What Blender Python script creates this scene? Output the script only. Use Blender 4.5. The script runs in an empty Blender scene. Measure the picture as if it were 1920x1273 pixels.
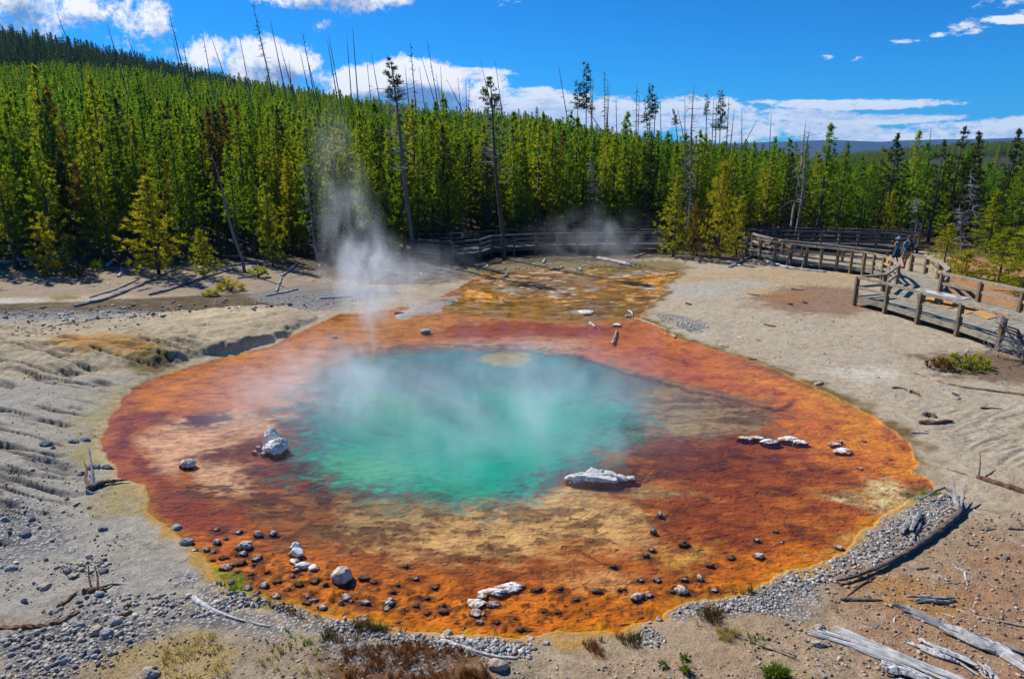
import bpy, math, random
import numpy as np
from mathutils import Vector, Matrix
random.seed(7)
RNG = np.random.default_rng(7)
SC = bpy.context.scene
COL = SC.collection

# ------------------------------------------------------------------ camera, sky, sun
CAM_H = 7.0
PITCH = math.radians(16.0)
FPX, CX, CY = 1280.0, 960.0, 636.5          # photo pixels (1920 x 1273)
SUN_EL = math.radians(43.0)
SUN_AZ = math.radians(-47.0)                # from +Y, negative = to the left
SUN_DIR = Vector((math.sin(SUN_AZ) * math.cos(SUN_EL), math.cos(SUN_AZ) * math.cos(SUN_EL), math.sin(SUN_EL)))

cam_d = bpy.data.cameras.new("camera")
cam_d.sensor_width = 36.0
cam_d.lens = 24.0
cam_d.clip_start = 0.1
cam_d.clip_end = 20000
cam = bpy.data.objects.new("camera", cam_d)
cam.location = (0, 0, CAM_H)
cam.rotation_euler = (math.pi / 2 - PITCH, 0, 0)
COL.objects.link(cam)
SC.camera = cam

SC.view_settings.view_transform = 'Standard'
SC.view_settings.look = 'None'
SC.view_settings.exposure = 0.45
SC.view_settings.gamma = 1.0
SC.cycles.use_denoising = True
SC.cycles.max_bounces = 6
SC.cycles.diffuse_bounces = 2
SC.cycles.glossy_bounces = 2
SC.cycles.transmission_bounces = 2
SC.cycles.volume_bounces = 3
SC.cycles.transparent_max_bounces = 12
SC.cycles.volume_step_rate = 1.0
SC.cycles.volume_max_steps = 96
SC.cycles.sample_clamp_indirect = 4.0

sun_d = bpy.data.lights.new("sun", 'SUN')
sun_d.energy = 5.0
sun_d.angle = math.radians(0.5)
sun_d.color = (1.0, 0.95, 0.87)
sun = bpy.data.objects.new("sun", sun_d)
sun.rotation_euler = SUN_DIR.to_track_quat('Z', 'Y').to_euler()
COL.objects.link(sun)


def raydir(px, py):
    x = (px - CX) / FPX
    y = -(py - CY) / FPX
    return Vector((x, math.cos(PITCH) + y * math.sin(PITCH), -math.sin(PITCH) + y * math.cos(PITCH)))


def G(px, py, z=0.0):
    d = raydir(px, py)
    t = (z - CAM_H) / d.z
    return Vector((d.x * t, d.y * t, z))


# ---- node helper
class NT:
    def __init__(s, tree):
        s.t = tree
        s.n = tree.nodes
        s.l = tree.links

    def node(s, typ, **kw):
        n = s.n.new(typ)
        for k, v in kw.items():
            setattr(n, k, v)
        return n

    def put(s, sock, v):
        if v is None:
            return
        if isinstance(v, bpy.types.NodeSocket):
            s.l.new(v, sock)
        else:
            if sock.type == 'RGBA' and hasattr(v, '__len__') and len(v) == 3:
                v = (*v, 1)
            sock.default_value = v

    def math(s, op, a, b=None, c=None, clamp=False):
        n = s.node('ShaderNodeMath', operation=op, use_clamp=clamp)
        s.put(n.inputs[0], a); s.put(n.inputs[1], b); s.put(n.inputs[2], c)
        return n.outputs[0]

    def vm(s, op, a, b=None, scale=None):
        n = s.node('ShaderNodeVectorMath', operation=op)
        s.put(n.inputs[0], a); s.put(n.inputs[1], b)
        if scale is not None:
            s.put(n.inputs['Scale'], scale)
        return n.outputs['Value'] if op in ('LENGTH', 'DOT_PRODUCT', 'DISTANCE') else n.outputs[0]

    def mix(s, f, a, b, blend='MIX'):
        n = s.node('ShaderNodeMix', data_type='RGBA', blend_type=blend)
        s.put(n.inputs[0], f); s.put(n.inputs[6], a); s.put(n.inputs[7], b)
        return n.outputs[2]

    def noise(s, vec, scale, detail=4, rough=0.55, dist=0.0, out=0):
        n = s.node('ShaderNodeTexNoise')
        s.put(n.inputs['Vector'], vec)
        s.put(n.inputs['Scale'], scale)
        n.inputs['Detail'].default_value = detail
        n.inputs['Roughness'].default_value = rough
        n.inputs['Distortion'].default_value = dist
        return n.outputs[out]

    def ramp(s, f, pts, interp='LINEAR'):
        n = s.node('ShaderNodeValToRGB')
        cr = n.color_ramp
        cr.interpolation = interp
        while len(cr.elements) < len(pts):
            cr.elements.new(0.5)
        for e, (p, c) in zip(cr.elements, pts):
            e.position = p
            e.color = (*c, 1) if hasattr(c, '__len__') else (c, c, c, 1)
        s.put(n.inputs[0], f)
        return n.outputs[0]

    def mr(s, v, a, b, c=0.0, d=1.0, smooth=False):
        n = s.node('ShaderNodeMapRange', interpolation_type='SMOOTHSTEP' if smooth else 'LINEAR')
        s.put(n.inputs[0], v); s.put(n.inputs[1], a); s.put(n.inputs[2], b); s.put(n.inputs[3], c); s.put(n.inputs[4], d)
        return n.outputs[0]


def lin(c):
    return tuple(((v / 255) / 12.92 if v / 255 <= 0.04045 else ((v / 255 + 0.055) / 1.055) ** 2.4) for v in c)


GAIN = 1.50


def alb(c, g=None):
    return tuple(min(0.85, v / (g or GAIN)) for v in lin(c))


# ------------------------------------------------------------------ world: Nishita sky with clouds
def build_world():
    w = bpy.data.worlds.new("World")
    SC.world = w
    w.use_nodes = True
    w.cycles.sampling_method = 'NONE'
    k = NT(w.node_tree)
    k.n.clear()
    sky = k.node('ShaderNodeTexSky', sky_type='NISHITA')
    sky.sun_disc = False
    sky.sun_elevation = SUN_EL
    sky.sun_rotation = SUN_AZ % (2 * math.pi)
    sky.altitude = 2300
    sky.air_density = 1.0
    sky.dust_density = 0.0
    sky.ozone_density = 2.5
    skyc = k.mix(1.0, sky.outputs[0], (0.07, 0.57, 1.06), 'MULTIPLY')
    tc = k.node('ShaderNodeTexCoord')
    sep = k.node('ShaderNodeSeparateXYZ')
    k.l.new(tc.outputs['Generated'], sep.inputs[0])
    ysafe = k.math('MAXIMUM', sep.outputs[1], 0.02)
    a = k.math('DIVIDE', sep.outputs[0], ysafe)
    e = k.math('DIVIDE', sep.outputs[2], ysafe)
    comb = k.node('ShaderNodeCombineXYZ')
    k.l.new(a, comb.inputs[0]); k.l.new(e, comb.inputs[1])
    P = comb.outputs[0]

    def blobs_group(name, blobs, nscale, stretch, amp, seed, det=6, fineamp=0.35):
        g = bpy.data.node_groups.new(name, 'ShaderNodeTree')
        g.interface.new_socket('P', in_out='INPUT', socket_type='NodeSocketVector')
        g.interface.new_socket('D', in_out='OUTPUT', socket_type='NodeSocketFloat')
        q = NT(g)
        gi = q.node('NodeGroupInput'); go = q.node('NodeGroupOutput')
        p = gi.outputs[0]
        sp = q.vm('ADD', q.vm('MULTIPLY', p, (stretch, 1, 1)), (seed, seed * 0.7, seed * 1.3))
        wv = q.vm('SUBTRACT', q.noise(sp, nscale * 0.35, 3, 0.5, out=1), (0.5, 0.5, 0.5))
        p2 = q.vm('ADD', p, q.vm('MULTIPLY', wv, (0.09 / stretch, 0.05, 0)))
        cur = None
        for (x0, y0, x1, y1) in blobs:
            d0 = raydir((x0 + x1) / 2, (y0 + y1) / 2)
            dl = raydir(x0, (y0 + y1) / 2); dt = raydir((x0 + x1) / 2, y0)
            cx, cy = d0.x / d0.y, d0.z / d0.y
            rx = abs(dl.x / dl.y - cx); ry = abs(dt.z / dt.y - cy)
            v = q.vm('MULTIPLY', q.vm('SUBTRACT', p2, (cx, cy, 0)), (1 / rx, 1 / ry, 0))
            s_ = q.math('SUBTRACT', 1.0, q.vm('LENGTH', v))
            if x1 - x0 < 130: s_ = q.math('MULTIPLY', s_, 0.22)
            cur = s_ if cur is None else q.math('MAXIMUM', cur, s_)
        n = q.math('SUBTRACT', q.noise(sp, nscale, det, 0.66, 0.35), 0.5)
        n = q.math('ADD', n, q.math('MULTIPLY', q.math('SUBTRACT', q.noise(sp, nscale * 12.0, 4, 0.65), 0.5), fineamp))
        b = q.math('MINIMUM', cur, 0.42)
        D = q.math('ADD', b, q.math('MULTIPLY', n, amp))
        q.l.new(D, go.inputs[0])
        return g

    def use(g, vec):
        n = k.node('ShaderNodeGroup'); n.node_tree = g
        k.l.new(vec, n.inputs[0])
        return n.outputs[0]

    cumulus = [(-160, -60, 230, 105), (60, -30, 260, 60), (200, -20, 330, 90), (-60, 50, 160, 95), (190, 55, 290, 95),
               (330, 48, 560, 150), (320, 70, 440, 130), (450, 70, 610, 170), (290, 110, 700, 190),
               (460, -60, 700, 28), (560, -70, 800, 38), (640, -50, 800, 30), (560, 32, 625, 60),
               (590, 115, 900, 200), (560, 120, 760, 210), (760, 125, 960, 200), (700, 150, 950, 230)]
    strat = [(820, 118, 1000, 150), (900, 155, 1080, 185), (860, 165, 1200, 230), (1000, 170, 1180, 250), (1080, 175, 1300, 260),
             (1200, 168, 1480, 260), (1380, 175, 1860, 200), (1350, 190, 1680, 262), (1500, 205, 1830, 232), (1450, 225, 1720, 275),
             (1740, 215, 2100, 262), (1680, 222, 1840, 255), (1560, 85, 1612, 94), (1622, 93, 1660, 102), (1700, 62, 1750, 72),
             (1800, 30, 1860, 52), (1850, 20, 1980, 40), (1870, -20, 1990, 14), (1775, 50, 1795, 58), (1640, 90, 1655, 96),
             (1710, 94, 1725, 101), (700, 94, 735, 100), (760, 96, 780, 101), (930, -14, 990, 10), (1250, 205, 1500, 275), (900, 200, 1200, 260), (1480, 232, 2050, 272)]
    gc = blobs_group('cumulus_field', cumulus, 11.0, 1.0, 1.7, 3.1)
    gs = blobs_group('stratus_field', strat, 10.0, 0.38, 1.1, 8.4, 6, 1.1)
    gcu = blobs_group('cumulus_above', cumulus, 11.0, 1.0, 1.7, 3.1, 3)
    gsu = blobs_group('stratus_above', strat, 10.0, 0.38, 1.1, 8.4, 3, 1.1)
    D1 = use(gc, P)
    D1u = use(gcu, k.vm('ADD', P, (-0.010, 0.034, 0)))
    D2 = use(gs, P)
    D2u = use(gsu, k.vm('ADD', P, (-0.008, 0.014, 0)))
    a1 = k.mr(D1, 0.06, 0.44, smooth=True)
    a2 = k.mr(D2, 0.02, 0.38, smooth=True)
    # thick parts block the sun from above: shaded blue-grey bodies with white rims
    sh1 = k.mr(D1u, 0.02, 0.60, 1.0, 0.0, smooth=True)
    sh2 = k.mr(D2u, 0.10, 0.75, 1.0, 0.15, smooth=True)
    c1 = k.mix(sh1, (0.15, 0.29, 0.56), (0.93, 0.94, 0.97))
    c2 = k.mix(sh2, (0.42, 0.55, 0.76), (0.86, 0.89, 0.94))
    front = k.mr(sep.outputs[1], 0.15, 0.35)
    a1 = k.math('MULTIPLY', a1, front); a2 = k.math('MULTIPLY', k.math('MULTIPLY', a2, front), 0.93)
    STR = 0.085
    s1 = k.mix(a2, skyc, k.vm('SCALE', c2, scale=0.80 / STR))
    s2 = k.mix(a1, s1, k.vm('SCALE', c1, scale=0.80 / STR))
    bg = k.node('ShaderNodeBackground')
    k.l.new(s2, bg.inputs[0])
    bg.inputs[1].default_value = STR
    bg0 = k.node('ShaderNodeBackground')
    k.l.new(skyc, bg0.inputs[0])
    bg0.inputs[1].default_value = STR
    # the belt of sky that holds clouds
    belt = k.math('MULTIPLY', k.math('MULTIPLY', k.math('GREATER_THAN', sep.outputs[1], 0.15), k.math('LESS_THAN', e, 0.42)), k.math('GREATER_THAN', e, -0.05))
    ms = k.node('ShaderNodeMixShader')
    k.l.new(belt, ms.inputs[0]); k.l.new(bg0.outputs[0], ms.inputs[1]); k.l.new(bg.outputs[0], ms.inputs[2])
    out = k.node('ShaderNodeOutputWorld')
    k.l.new(ms.outputs[0], out.inputs[0])


build_world()


# ------------------------------------------------------------------ numeric helpers
def _hash(ix, iy, seed):
    h = (ix.astype(np.int64) * 374761393 + iy.astype(np.int64) * 668265263 + seed * 1442695041) & 0xffffffff
    h = ((h ^ (h >> 13)) * 1274126177) & 0xffffffff
    h = (h ^ (h >> 16)) & 0xffffff
    return h.astype(np.float64) / 0xffffff


def vnoise(x, y, seed=0):
    x = np.asarray(x, float); y = np.asarray(y, float)
    ix = np.floor(x); iy = np.floor(y)
    fx = x - ix; fy = y - iy
    fx = fx * fx * (3 - 2 * fx); fy = fy * fy * (3 - 2 * fy)
    a = _hash(ix, iy, seed); b = _hash(ix + 1, iy, seed); c = _hash(ix, iy + 1, seed); d = _hash(ix + 1, iy + 1, seed)
    return a + (b - a) * fx + (c - a) * fy + (a - b - c + d) * fx * fy


def fbm(x, y, octv=4, seed=0, gain=0.5):
    s = 0; a = 1.0; t = 0
    x = np.asarray(x, float); y = np.asarray(y, float)
    for o in range(octv):
        s = s + a * vnoise(x, y, seed + o * 17); t += a; a *= gain
        x, y = x * 1.62 + y * 1.21 + 5.3, y * 1.62 - x * 1.21 + 1.7
    return s / t


def sstep(a, b, x):
    t = np.clip((x - a) / (b - a), 0, 1)
    return t * t * (3 - 2 * t)


def poly_sdf(x, y, poly):
    """signed distance, negative inside"""
    n = len(poly)
    d2 = np.full(x.shape, 1e18)
    ins = np.zeros(x.shape, bool)
    for i in range(n):
        ax, ay = poly[i]; bx, by = poly[(i + 1) % n]
        ex, ey = bx - ax, by - ay
        L = ex * ex + ey * ey + 1e-12
        t = np.clip(((x - ax) * ex + (y - ay) * ey) / L, 0, 1)
        dx = x - ax - t * ex; dy = y - ay - t * ey
        d2 = np.minimum(d2, dx * dx + dy * dy)
        if ay != by:
            c = ((ay > y) != (by > y)) & (x < (bx - ax) * (y - ay) / (by - ay) + ax)
            ins ^= c
    d = np.sqrt(d2)
    return np.where(ins, -d, d)


def line_dist(x, y, pts):
    d2 = np.full(x.shape, 1e18)
    for (ax, ay), (bx, by) in zip(pts[:-1], pts[1:]):
        ex, ey = bx - ax, by - ay
        L = ex * ex + ey * ey + 1e-12
        t = np.clip(((x - ax) * ex + (y - ay) * ey) / L, 0, 1)
        d2 = np.minimum(d2, (x - ax - t * ex) ** 2 + (y - ay - t * ey) ** 2)
    return np.sqrt(d2)


def gp(pts, z=0.0):
    return [(G(a, b, z).x, G(a, b, z).y) for a, b in pts]


# ------------------------------------------------------------------ plan of the spring (surveyed outlines)
POOL = gp([(200, 800), (195, 830), (207, 870), (225, 896), (272, 912), (283, 960), (330, 992), (368, 1040), (405, 1082), (450, 1108),
           (520, 1127), (600, 1146), (680, 1166), (760, 1184), (850, 1188), (920, 1197), (978, 1203), (1030, 1186), (1110, 1178),
           (1165, 1180), (1200, 1164), (1280, 1136), (1340, 1126), (1400, 1103), (1450, 1082), (1530, 1058), (1580, 1038), (1605, 1008),
           (1660, 970), (1700, 942), (1752, 917), (1742, 900), (1705, 885), (1724, 868), (1700, 830), (1650, 790), (1605, 766),
           (1560, 742), (1530, 725), (1480, 706), (1420, 682), (1350, 660), (1290, 641), (1250, 625), (1203, 598), (1218, 570), (1245, 548),
           (1240, 535), (1275, 512), (1200, 503), (1100, 503), (1000, 507), (900, 515), (862, 540), (830, 556), (760, 575), (690, 588), (640, 590), (600, 606),
           (560, 622), (530, 640), (480, 657), (430, 668), (350, 692), (295, 709), (262, 722), (232, 748), (216, 778)])
DEEP = gp([(605, 860), (570, 815), (600, 760), (650, 700), (720, 672), (850, 655), (920, 662), (1000, 672), (1090, 672), (1140, 700),
           (1180, 735), (1180, 770), (1150, 815), (1130, 860), (1060, 885), (1000, 900), (940, 922), (880, 938), (800, 925), (700, 905), (640, 895)])
MOUND = gp([(-500, 600), (0, 596), (200, 592), (400, 585), (560, 588), (600, 598), (562, 618), (530, 635), (480, 652), (430, 663), (350, 686),
            (300, 700), (200, 712), (100, 730), (-100, 740), (-500, 760)])
GX0, GX1, GY0, GY1, GS = -34.0, 34.0, 4.0, 60.0, 0.1
_gx = np.arange(GX0, GX1, GS); _gy = np.arange(GY0, GY1, GS)
_X, _Y = np.meshgrid(_gx, _gy)


class Field:
    def __init__(s, poly):
        s.a = poly_sdf(_X, _Y, poly)

    def __call__(s, x, y):
        x = np.asarray(x, float); y = np.asarray(y, float)
        u = np.clip((x - GX0) / GS, 0, s.a.shape[1] - 1.001); v = np.clip((y - GY0) / GS, 0, s.a.shape[0] - 1.001)
        i = u.astype(int); j = v.astype(int); fu = u - i; fv = v - j
        A = s.a
        r = (A[j, i] * (1 - fu) + A[j, i + 1] * fu) * (1 - fv) + (A[j + 1, i] * (1 - fu) + A[j + 1, i + 1] * fu) * fv
        ox = np.maximum(np.maximum(GX0 - x, x - GX1), 0); oy = np.maximum(np.maximum(GY0 - y, y - GY1), 0)
        return r + np.hypot(ox, oy)


f_pool = Field(POOL)
f_pool.a += 0.42 * (fbm(_X * 1.1, _Y * 1.1, 5, 71, 0.6) - 0.5) + 0.12 * (fbm(_X * 4.5, _Y * 4.5, 3, 72) - 0.5)
f_deep = Field(DEEP); f_mound = Field(MOUND)
WASH_Y = G(960, 604).y


def tan_tab(tab):
    A = []
    for px, py in tab:
        d = raydir(px, py)
        A.append((math.atan2(d.x, d.y), d.z / math.hypot(d.x, d.y)))
    A.sort()
    return np.array([a for a, _ in A]), np.array([b for _, b in A])


RIDGE = tan_tab([(-500, 120), (0, 108), (130, 104), (260, 122), (400, 140), (520, 148), (640, 165), (800, 192), (1000, 208), (1200, 246), (1380, 268),
                 (1480, 285), (1560, 298), (1700, 304), (1900, 308), (2300, 308)])
RIDGE2 = tan_tab([(-500, 0), (0, 52), (130, 78), (240, 104), (410, 140), (600, 185), (800, 230), (1000, 290), (2300, 300)])
RIDGE3 = tan_tab([(1300, 330), (1500, 312), (1600, 290), (1700, 280), (1800, 273), (1920, 268), (2300, 262)])
R1, R2, R3 = 150.0, 400.0, 700.0


def tree_h(az):
    return np.interp(az, [-0.7, -0.3, 0.0, 0.35, 0.7], [7.6, 7.6, 7.5, 6.7, 5.8])


def HILL(x, y):
    r = np.hypot(x, y); az = np.arctan2(x, y)
    th = tree_h(az)
    h1 = R1 * np.interp(az, *RIDGE) + CAM_H - th * 0.74
    h1 = np.maximum(h1, -2.5)
    h2 = R2 * np.interp(az, *RIDGE2) + CAM_H - 9
    h3 = R3 * np.interp(az, *RIDGE3) + CAM_H - 7
    low = np.minimum(h1 - 6, -14)
    a = h1 * np.clip((r - 47) / (R1 - 47), 0, 1) ** 0.9
    t12 = sstep(R1, 260, r)
    b = h1 * (1 - t12) + np.maximum(np.minimum(h1 - 8, h2 - 15), -30) * t12
    t2 = sstep(250, R2, r)
    c = b * (1 - t2) + np.maximum(h2, -30) * t2
    t3 = sstep(R2 + 40, R3 - 90, r)
    d = c * (1 - t3) + np.maximum(h3, -32) * t3
    t4 = sstep(R3 + 60, 1400, r)
    e = d * (1 - t4) + (-45) * t4
    return np.where(r < R1, a, np.where(r < 250, b, np.where(r < R2 + 40, c, np.where(r < R3 + 60, d, e))))


LUMPS = None


def H(x, y, fine=True):
    x = np.asarray(x, float); y = np.asarray(y, float)
    d = f_pool(x, y)
    wash = sstep(WASH_Y - 0.5, WASH_Y + 4.0, y)
    # banks
    out = np.maximum(d, 0)
    left = sstep(-3.0, -9.0, x)
    h = 0.012 + (0.035 + 0.02 * left) * (1 - np.exp(-out / 0.35)) + 0.09 * (1 - np.exp(-out / 6.0))
    h = h + 0.03 * np.clip(9.0 - y, 0, 6)
    m = -f_mound(x, y) + 0.4 * (fbm(x * 1.2, y * 1.2, 4, 5) - 0.5) + 0.35 * (fbm(x * 4.5, y * 4.5, 3, 6) - 0.5)
    wid = 0.22 + 2.5 * sstep(-9.5, -15, x)
    mh = (0.34 + 0.2 * (fbm(x * 1.5, y * 1.5, 3, 8) - 0.5)) * sstep(0.0, 1.0, m / wid) * sstep(-7.2, -10.0, x)
    h = h + mh + 0.10 * left * sstep(0, 3, m)
    # left bank: rises away from the water, with rills running down to it
    lb = sstep(-8.5, -11, x) * sstep(24, 21, y) * sstep(9, 11, y)
    h = h + 0.30 * lb * (1 - np.exp(-out / 2.5))
    # inside
    inn = np.maximum(-d, 0)
    bed = -0.006 - 0.035 * (1 - np.exp(-inn / 1.0)) - 0.05 * sstep(1.0, 3.0, inn)
    bed = bed * (1 - 0.93 * wash)
    dd = np.maximum(-f_deep(x, y) + 0.5 * (fbm(x * 0.9, y * 0.9, 4, 31) - 0.5), 0)
    bed = bed - 0.55 * sstep(0, 3.6, dd)
    if fine:
        h = h + (0.07 * (fbm(x * 0.7, y * 0.7, 4, 11) - 0.5) + 0.03 * (fbm(x * 6, y * 6, 3, 12) - 0.5)) * sstep(0, 1.0, out)
        ang = y + 0.25 * x
        rill = fbm(ang * 2.6 + 0.8 * fbm(x * 0.6, y * 0.6, 2, 3), x * 0.32, 3, 21)
        rill = 1 - np.abs(rill - 0.5) * 9
        h = h - 0.19 * sstep(0.34, 0.50, fbm(x * 0.5, y * 0.8, 3, 23)) * np.clip(rill, 0, 1) * sstep(-8.3, -10, x) * sstep(25.5, 22.5, y) * sstep(0.25, 1.0, out)
        rr = fbm((y - 0.5 * x) * 3.2, x * 0.5, 3, 77)
        h = h - 0.05 * sstep(0.45, 0.6, fbm(x * 0.6, y * 0.6, 3, 24)) * np.clip(1 - np.abs(rr - 0.5) * 8, 0, 1) * sstep(10.2, 11.2, x) * sstep(18.5, 16.5, y) * sstep(13.2, 14.2, y)
        h = h + 0.03 * (fbm(x * 3.1, y * 3.1, 3, 41) - 0.5) * (0.25 + sstep(12.5, 9, y)) * sstep(0, 0.5, out)
        bed = bed + (0.035 * (fbm(x * 1.8, y * 3.0, 4, 51) - 0.5)) * sstep(0.2, 1.0, inn) * (1 - 0.3 * wash)
        bed = bed + wash * 0.05 * (fbm(x * 1.6, y * 2.2, 4, 61) - 0.52)
    r = np.where(d > 0, h, bed)
    return r + HILL(x, y) * sstep(44, 50, np.hypot(x, y))


def Hs(x, y):
    return float(H(np.array([x]), np.array([y]))[0])


def T(px, py, lift=0.0):
    """the point of the terrain seen at a surveyed direction"""
    z = 0.0
    p = G(px, py, z)
    for _ in range(12):
        z = 0.5 * z + 0.5 * max(Hs(p.x, p.y), 0.0)
        p = G(px, py, z)
    p.z += lift
    return p


def depth(p):
    return p.y * math.cos(PITCH) - (p.z - CAM_H) * math.sin(PITCH)


# ------------------------------------------------------------------ object helpers
def mesh(name, v, f, smooth=False):
    me = bpy.data.meshes.new(name)
    me.from_pydata([tuple(a) for a in v], [], [tuple(a) for a in f])
    if smooth:
        me.polygons.foreach_set('use_smooth', np.ones(len(me.polygons), bool))
    me.update()
    return me


def big_mesh(name, v, f, smooth=False):
    """v (n,3) f (m,k) numpy, k = 3 or 4"""
    me = bpy.data.meshes.new(name)
    v = np.asarray(v, np.float32); f = np.asarray(f, np.int32)
    n, m, kk = len(v), len(f), f.shape[1]
    me.vertices.add(n); me.vertices.foreach_set('co', v.ravel())
    me.loops.add(m * kk); me.loops.foreach_set('vertex_index', f.ravel())
    me.polygons.add(m)
    me.polygons.foreach_set('loop_start', np.arange(0, m * kk, kk, dtype=np.int32))
    me.polygons.foreach_set('loop_total', np.full(m, kk, np.int32))
    if smooth:
        me.polygons.foreach_set('use_smooth', np.ones(m, bool))
    me.update(calc_edges=True)
    return me


def obj(name, me, mat=None, parent=None):
    o = bpy.data.objects.new(name, me)
    COL.objects.link(o)
    if mat is not None and me is not None and len(me.materials) == 0:
        for m in (mat if isinstance(mat, (list, tuple)) else [mat]):
            me.materials.append(m)
    if parent is not None:
        o.parent = parent
    return o


def tag(o, label=None, cat=None, group=None, kind=None):
    if label: o['label'] = label
    if cat: o['category'] = cat
    if group: o['group'] = group
    if kind: o['kind'] = kind
    return o


def thing(name, label, cat, loc=(0, 0, 0), rotz=0.0, group=None):
    o = bpy.data.objects.new(name, None)
    o.empty_display_size = 0.2
    COL.objects.link(o)
    o.location = loc
    o.rotation_euler = (0, 0, rotz)
    return tag(o, label, cat, group)


class MB:
    def __init__(s):
        s.v = []; s.f = []

    def box(s, c, size, rot=None):
        b = len(s.v)
        for i in (-1, 1):
            for j in (-1, 1):
                for k_ in (-1, 1):
                    p = Vector((i * size[0] / 2, j * size[1] / 2, k_ * size[2] / 2))
                    if rot is not None: p = rot @ p
                    s.v.append(p + Vector(c))
        for q in ((0, 1, 3, 2), (4, 6, 7, 5), (0, 4, 5, 1), (2, 3, 7, 6), (0, 2, 6, 4), (1, 5, 7, 3)):
            s.f.append([b + i for i in q])

    def beam(s, a, b_, w, h, roll=0.0):
        a = Vector(a); b_ = Vector(b_)
        d = b_ - a
        q = d.to_track_quat('X', 'Z').to_matrix()
        if roll: q = q @ Matrix.Rotation(roll, 3, 'X')
        s.box((a + b_) / 2, (d.length, w, h), q)

    def tube(s, pts, rad, n=7, rough=0.0, seed=0, cap=True):
        rnd = random.Random(seed)
        pts = [Vector(p) for p in pts]
        base = len(s.v)
        up = Vector((0, 0, 1))
        for i, p in enumerate(pts):
            t = (pts[min(i + 1, len(pts) - 1)] - pts[max(i - 1, 0)]).normalized()
            a = t.cross(up)
            if a.length < 0.05: a = t.cross(Vector((1, 0, 0)))
            a.normalize(); b_ = t.cross(a)
            r = rad[i] if hasattr(rad, '__len__') else rad
            for k_ in range(n):
                an = 2 * math.pi * k_ / n
                rr = r * (1 + rough * (rnd.random() - 0.5))
                s.v.append(p + (a * math.cos(an) + b_ * math.sin(an)) * rr)
        for i in range(len(pts) - 1):
            for k_ in range(n):
                s.f.append([base + i * n + k_, base + i * n + (k_ + 1) % n, base + (i + 1) * n + (k_ + 1) % n, base + (i + 1) * n + k_])
        if cap:
            s.f.append([base + k_ for k_ in range(n)][::-1])
            e = base + (len(pts) - 1) * n
            s.f.append([e + k_ for k_ in range(n)])

    def build(s, name, mat, parent=None, smooth=False):
        return obj(name, mesh(name, s.v, s.f, smooth), mat, parent)


# ------------------------------------------------------------------ materials
def new_mat(name):
    m = bpy.data.materials.new(name)
    m.use_nodes = True
    k = NT(m.node_tree)
    k.n.clear()
    out = k.node('ShaderNodeOutputMaterial')
    return m, k, out


def principled(k, out, col, rough=0.85, bump=None, bstr=0.3, bdist=0.01, spec=0.3, disp=None):
    b = k.node('ShaderNodeBsdfPrincipled')
    k.put(b.inputs['Base Color'], col)
    k.put(b.inputs['Roughness'], rough)
    b.inputs['Specular IOR Level'].default_value = spec
    if bump is not None:
        bn = k.node('ShaderNodeBump')
        bn.inputs['Strength'].default_value = bstr
        bn.inputs['Distance'].default_value = bdist
        k.l.new(bump, bn.inputs['Height'])
        k.l.new(bn.outputs[0], b.inputs['Normal'])
    k.l.new(b.outputs[0], out.inputs[0])
    return b


def wood_mat(name, c1, c2, grain=(1, 1, 1), scale=9.0, rough=0.85, bstr=0.6):
    m, k, out = new_mat(name)
    tc = k.node('ShaderNodeTexCoord')
    v = k.vm('MULTIPLY', tc.outputs['Object'], grain)
    n = k.noise(v, scale, 5, 0.65, 0.4)
    n2 = k.noise(tc.outputs['Object'], 1.7, 3, 0.5)
    oi = k.node('ShaderNodeObjectInfo')
    c = k.mix(k.mr(n, 0.36, 0.64), c1, c2)
    c = k.mix(k.mr(n2, 0.35, 0.7, 0, 0.45), c, tuple(x * 0.55 for x in c1))
    c = k.mix(k.math('MULTIPLY', oi.outputs['Random'], 0.35), c, c2)
    principled(k, out, c, rough, n, bstr, 0.012)
    return m


def rock_mat(name, top, side, wet=None, speck=(0.1, 0.1, 0.1), scale=9.0):
    """mineral crust: pale upper faces, darker stain low down near the waterline"""
    m, k, out = new_mat(name)
    tc = k.node('ShaderNodeTexCoord')
    geo = k.node('ShaderNodeNewGeometry')
    n = k.noise(tc.outputs['Object'], scale, 6, 0.65)
    n2 = k.noise(tc.outputs['Object'], scale * 4, 4, 0.6)
    oi = k.node('ShaderNodeObjectInfo')
    c = k.mix(k.mr(n, 0.38, 0.62), side, top)
    c = k.mix(k.mr(n2, 0.56, 0.7, 0, 0.7), c, speck)
    c = k.mix(k.math('MULTIPLY', oi.outputs['Random'], 0.3), c, side)
    if wet is not None:
        sp = k.node('ShaderNodeSeparateXYZ')
        k.l.new(geo.outputs['Position'], sp.inputs[0])
        wz = k.math('ADD', sp.outputs[2], k.math('MULTIPLY', k.math('SUBTRACT', n, 0.5), 0.22))
        c = k.mix(k.mr(wz, 0.012, 0.05, 1, 0), c, wet)
    principled(k, out, c, 0.9, k.math('ADD', n, k.math('MULTIPLY', n2, 0.4)), 0.9, 0.03)
    return m


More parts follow.
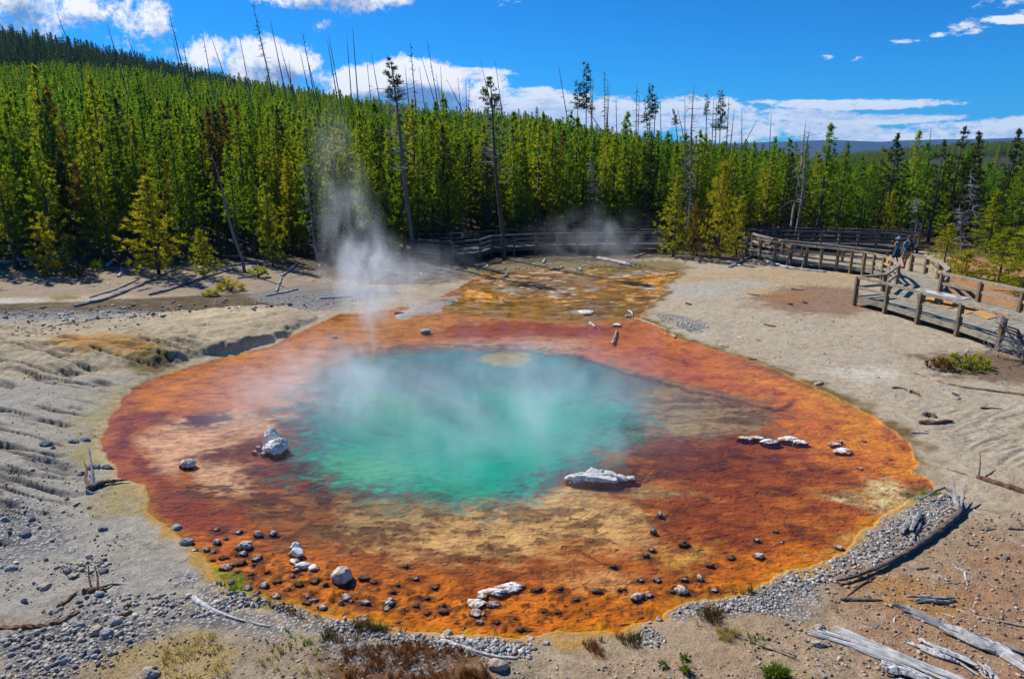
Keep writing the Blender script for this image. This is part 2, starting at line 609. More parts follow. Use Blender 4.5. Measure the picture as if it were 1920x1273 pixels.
MAT = {}
MAT['log_grey'] = wood_mat('weathered_grey_wood', (0.12, 0.11, 0.115), (0.36, 0.35, 0.36), (1, 1, 1), 6)
MAT['log_white'] = wood_mat('bleached_wood', (0.26, 0.25, 0.25), (0.62, 0.61, 0.60), (1, 1, 1), 8)
MAT['log_dark'] = wood_mat('dark_bark', (0.035, 0.028, 0.026), (0.14, 0.115, 0.11), (1, 1, 1), 7)
MAT['log_brown'] = wood_mat('rotten_brown_wood', (0.07, 0.035, 0.02), (0.24, 0.13, 0.075), (1, 1, 1), 8)
MAT['log_tan'] = wood_mat('pale_split_wood', (0.20, 0.14, 0.08), (0.50, 0.40, 0.28), (1, 1, 1), 8)
MAT['snag'] = wood_mat('standing_dead_wood', (0.06, 0.055, 0.055), (0.17, 0.16, 0.16), (1, 1, 0.3), 5)
MAT['snag_near'] = wood_mat('grey_dead_trunk', (0.11, 0.085, 0.07), (0.30, 0.25, 0.22), (2, 2, 0.3), 5)
MAT['bark'] = wood_mat('pine_bark', (0.045, 0.032, 0.026), (0.15, 0.11, 0.09), (1.5, 1.5, 0.4), 6)
MAT['bark_pink'] = wood_mat('tall_pine_bark', (0.10, 0.065, 0.055), (0.26, 0.18, 0.155), (1.5, 1.5, 0.4), 5)
MAT['deck'] = wood_mat('deck_board', (0.17, 0.16, 0.125), (0.38, 0.36, 0.29), (1, 1, 1), 3.5)
MAT['rail'] = wood_mat('rail_wood', (0.15, 0.118, 0.085), (0.44, 0.37, 0.29), (1, 1, 2), 7)
MAT['post'] = wood_mat('post_wood', (0.085, 0.058, 0.034), (0.24, 0.17, 0.105), (3, 3, 0.6), 5)
MAT['fascia'] = wood_mat('fascia_board', (0.15, 0.14, 0.10), (0.36, 0.33, 0.25), (1, 1, 2), 4)
MAT['ply'] = wood_mat('orange_new_board', (0.42, 0.20, 0.05), (0.55, 0.30, 0.09), (1, 1, 1), 3, bstr=0.2)
MAT['bench'] = wood_mat('bench_bleached', (0.40, 0.40, 0.42), (0.62, 0.62, 0.64), (1, 1, 1), 4)
MAT['dark_shade_wood'] = wood_mat('back_boardwalk_shade_wood', (0.035, 0.035, 0.037), (0.11, 0.11, 0.115), (1, 1, 2), 5)  # forest shade over the back boardwalks is put into this wood colour
MAT['r_white'] = rock_mat('white_sinter', (0.84, 0.82, 0.78), (0.52, 0.50, 0.46), (0.30, 0.12, 0.04), (0.14, 0.13, 0.13), 9)
MAT['r_cap'] = rock_mat('white_capped_stone', (0.70, 0.67, 0.63), (0.34, 0.25, 0.18), (0.13, 0.05, 0.018), (0.10, 0.08, 0.07), 9)
MAT['r_brown'] = rock_mat('brown_crusted_stone', (0.24, 0.12, 0.05), (0.12, 0.05, 0.02), (0.10, 0.035, 0.012), (0.05, 0.03, 0.02), 12)
MAT['r_grey'] = rock_mat('grey_stone', (0.42, 0.41, 0.40), (0.21, 0.21, 0.21), None, (0.10, 0.10, 0.12), 8)
MAT['r_tan'] = rock_mat('tan_stone', (0.50, 0.42, 0.34), (0.30, 0.24, 0.18), None, (0.16, 0.12, 0.1), 8)
MAT['r_blue'] = rock_mat('blue_grey_stone', (0.25, 0.255, 0.27), (0.12, 0.125, 0.135), None, (0.06, 0.06, 0.08), 8)


def foliage_mat(name, c_lo, c_hi, tr=0.42, shift=(0.15, 0.10, 0.01)):
    m, k, out = new_mat(name)
    oi = k.node('ShaderNodeObjectInfo')
    tc = k.node('ShaderNodeTexCoord')
    n = k.noise(tc.outputs['Object'], 1.9, 3, 0.6)
    c = k.mix(k.mr(n, 0.35, 0.65), c_lo, c_hi)
    c = k.mix(k.mr(oi.outputs['Random'], 0.0, 1.0, 0.0, 0.75), c, c_lo)
    rr = k.math('FRACT', k.math('MULTIPLY', oi.outputs['Random'], 7.31))
    c = k.mix(k.mr(rr, 0.55, 1.0, 0.0, 0.75), c, shift)
    d = k.node('ShaderNodeBsdfDiffuse'); k.put(d.inputs[0], c)
    t = k.node('ShaderNodeBsdfTranslucent')
    k.put(t.inputs[0], k.mix(1.0, c, (1.5, 1.35, 0.7), 'MULTIPLY'))
    mx = k.node('ShaderNodeMixShader'); mx.inputs[0].default_value = tr
    k.l.new(d.outputs[0], mx.inputs[1]); k.l.new(t.outputs[0], mx.inputs[2])
    k.l.new(mx.outputs[0], out.inputs[0])
    return m


MAT['needle'] = foliage_mat('pine_needles', (0.085, 0.160, 0.014), (0.23, 0.34, 0.030), 0.5, (0.31, 0.32, 0.022))
MAT['needle_bright'] = foliage_mat('bright_pine_needles', (0.15, 0.20, 0.012), (0.32, 0.35, 0.03), 0.5, (0.34, 0.30, 0.02))
MAT['needle_dark'] = foliage_mat('dark_pine_needles', (0.03, 0.05, 0.02), (0.08, 0.105, 0.035), 0.35, (0.07, 0.08, 0.03))
MAT['needle_cloud_shade'] = foliage_mat('cloud_shade_needles', (0.030, 0.070, 0.030), (0.085, 0.150, 0.050), 0.4, (0.08, 0.12, 0.04))  # pine needles with the far ridge's cloud shadow put into the colour
MAT['needle_hill'] = foliage_mat('slope_pine_needles', (0.070, 0.165, 0.018), (0.22, 0.38, 0.038), 0.5, (0.30, 0.38, 0.028))
MAT['needle_rust'] = foliage_mat('rusty_needles', (0.12, 0.055, 0.02), (0.25, 0.11, 0.035), 0.3, (0.2, 0.1, 0.03))
MAT['grass_dark'] = foliage_mat('dry_sedge', (0.055, 0.045, 0.022), (0.13, 0.10, 0.045), 0.3, (0.14, 0.09, 0.04))
MAT['grass_red'] = foliage_mat('rust_grass', (0.11, 0.04, 0.015), (0.24, 0.10, 0.035), 0.3, (0.2, 0.1, 0.03))
MAT['grass_straw'] = foliage_mat('straw_grass', (0.28, 0.22, 0.09), (0.46, 0.38, 0.17), 0.35, (0.40, 0.36, 0.13))
MAT['grass_green'] = foliage_mat('green_herb', (0.09, 0.16, 0.02), (0.17, 0.27, 0.04), 0.35, (0.2, 0.25, 0.04))
MAT['twig'] = wood_mat('dead_twigs', (0.14, 0.13, 0.14), (0.36, 0.34, 0.36), (1, 1, 1), 8, bstr=0.2)


def ground_mat():
    m, k, out = new_mat('spring_ground')
    at = k.node('ShaderNodeAttribute', attribute_name='tone')
    mk = k.node('ShaderNodeAttribute', attribute_name='zone')
    sep = k.node('ShaderNodeSeparateColor')
    k.l.new(mk.outputs['Color'], sep.inputs[0])
    pool, grav, rust = sep.outputs[0], sep.outputs[1], sep.outputs[2]
    tc = k.node('ShaderNodeTexCoord')
    P = tc.outputs['Object']
    fine = k.noise(P, 28.0, 6, 0.75)
    mid = k.noise(P, 5.0, 6, 0.65)
    big = k.noise(P, 0.9, 5, 0.6)
    vo = k.node('ShaderNodeTexVoronoi'); k.l.new(P, vo.inputs['Vector']); vo.inputs['Scale'].default_value = 17.0
    peb = k.mr(vo.outputs['Distance'], 0.0, 0.6, 1.0, 0.0)
    psep = k.node('ShaderNodeSeparateColor'); k.l.new(vo.outputs['Color'], psep.inputs[0])
    # dry ground
    mult = k.math('ADD', -0.52, k.math('ADD', k.math('MULTIPLY', fine, 1.75), k.math('MULTIPLY', mid, 1.05)))
    dry = k.vm('SCALE', at.outputs['Color'], scale=mult)
    dry = k.mix(k.mr(big, 0.42, 0.68, 0, 0.34), dry, k.vm('MULTIPLY', at.outputs['Color'], (0.80, 0.70, 0.58)))
    sp = k.math('MULTIPLY', k.mr(k.noise(P, 30.0, 4, 0.7), 0.57, 0.64, 0, 0.85), k.mr(big, 0.35, 0.6, 0.35, 1.0))
    dry = k.mix(sp, dry, (0.05, 0.045, 0.045))
    PC = k.vm('ADD', P, k.vm('SCALE', k.noise(P, 1.6, 4, 0.6, out=1), scale=1.1))
    vc = k.node('ShaderNodeTexVoronoi', feature='DISTANCE_TO_EDGE'); k.l.new(k.vm('MULTIPLY', PC, (0.5, 1.3, 1.0)), vc.inputs['Vector']); vc.inputs['Scale'].default_value = 1.1
    crack = k.math('MULTIPLY', k.mr(vc.outputs['Distance'], 0.0, 0.022, 1.0, 0.0), k.mr(k.noise(P, 0.6, 3, 0.5), 0.5, 0.62))
    dry = k.mix(k.math('MULTIPLY', crack, 0.75), dry, (0.07, 0.06, 0.055))
    # pebbly ground
    gcol = k.mix(psep.outputs[0], (0.16, 0.17, 0.19), (0.52, 0.52, 0.52))
    gcol = k.mix(k.mr(vo.outputs['Distance'], 0.32, 0.62, 0, 0.85), gcol, (0.05, 0.05, 0.055))
    dry = k.mix(k.math('MULTIPLY', grav, 0.85), dry, gcol)
    # mats under water: stretched mottling
    PM = k.vm('MULTIPLY', P, (0.8, 1.0, 1.0))
    m1 = k.noise(PM, 2.2, 7, 0.68, 0.6)
    m2 = k.noise(PM, 9.0, 5, 0.7, 0.3)
    mm = k.math('ADD', k.math('MULTIPLY', m1, 0.75), k.math('MULTIPLY', m2, 0.35))
    wet = k.vm('MULTIPLY', at.outputs['Color'], k.ramp(mm, [(0.36, (0.36, 0.25, 0.22)), (0.46, (0.74, 0.66, 0.60)), (0.54, (1.0, 1.0, 1.0)), (0.62, (1.18, 1.22, 1.25)), (0.72, (1.45, 1.6, 1.7))]))
    wet = k.mix(rust, at.outputs['Color'], wet)
    col = k.mix(pool, dry, wet)
    hd = k.math('ADD', k.math('MULTIPLY', fine, 0.5), k.math('MULTIPLY', mid, 0.9))
    hd = k.math('ADD', hd, k.math('MULTIPLY', k.math('MULTIPLY', peb, grav), 0.7))
    hh = k.mix(pool, hd, k.math('MULTIPLY', mm, 0.9))
    b = principled(k, out, col, 0.92, hh, 1.0, 0.05, 0.15)
    return m


MAT['ground'] = ground_mat()


# ------------------------------------------------------------------ the ground, one sheet
def C(r, g, b):
    a = np.array(alb((r, g, b)))
    if a[0] > a[1] * 2.1: a = a * np.array([1.30, 1.62, 0.78])      # iron and carotene mats
    elif b > r * 1.1: a = a * 1.25      # the turquoise water column
    else: a = a * np.array([1.04, 0.97, 0.87])
    return a


smalls = [(407, 992, 17), (407, 1017, 17), (458, 1026, 28), (456, 1038, 21), (482, 1046, 19), (387, 1031, 18), (401, 1034, 13), (425, 1064, 19), (447, 997, 16), (485, 1003, 16), (512, 1000, 17),
          (464, 1103, 19), (482, 1110, 11), (495, 1098, 20), (517, 1118, 19), (577, 1118, 19), (588, 1125, 17), (434, 1093, 11), (549, 1079, 11), (649, 1120, 16), (658, 1126, 14), (640, 1131, 13), (603, 1139, 16),
          (424, 1009, 10), (365, 1031, 12)]
smalls2 = [(779, 1084, 18), (730, 1129, 19), (725, 1141, 15), (684, 1130, 26), (680, 1160, 20), (756, 1143, 13), (746, 1166, 9), (733, 1176, 8), (692, 1170, 9), (906, 1152, 12), (868, 1178, 10), (860, 1193, 14), (995, 1196, 14), (1024, 1206, 14)]
smalls3 = [(1282, 1086, 19), (1312, 1085, 17), (1193, 1120, 21), (1338, 1106, 18), (1222, 1029, 13), (1238, 964, 14), (1226, 996, 13), (1231, 1086, 14), (1320, 1138, 11), (1235, 1162, 14), (1200, 1086, 14), (1102, 1150, 12), (1215, 1115, 20), (1278, 1108, 30), (1418, 1012, 10),
           (1455, 996, 12), (1465, 1016, 8), (1573, 1028, 14), (1626, 1004, 8)]
browns = [(735, 1108), (745, 1096), (610, 1096), (590, 1088), (560, 1095), (470, 1075), (470, 1083), (478, 1058), (445, 1071), (685, 1084), (700, 1090), (800, 1120), (815, 1100), (830, 1135), (760, 1060), (1005, 1105), (1050, 1103), (1020, 1145),
          (1045, 1147), (975, 1180), (1080, 1122), (1260, 1108), (1150, 1060), (1210, 1040), (1280, 1020), (800, 1150), (830, 1146), (780, 1135), (640, 1112), (575, 1130), (540, 1105), (520, 1090), (500, 1072), (420, 1045), (398, 1050), (452, 1054),
          (960, 1160), (930, 1165), (1120, 1108), (1165, 1105), (1330, 1060), (1370, 1045)]


def build_ground():
    ys = [2.5]
    while ys[-1] < 60: ys.append(ys[-1] + 0.0235 * (max(ys[-1], 7) / 8) ** 1.15)
    st = ys[-1] - ys[-2]
    while ys[-1] < 5600:
        st *= 1.055; ys.append(ys[-1] + st)
    ys = np.array(ys)
    us = np.linspace(-1.06, 1.06, 1120)
    us = us * (1 + 0.05 * us ** 2)
    ex = np.linspace(1.13, 3.2, 60)
    us = np.concatenate([-ex[::-1], us, ex])
    Y, U = np.meshgrid(ys, us, indexing='ij')
    X = U * (Y + 3.0)
    x = X.ravel(); y = Y.ravel()
    near = y < 62
    z = np.empty_like(x)
    z[near] = H(x[near], y[near]); z[~near] = HILL(x[~near], y[~near]) + 0.2
    # ---- colours
    n = near.sum()
    xn, yn = x[near], y[near]
    dp = f_pool(xn, yn)
    col = np.empty((n, 3)); col[:] = C(206, 194, 174)
    zone = np.zeros((n, 3)); zone[:, 2] = 1.0
    wx = xn + 2.0 * (fbm(xn * 0.7, yn * 0.9, 4, 101) - 0.5) + 0.9 * (fbm(xn * 2.6, yn * 3.6, 5, 103, 0.6) - 0.5)
    wy = yn + 1.5 * (fbm(xn * 0.7, yn * 0.9, 4, 102) - 0.5) + 0.7 * (fbm(xn * 2.6, yn * 3.6, 5, 104, 0.6) - 0.5)
    nf = fbm(xn * 6, yn * 8, 4, 105)
    nidx = np.nonzero(near)[0]

    def paint(poly, c, feather=0.4, a=1.0, warp=1.0, mask=None, mott=0.0, zch=None, z0=0.0):
        q = np.array(gp(poly, z0))
        lo = q.min(0) - feather - 1.2; hi = q.max(0) + feather + 1.2
        s = np.nonzero((xn > lo[0]) & (xn < hi[0]) & (yn > lo[1]) & (yn < hi[1]))[0]
        if len(s) == 0: return
        px = xn[s] + (wx[s] - xn[s]) * warp; py = yn[s] + (wy[s] - yn[s]) * warp
        d = poly_sdf(px, py, [tuple(t) for t in q])
        w = sstep(feather, -feather, d * 1.5 + (nf[s] - 0.5) * feather * 2.2)
        if mott: w = w * np.clip(1 + mott * (fbm(xn[s] * 2.4, yn[s] * 4.2, 5, int(abs(poly[0][0])) + 7) - 0.5) * 4 - mott * 0.5, 0, 1)
        w = w * a
        if mask is not None: w = w * mask[s]
        if zch is not None:
            zone[s, zch] = np.maximum(zone[s, zch], w)
        if c is not None:
            col[s] = col[s] * (1 - w[:, None]) + np.array(c)[None] * w[:, None]

    def mottle(poly, c, sx, sy, thr, a=0.8, soft=0.05, seed=1, feather=0.8, hgt=0.0):
        q = np.array(gp(poly)); lo = q.min(0) - 1; hi = q.max(0) + 1
        s = np.nonzero((xn > lo[0]) & (xn < hi[0]) & (yn > lo[1]) & (yn < hi[1]))[0]
        d = poly_sdf(wx[s], wy[s], [tuple(t) for t in q])
        nn = fbm(xn[s] * sx, yn[s] * sy, 6, seed, 0.6)
        w = sstep(thr, thr + soft, nn) * sstep(feather, -feather, d) * a * inm[s]
        col[s] = col[s] * (1 - w[:, None]) + np.array(c)[None] * w[:, None]
        if hgt: z[nidx[s]] += w * hgt

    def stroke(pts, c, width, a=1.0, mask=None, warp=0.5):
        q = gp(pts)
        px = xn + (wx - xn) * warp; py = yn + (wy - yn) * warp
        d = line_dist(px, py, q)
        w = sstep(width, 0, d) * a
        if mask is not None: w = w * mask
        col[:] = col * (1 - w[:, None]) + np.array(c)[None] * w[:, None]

    outm = sstep(-0.02, 0.06, dp)
    inm = 1 - outm
    # --- dry land
    paint([(-300, 700), (150, 700), (260, 730), (200, 800), (270, 930), (380, 1080), (200, 1273), (-300, 1273)], C(184, 186, 184), 1.0, 0.9, mask=outm)
    paint([(-400, 588), (300, 588), (340, 610), (150, 635), (-400, 655)], C(186, 189, 192), 0.6, 0.9)
    paint([(-400, 650), (150, 625), (520, 598), (590, 600), (480, 650), (320, 690), (150, 720), (-400, 760)], C(208, 198, 172), 0.6, 0.9, mask=outm)
    paint([(330, 600), (500, 595), (540, 615), (420, 632), (330, 625)], C(224, 210, 182), 0.7, 0.8, mask=outm)
    paint([(90, 672), (160, 655), (250, 655), (330, 672), (300, 690), (200, 690), (120, 690)], C(204, 160, 88), 0.55, 0.9, mask=outm)
    paint([(220, 690), (300, 680), (350, 690), (290, 712), (220, 712)], C(126, 112, 58), 0.35, 0.85, mask=outm)  # olive ground by the ledge, part of its shading painted in
    paint([(180, 745), (240, 730), (230, 800), (200, 880), (150, 870), (130, 800)], C(184, 178, 136), 0.6, 0.8, mask=outm)
    paint([(120, 850), (200, 840), (210, 880), (150, 890)], C(188, 180, 110), 0.4, 0.7, mask=outm)
    paint([(190, 905), (275, 910), (282, 960), (210, 965)], C(184, 170, 112), 0.4, 0.8, mask=outm)
    paint([(150, 860), (250, 740), (340, 700), (300, 715), (230, 750), (205, 800), (200, 850)], C(190, 180, 118), 0.5, 0.7, mask=outm)
    # stream at the upper left
    paint([(-300, 575), (150, 572), (300, 562), (450, 553), (600, 545), (700, 548), (660, 566), (560, 580), (400, 590), (200, 599), (-300, 604)], C(88, 72, 38), 0.35, 0.97, mott=0.15, warp=0.5)
    paint([(80, 563), (130, 556), (150, 566), (100, 572)], C(140, 140, 50), 0.3, 0.9)
    paint([(-20, 566), (70, 562), (80, 574), (0, 578)], C(225, 222, 220), 0.25, 0.8)
    paint([(380, 545), (440, 540), (440, 552), (390, 555)], C(150, 145, 40), 0.3, 0.8)
    paint([(-400, 515), (200, 510), (420, 508), (640, 500), (700, 520), (640, 545), (300, 560), (-400, 572)], C(172, 158, 142), 0.7, 0.85)
    paint([(440, 555), (600, 535), (720, 540), (740, 560), (650, 580), (560, 585)], C(150, 150, 150), 0.5, 0.8, mask=outm)
    # forest floor; its dark tone runs out past the trees as painted tree shade
    paint([(-900, 512), (150, 512), (420, 500), (560, 508), (640, 528), (740, 538), (850, 532), (900, 508), (1000, 498), (1260, 486), (1380, 492), (1520, 484), (1700, 470), (1760, 475),
           (1860, 520), (2400, 560), (2400, 380), (-900, 380)], C(78, 64, 50), 1.2, 0.95, mott=0.15)
    # gravel by the far shore, olive outflow
    paint([(880, 500), (1100, 492), (1260, 492), (1300, 500), (1250, 515), (1100, 512), (950, 512), (870, 525)], C(140, 128, 76), 0.5, 0.8)
    # right plain
    paint([(1230, 560), (1400, 520), (1600, 505), (1700, 560), (1850, 640), (1980, 700), (1980, 900), (1760, 900), (1650, 780), (1400, 670), (1260, 615)], C(206, 198, 182), 1.0, 0.85, mask=outm)
    paint([(1260, 520), (1450, 505), (1640, 520), (1600, 545), (1450, 560), (1300, 545)], C(204, 184, 150), 0.9, 0.8, mask=outm)
    paint([(1240, 535), (1400, 525), (1450, 538), (1330, 560), (1240, 562)], C(200, 202, 200), 0.5, 0.75, mask=outm)
    paint([(1420, 560), (1480, 540), (1600, 548), (1660, 575), (1600, 600), (1480, 590), (1400, 575)], C(160, 128, 108), 0.8, 0.85, mask=outm)
    paint([(1440, 560), (1500, 555), (1500, 572), (1450, 575)], C(180, 130, 84), 0.5, 0.7, mask=outm)
    paint([(1780, 480), (2100, 510), (2100, 640), (1850, 640), (1740, 560)], C(200, 152, 108), 0.8, 0.9)
    paint([(1550, 702), (1640, 690), (1680, 705), (1600, 722)], C(232, 230, 226), 0.6, 0.8, mask=outm)
    paint([(1230, 600), (1330, 610), (1320, 640), (1250, 622)], C(214, 208, 196), 0.35, 0.9, mask=outm)
    paint([(1700, 670), (1850, 660), (1980, 690), (1980, 730), (1800, 715)], C(120, 96, 76), 0.6, 0.8)
    # foreground soil
    paint([(1300, 1160), (1500, 1080), (1650, 1010), (1800, 960), (2300, 950), (2300, 1500), (1000, 1500), (1050, 1230)], C(190, 168, 142), 0.8, 0.8, mask=outm)
    paint([(1580, 1150), (1700, 1080), (1920, 1040), (2300, 1040), (2300, 1400), (1700, 1273)], C(186, 142, 110), 1.0, 0.75, mott=0.3)
    paint([(1660, 1110), (1800, 1110), (1860, 1150), (1760, 1180), (1680, 1150)], C(184, 122, 88), 0.5, 0.8)
    paint([(-300, 1180), (250, 1150), (420, 1110), (600, 1160), (800, 1210), (1100, 1230), (1100, 1500), (-300, 1500)], C(176, 164, 146), 0.8, 0.7, mask=outm)
    paint([(640, 1215), (780, 1200), (900, 1215), (930, 1250), (900, 1330), (640, 1330)], C(112, 64, 38), 0.35, 0.85, mask=outm)
    paint([(250, 1215), (400, 1190), (450, 1260), (400, 1330), (240, 1330)], C(196, 176, 118), 0.4, 0.7)
    paint([(980, 1195), (1110, 1185), (1180, 1195), (1080, 1215), (990, 1215)], C(190, 162, 108), 0.3, 0.8, mask=outm)
    # pebbly zones
    for z_ in ([(0, 1290), (0, 1200), (120, 1170), (200, 1120), (330, 1110), (420, 1100), (560, 1140), (700, 1180), (600, 1200), (400, 1160), (300, 1200), (200, 1290)],
               [(560, 1155), (700, 1180), (850, 1195), (980, 1210), (1000, 1240), (840, 1235), (640, 1225)],
               [(1160, 1200), (1290, 1140), (1400, 1110), (1530, 1065), (1620, 1020), (1700, 960), (1760, 925), (1810, 930), (1790, 970), (1650, 1070), (1500, 1120), (1350, 1165), (1230, 1210)],
               [(-400, 588), (330, 590), (150, 625), (-400, 645)], [(200, 600), (600, 570), (600, 583), (300, 600)], [(1210, 585), (1330, 610), (1310, 625), (1230, 600)],
               [(-300, 970), (60, 960), (130, 1040), (60, 1090), (-300, 1100)], [(450, 560), (700, 545), (730, 555), (560, 585)]):
        paint(z_, None, 0.3, 0.9, mask=outm, zch=1, mott=0.2)
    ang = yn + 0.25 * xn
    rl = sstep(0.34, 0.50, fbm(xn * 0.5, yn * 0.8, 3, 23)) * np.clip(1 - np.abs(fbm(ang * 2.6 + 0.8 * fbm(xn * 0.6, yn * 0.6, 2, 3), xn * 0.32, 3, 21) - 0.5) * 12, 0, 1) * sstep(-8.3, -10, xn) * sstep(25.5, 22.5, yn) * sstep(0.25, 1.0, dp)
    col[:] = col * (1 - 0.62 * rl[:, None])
    q_ = gp([(-60, 668), (0, 657), (70, 645), (152, 632), (210, 622), (264, 615), (330, 605), (380, 597)])
    cd = line_dist(xn + 0.25 * (fbm(xn * 1.4, yn * 1.4, 4, 88) - 0.5), yn + 0.35 * (fbm(xn * 1.4, yn * 1.4, 4, 89) - 0.5), q_)
    cw = sstep(0.09, 0.02, cd)
    col[:] = col * (1 - 0.7 * cw[:, None]); z[nidx] -= 0.10 * cw
    # --- the mats in the water
    zone[:, 0] = inm
    col[:] = col * (1 - inm[:, None]) + C(186, 94, 44)[None] * inm[:, None]
    P_ = lambda *a, **kw: paint(*a, mask=inm, **kw)
    P_([(560, 630), (640, 592), (800, 575), (1000, 560), (1240, 560), (1210, 600), (1300, 640), (1250, 680), (1080, 668), (900, 650), (700, 668), (600, 710), (450, 700)], C(206, 124, 96), 0.6, 0.95)
    P_([(215, 780), (262, 722), (430, 668), (560, 625), (640, 640), (620, 700), (560, 760), (430, 770), (300, 775)], C(212, 116, 58), 0.5, 0.95)
    P_([(216, 780), (240, 745), (300, 712), (420, 680), (400, 710), (330, 760), (250, 800)], C(216, 120, 30), 0.4, 0.8)
    P_([(430, 665), (500, 655), (560, 640), (540, 665), (460, 685)], C(222, 124, 24), 0.3, 0.8)
    P_([(560, 700), (640, 640), (700, 640), (690, 700), (620, 760), (540, 790)], C(160, 92, 84), 0.6, 0.75)
    P_([(830, 605), (1000, 602), (1180, 608), (1190, 628), (1000, 630), (850, 628)], C(168, 66, 52), 0.5, 0.85)
    P_([(880, 632), (1080, 635), (1120, 655), (1060, 665), (960, 655), (850, 645)], C(232, 180, 148), 0.5, 0.85, warp=0.6)
    P_([(1080, 665), (1130, 640), (1200, 600), (1250, 625), (1350, 660), (1480, 706), (1605, 766), (1700, 830), (1740, 900), (1700, 940), (1620, 900), (1540, 850),
        (1500, 800), (1440, 765), (1330, 735), (1200, 706)], C(214, 112, 48), 0.5, 0.95)
    P_([(1380, 690), (1530, 730), (1640, 790), (1720, 870), (1740, 905), (1660, 890), (1560, 800), (1500, 770), (1440, 720)], C(226, 132, 34), 0.6, 0.85)
    P_([(1110, 662), (1250, 650), (1340, 690), (1330, 725), (1200, 700)], C(196, 92, 52), 0.5, 0.7)
    # sandy flats on the left
    P_([(255, 830), (330, 780), (440, 768), (560, 770), (540, 800), (470, 820), (440, 850), (420, 880), (300, 880)], C(246, 198, 156), 0.6, 0.97, warp=0.5)
    P_([(380, 900), (360, 870), (480, 858), (500, 890), (470, 925), (410, 925)], C(246, 200, 158), 0.5, 0.97, warp=0.4)
    P_([(520, 760), (600, 700), (650, 690), (600, 740), (560, 780)], C(236, 200, 170), 0.4, 0.9, warp=0.5)
    P_([(195, 830), (216, 778), (250, 790), (250, 850), (290, 900), (400, 920), (420, 960), (560, 1000), (520, 1040), (370, 1040), (283, 960), (225, 896)], C(150, 58, 30), 0.5, 0.9)
    P_([(330, 885), (420, 915), (560, 900), (640, 920), (700, 980), (640, 1020), (520, 1000), (400, 960)], C(140, 88, 62), 0.6, 0.8, mott=0.3)
    P_([(225, 772), (300, 768), (350, 785), (240, 800)], C(136, 50, 48), 0.35, 0.85)
    P_([(355, 785), (380, 765), (425, 762), (430, 775), (400, 790)], C(88, 40, 62), 0.25, 0.95)
    P_([(370, 845), (480, 815), (560, 830), (600, 880), (600, 930), (540, 900), (470, 860), (420, 850)], C(112, 42, 36), 0.5, 0.9)
    # ring round the deep water
    P_([(560, 720), (650, 670), (760, 645), (900, 648), (1080, 660), (1240, 710), (1400, 740), (1460, 770), (1440, 820), (1300, 830), (1200, 870), (1060, 930), (900, 960),
        (700, 960), (590, 920), (540, 850), (540, 780)], C(112, 112, 96), 1.0, 0.95)
    P_([(560, 800), (580, 730), (660, 680), (700, 680), (640, 740), (620, 800)], C(96, 72, 84), 0.5, 0.8)
    P_([(1150, 760), (1260, 715), (1400, 745), (1460, 775), (1420, 815), (1300, 825), (1180, 815)], C(192, 160, 112), 0.6, 0.9, mott=0.12, warp=0.6)
    P_([(1190, 775), (1230, 762), (1300, 775), (1290, 795), (1210, 800)], C(190, 168, 112), 0.35, 0.8)
    P_([(640, 940), (800, 935), (1000, 925), (1090, 900), (1180, 940), (1215, 985), (1230, 1015), (1150, 1020), (1080, 1010), (1000, 1055), (900, 1065), (760, 1040), (660, 1000)], C(240, 198, 134), 0.6, 0.97, mott=0.06, warp=0.6)
    P_([(640, 920), (800, 930), (860, 950), (760, 1010), (680, 1010)], C(146, 128, 84), 0.6, 0.8, mott=0.2)
    P_([(700, 1050), (900, 1030), (1050, 1010), (1200, 1060), (1100, 1080), (880, 1085)], C(176, 96, 52), 0.5, 0.7, mott=0.3)
    # right maroon shelf
    P_([(1175, 835), (1250, 812), (1400, 815), (1520, 830), (1600, 890), (1580, 950), (1520, 1010), (1400, 1060), (1280, 1080), (1180, 1060), (1230, 1010), (1180, 945), (1290, 900)], C(148, 62, 28), 0.6, 0.92)
    P_([(1400, 850), (1540, 850), (1620, 900), (1560, 980), (1460, 1030), (1380, 980)], C(168, 78, 28), 0.8, 0.6)
    P_([(1180, 845), (1300, 818), (1420, 840), (1400, 880), (1250, 890), (1190, 880)], C(120, 50, 32), 0.6, 0.8)
    P_([(1180, 900), (1290, 893), (1280, 915), (1190, 918)], C(186, 160, 112), 0.3, 0.9)
    P_([(1025, 885), (1060, 872), (1160, 870), (1230, 880), (1190, 905), (1060, 905)], C(124, 50, 40), 0.35, 0.9)
    # orange margin along the near shore
    P_([(330, 1000), (450, 985), (560, 1030), (640, 1065), (780, 1080), (950, 1075), (1100, 1090), (1250, 1085), (1400, 1050), (1520, 1000), (1640, 960), (1700, 990),
        (1500, 1120), (1200, 1230), (900, 1260), (600, 1200), (380, 1100)], C(212, 108, 14), 0.5, 0.97, warp=0.7)
    P_([(450, 1040), (600, 1080), (640, 1140), (560, 1150), (440, 1090)], C(216, 116, 14), 0.4, 0.6)
    P_([(900, 1040), (1030, 1040), (1060, 1090), (960, 1110), (880, 1080)], C(176, 78, 22), 0.5, 0.7)
    P_([(1060, 1090), (1100, 1062), (1180, 1070), (1190, 1100), (1140, 1120)], C(238, 176, 112), 0.4, 0.85, warp=0.5)
    P_([(1240, 1030), (1330, 1020), (1340, 1045), (1270, 1055)], C(236, 168, 104), 0.4, 0.75, warp=0.5)
    P_([(1100, 1170), (1200, 1150), (1300, 1110), (1420, 1080), (1440, 1095), (1250, 1160), (1120, 1185)], C(132, 76, 26), 0.3, 0.6, mott=0.3)
    # cream sand at the right end
    P_([(1530, 928), (1600, 915), (1680, 900), (1730, 920), (1700, 950), (1640, 975), (1620, 960)], C(238, 218, 168), 0.35, 0.97, warp=0.5)
    P_([(1520, 990), (1580, 1000), (1600, 1030), (1560, 1050)], C(228, 190, 130), 0.3, 0.7)
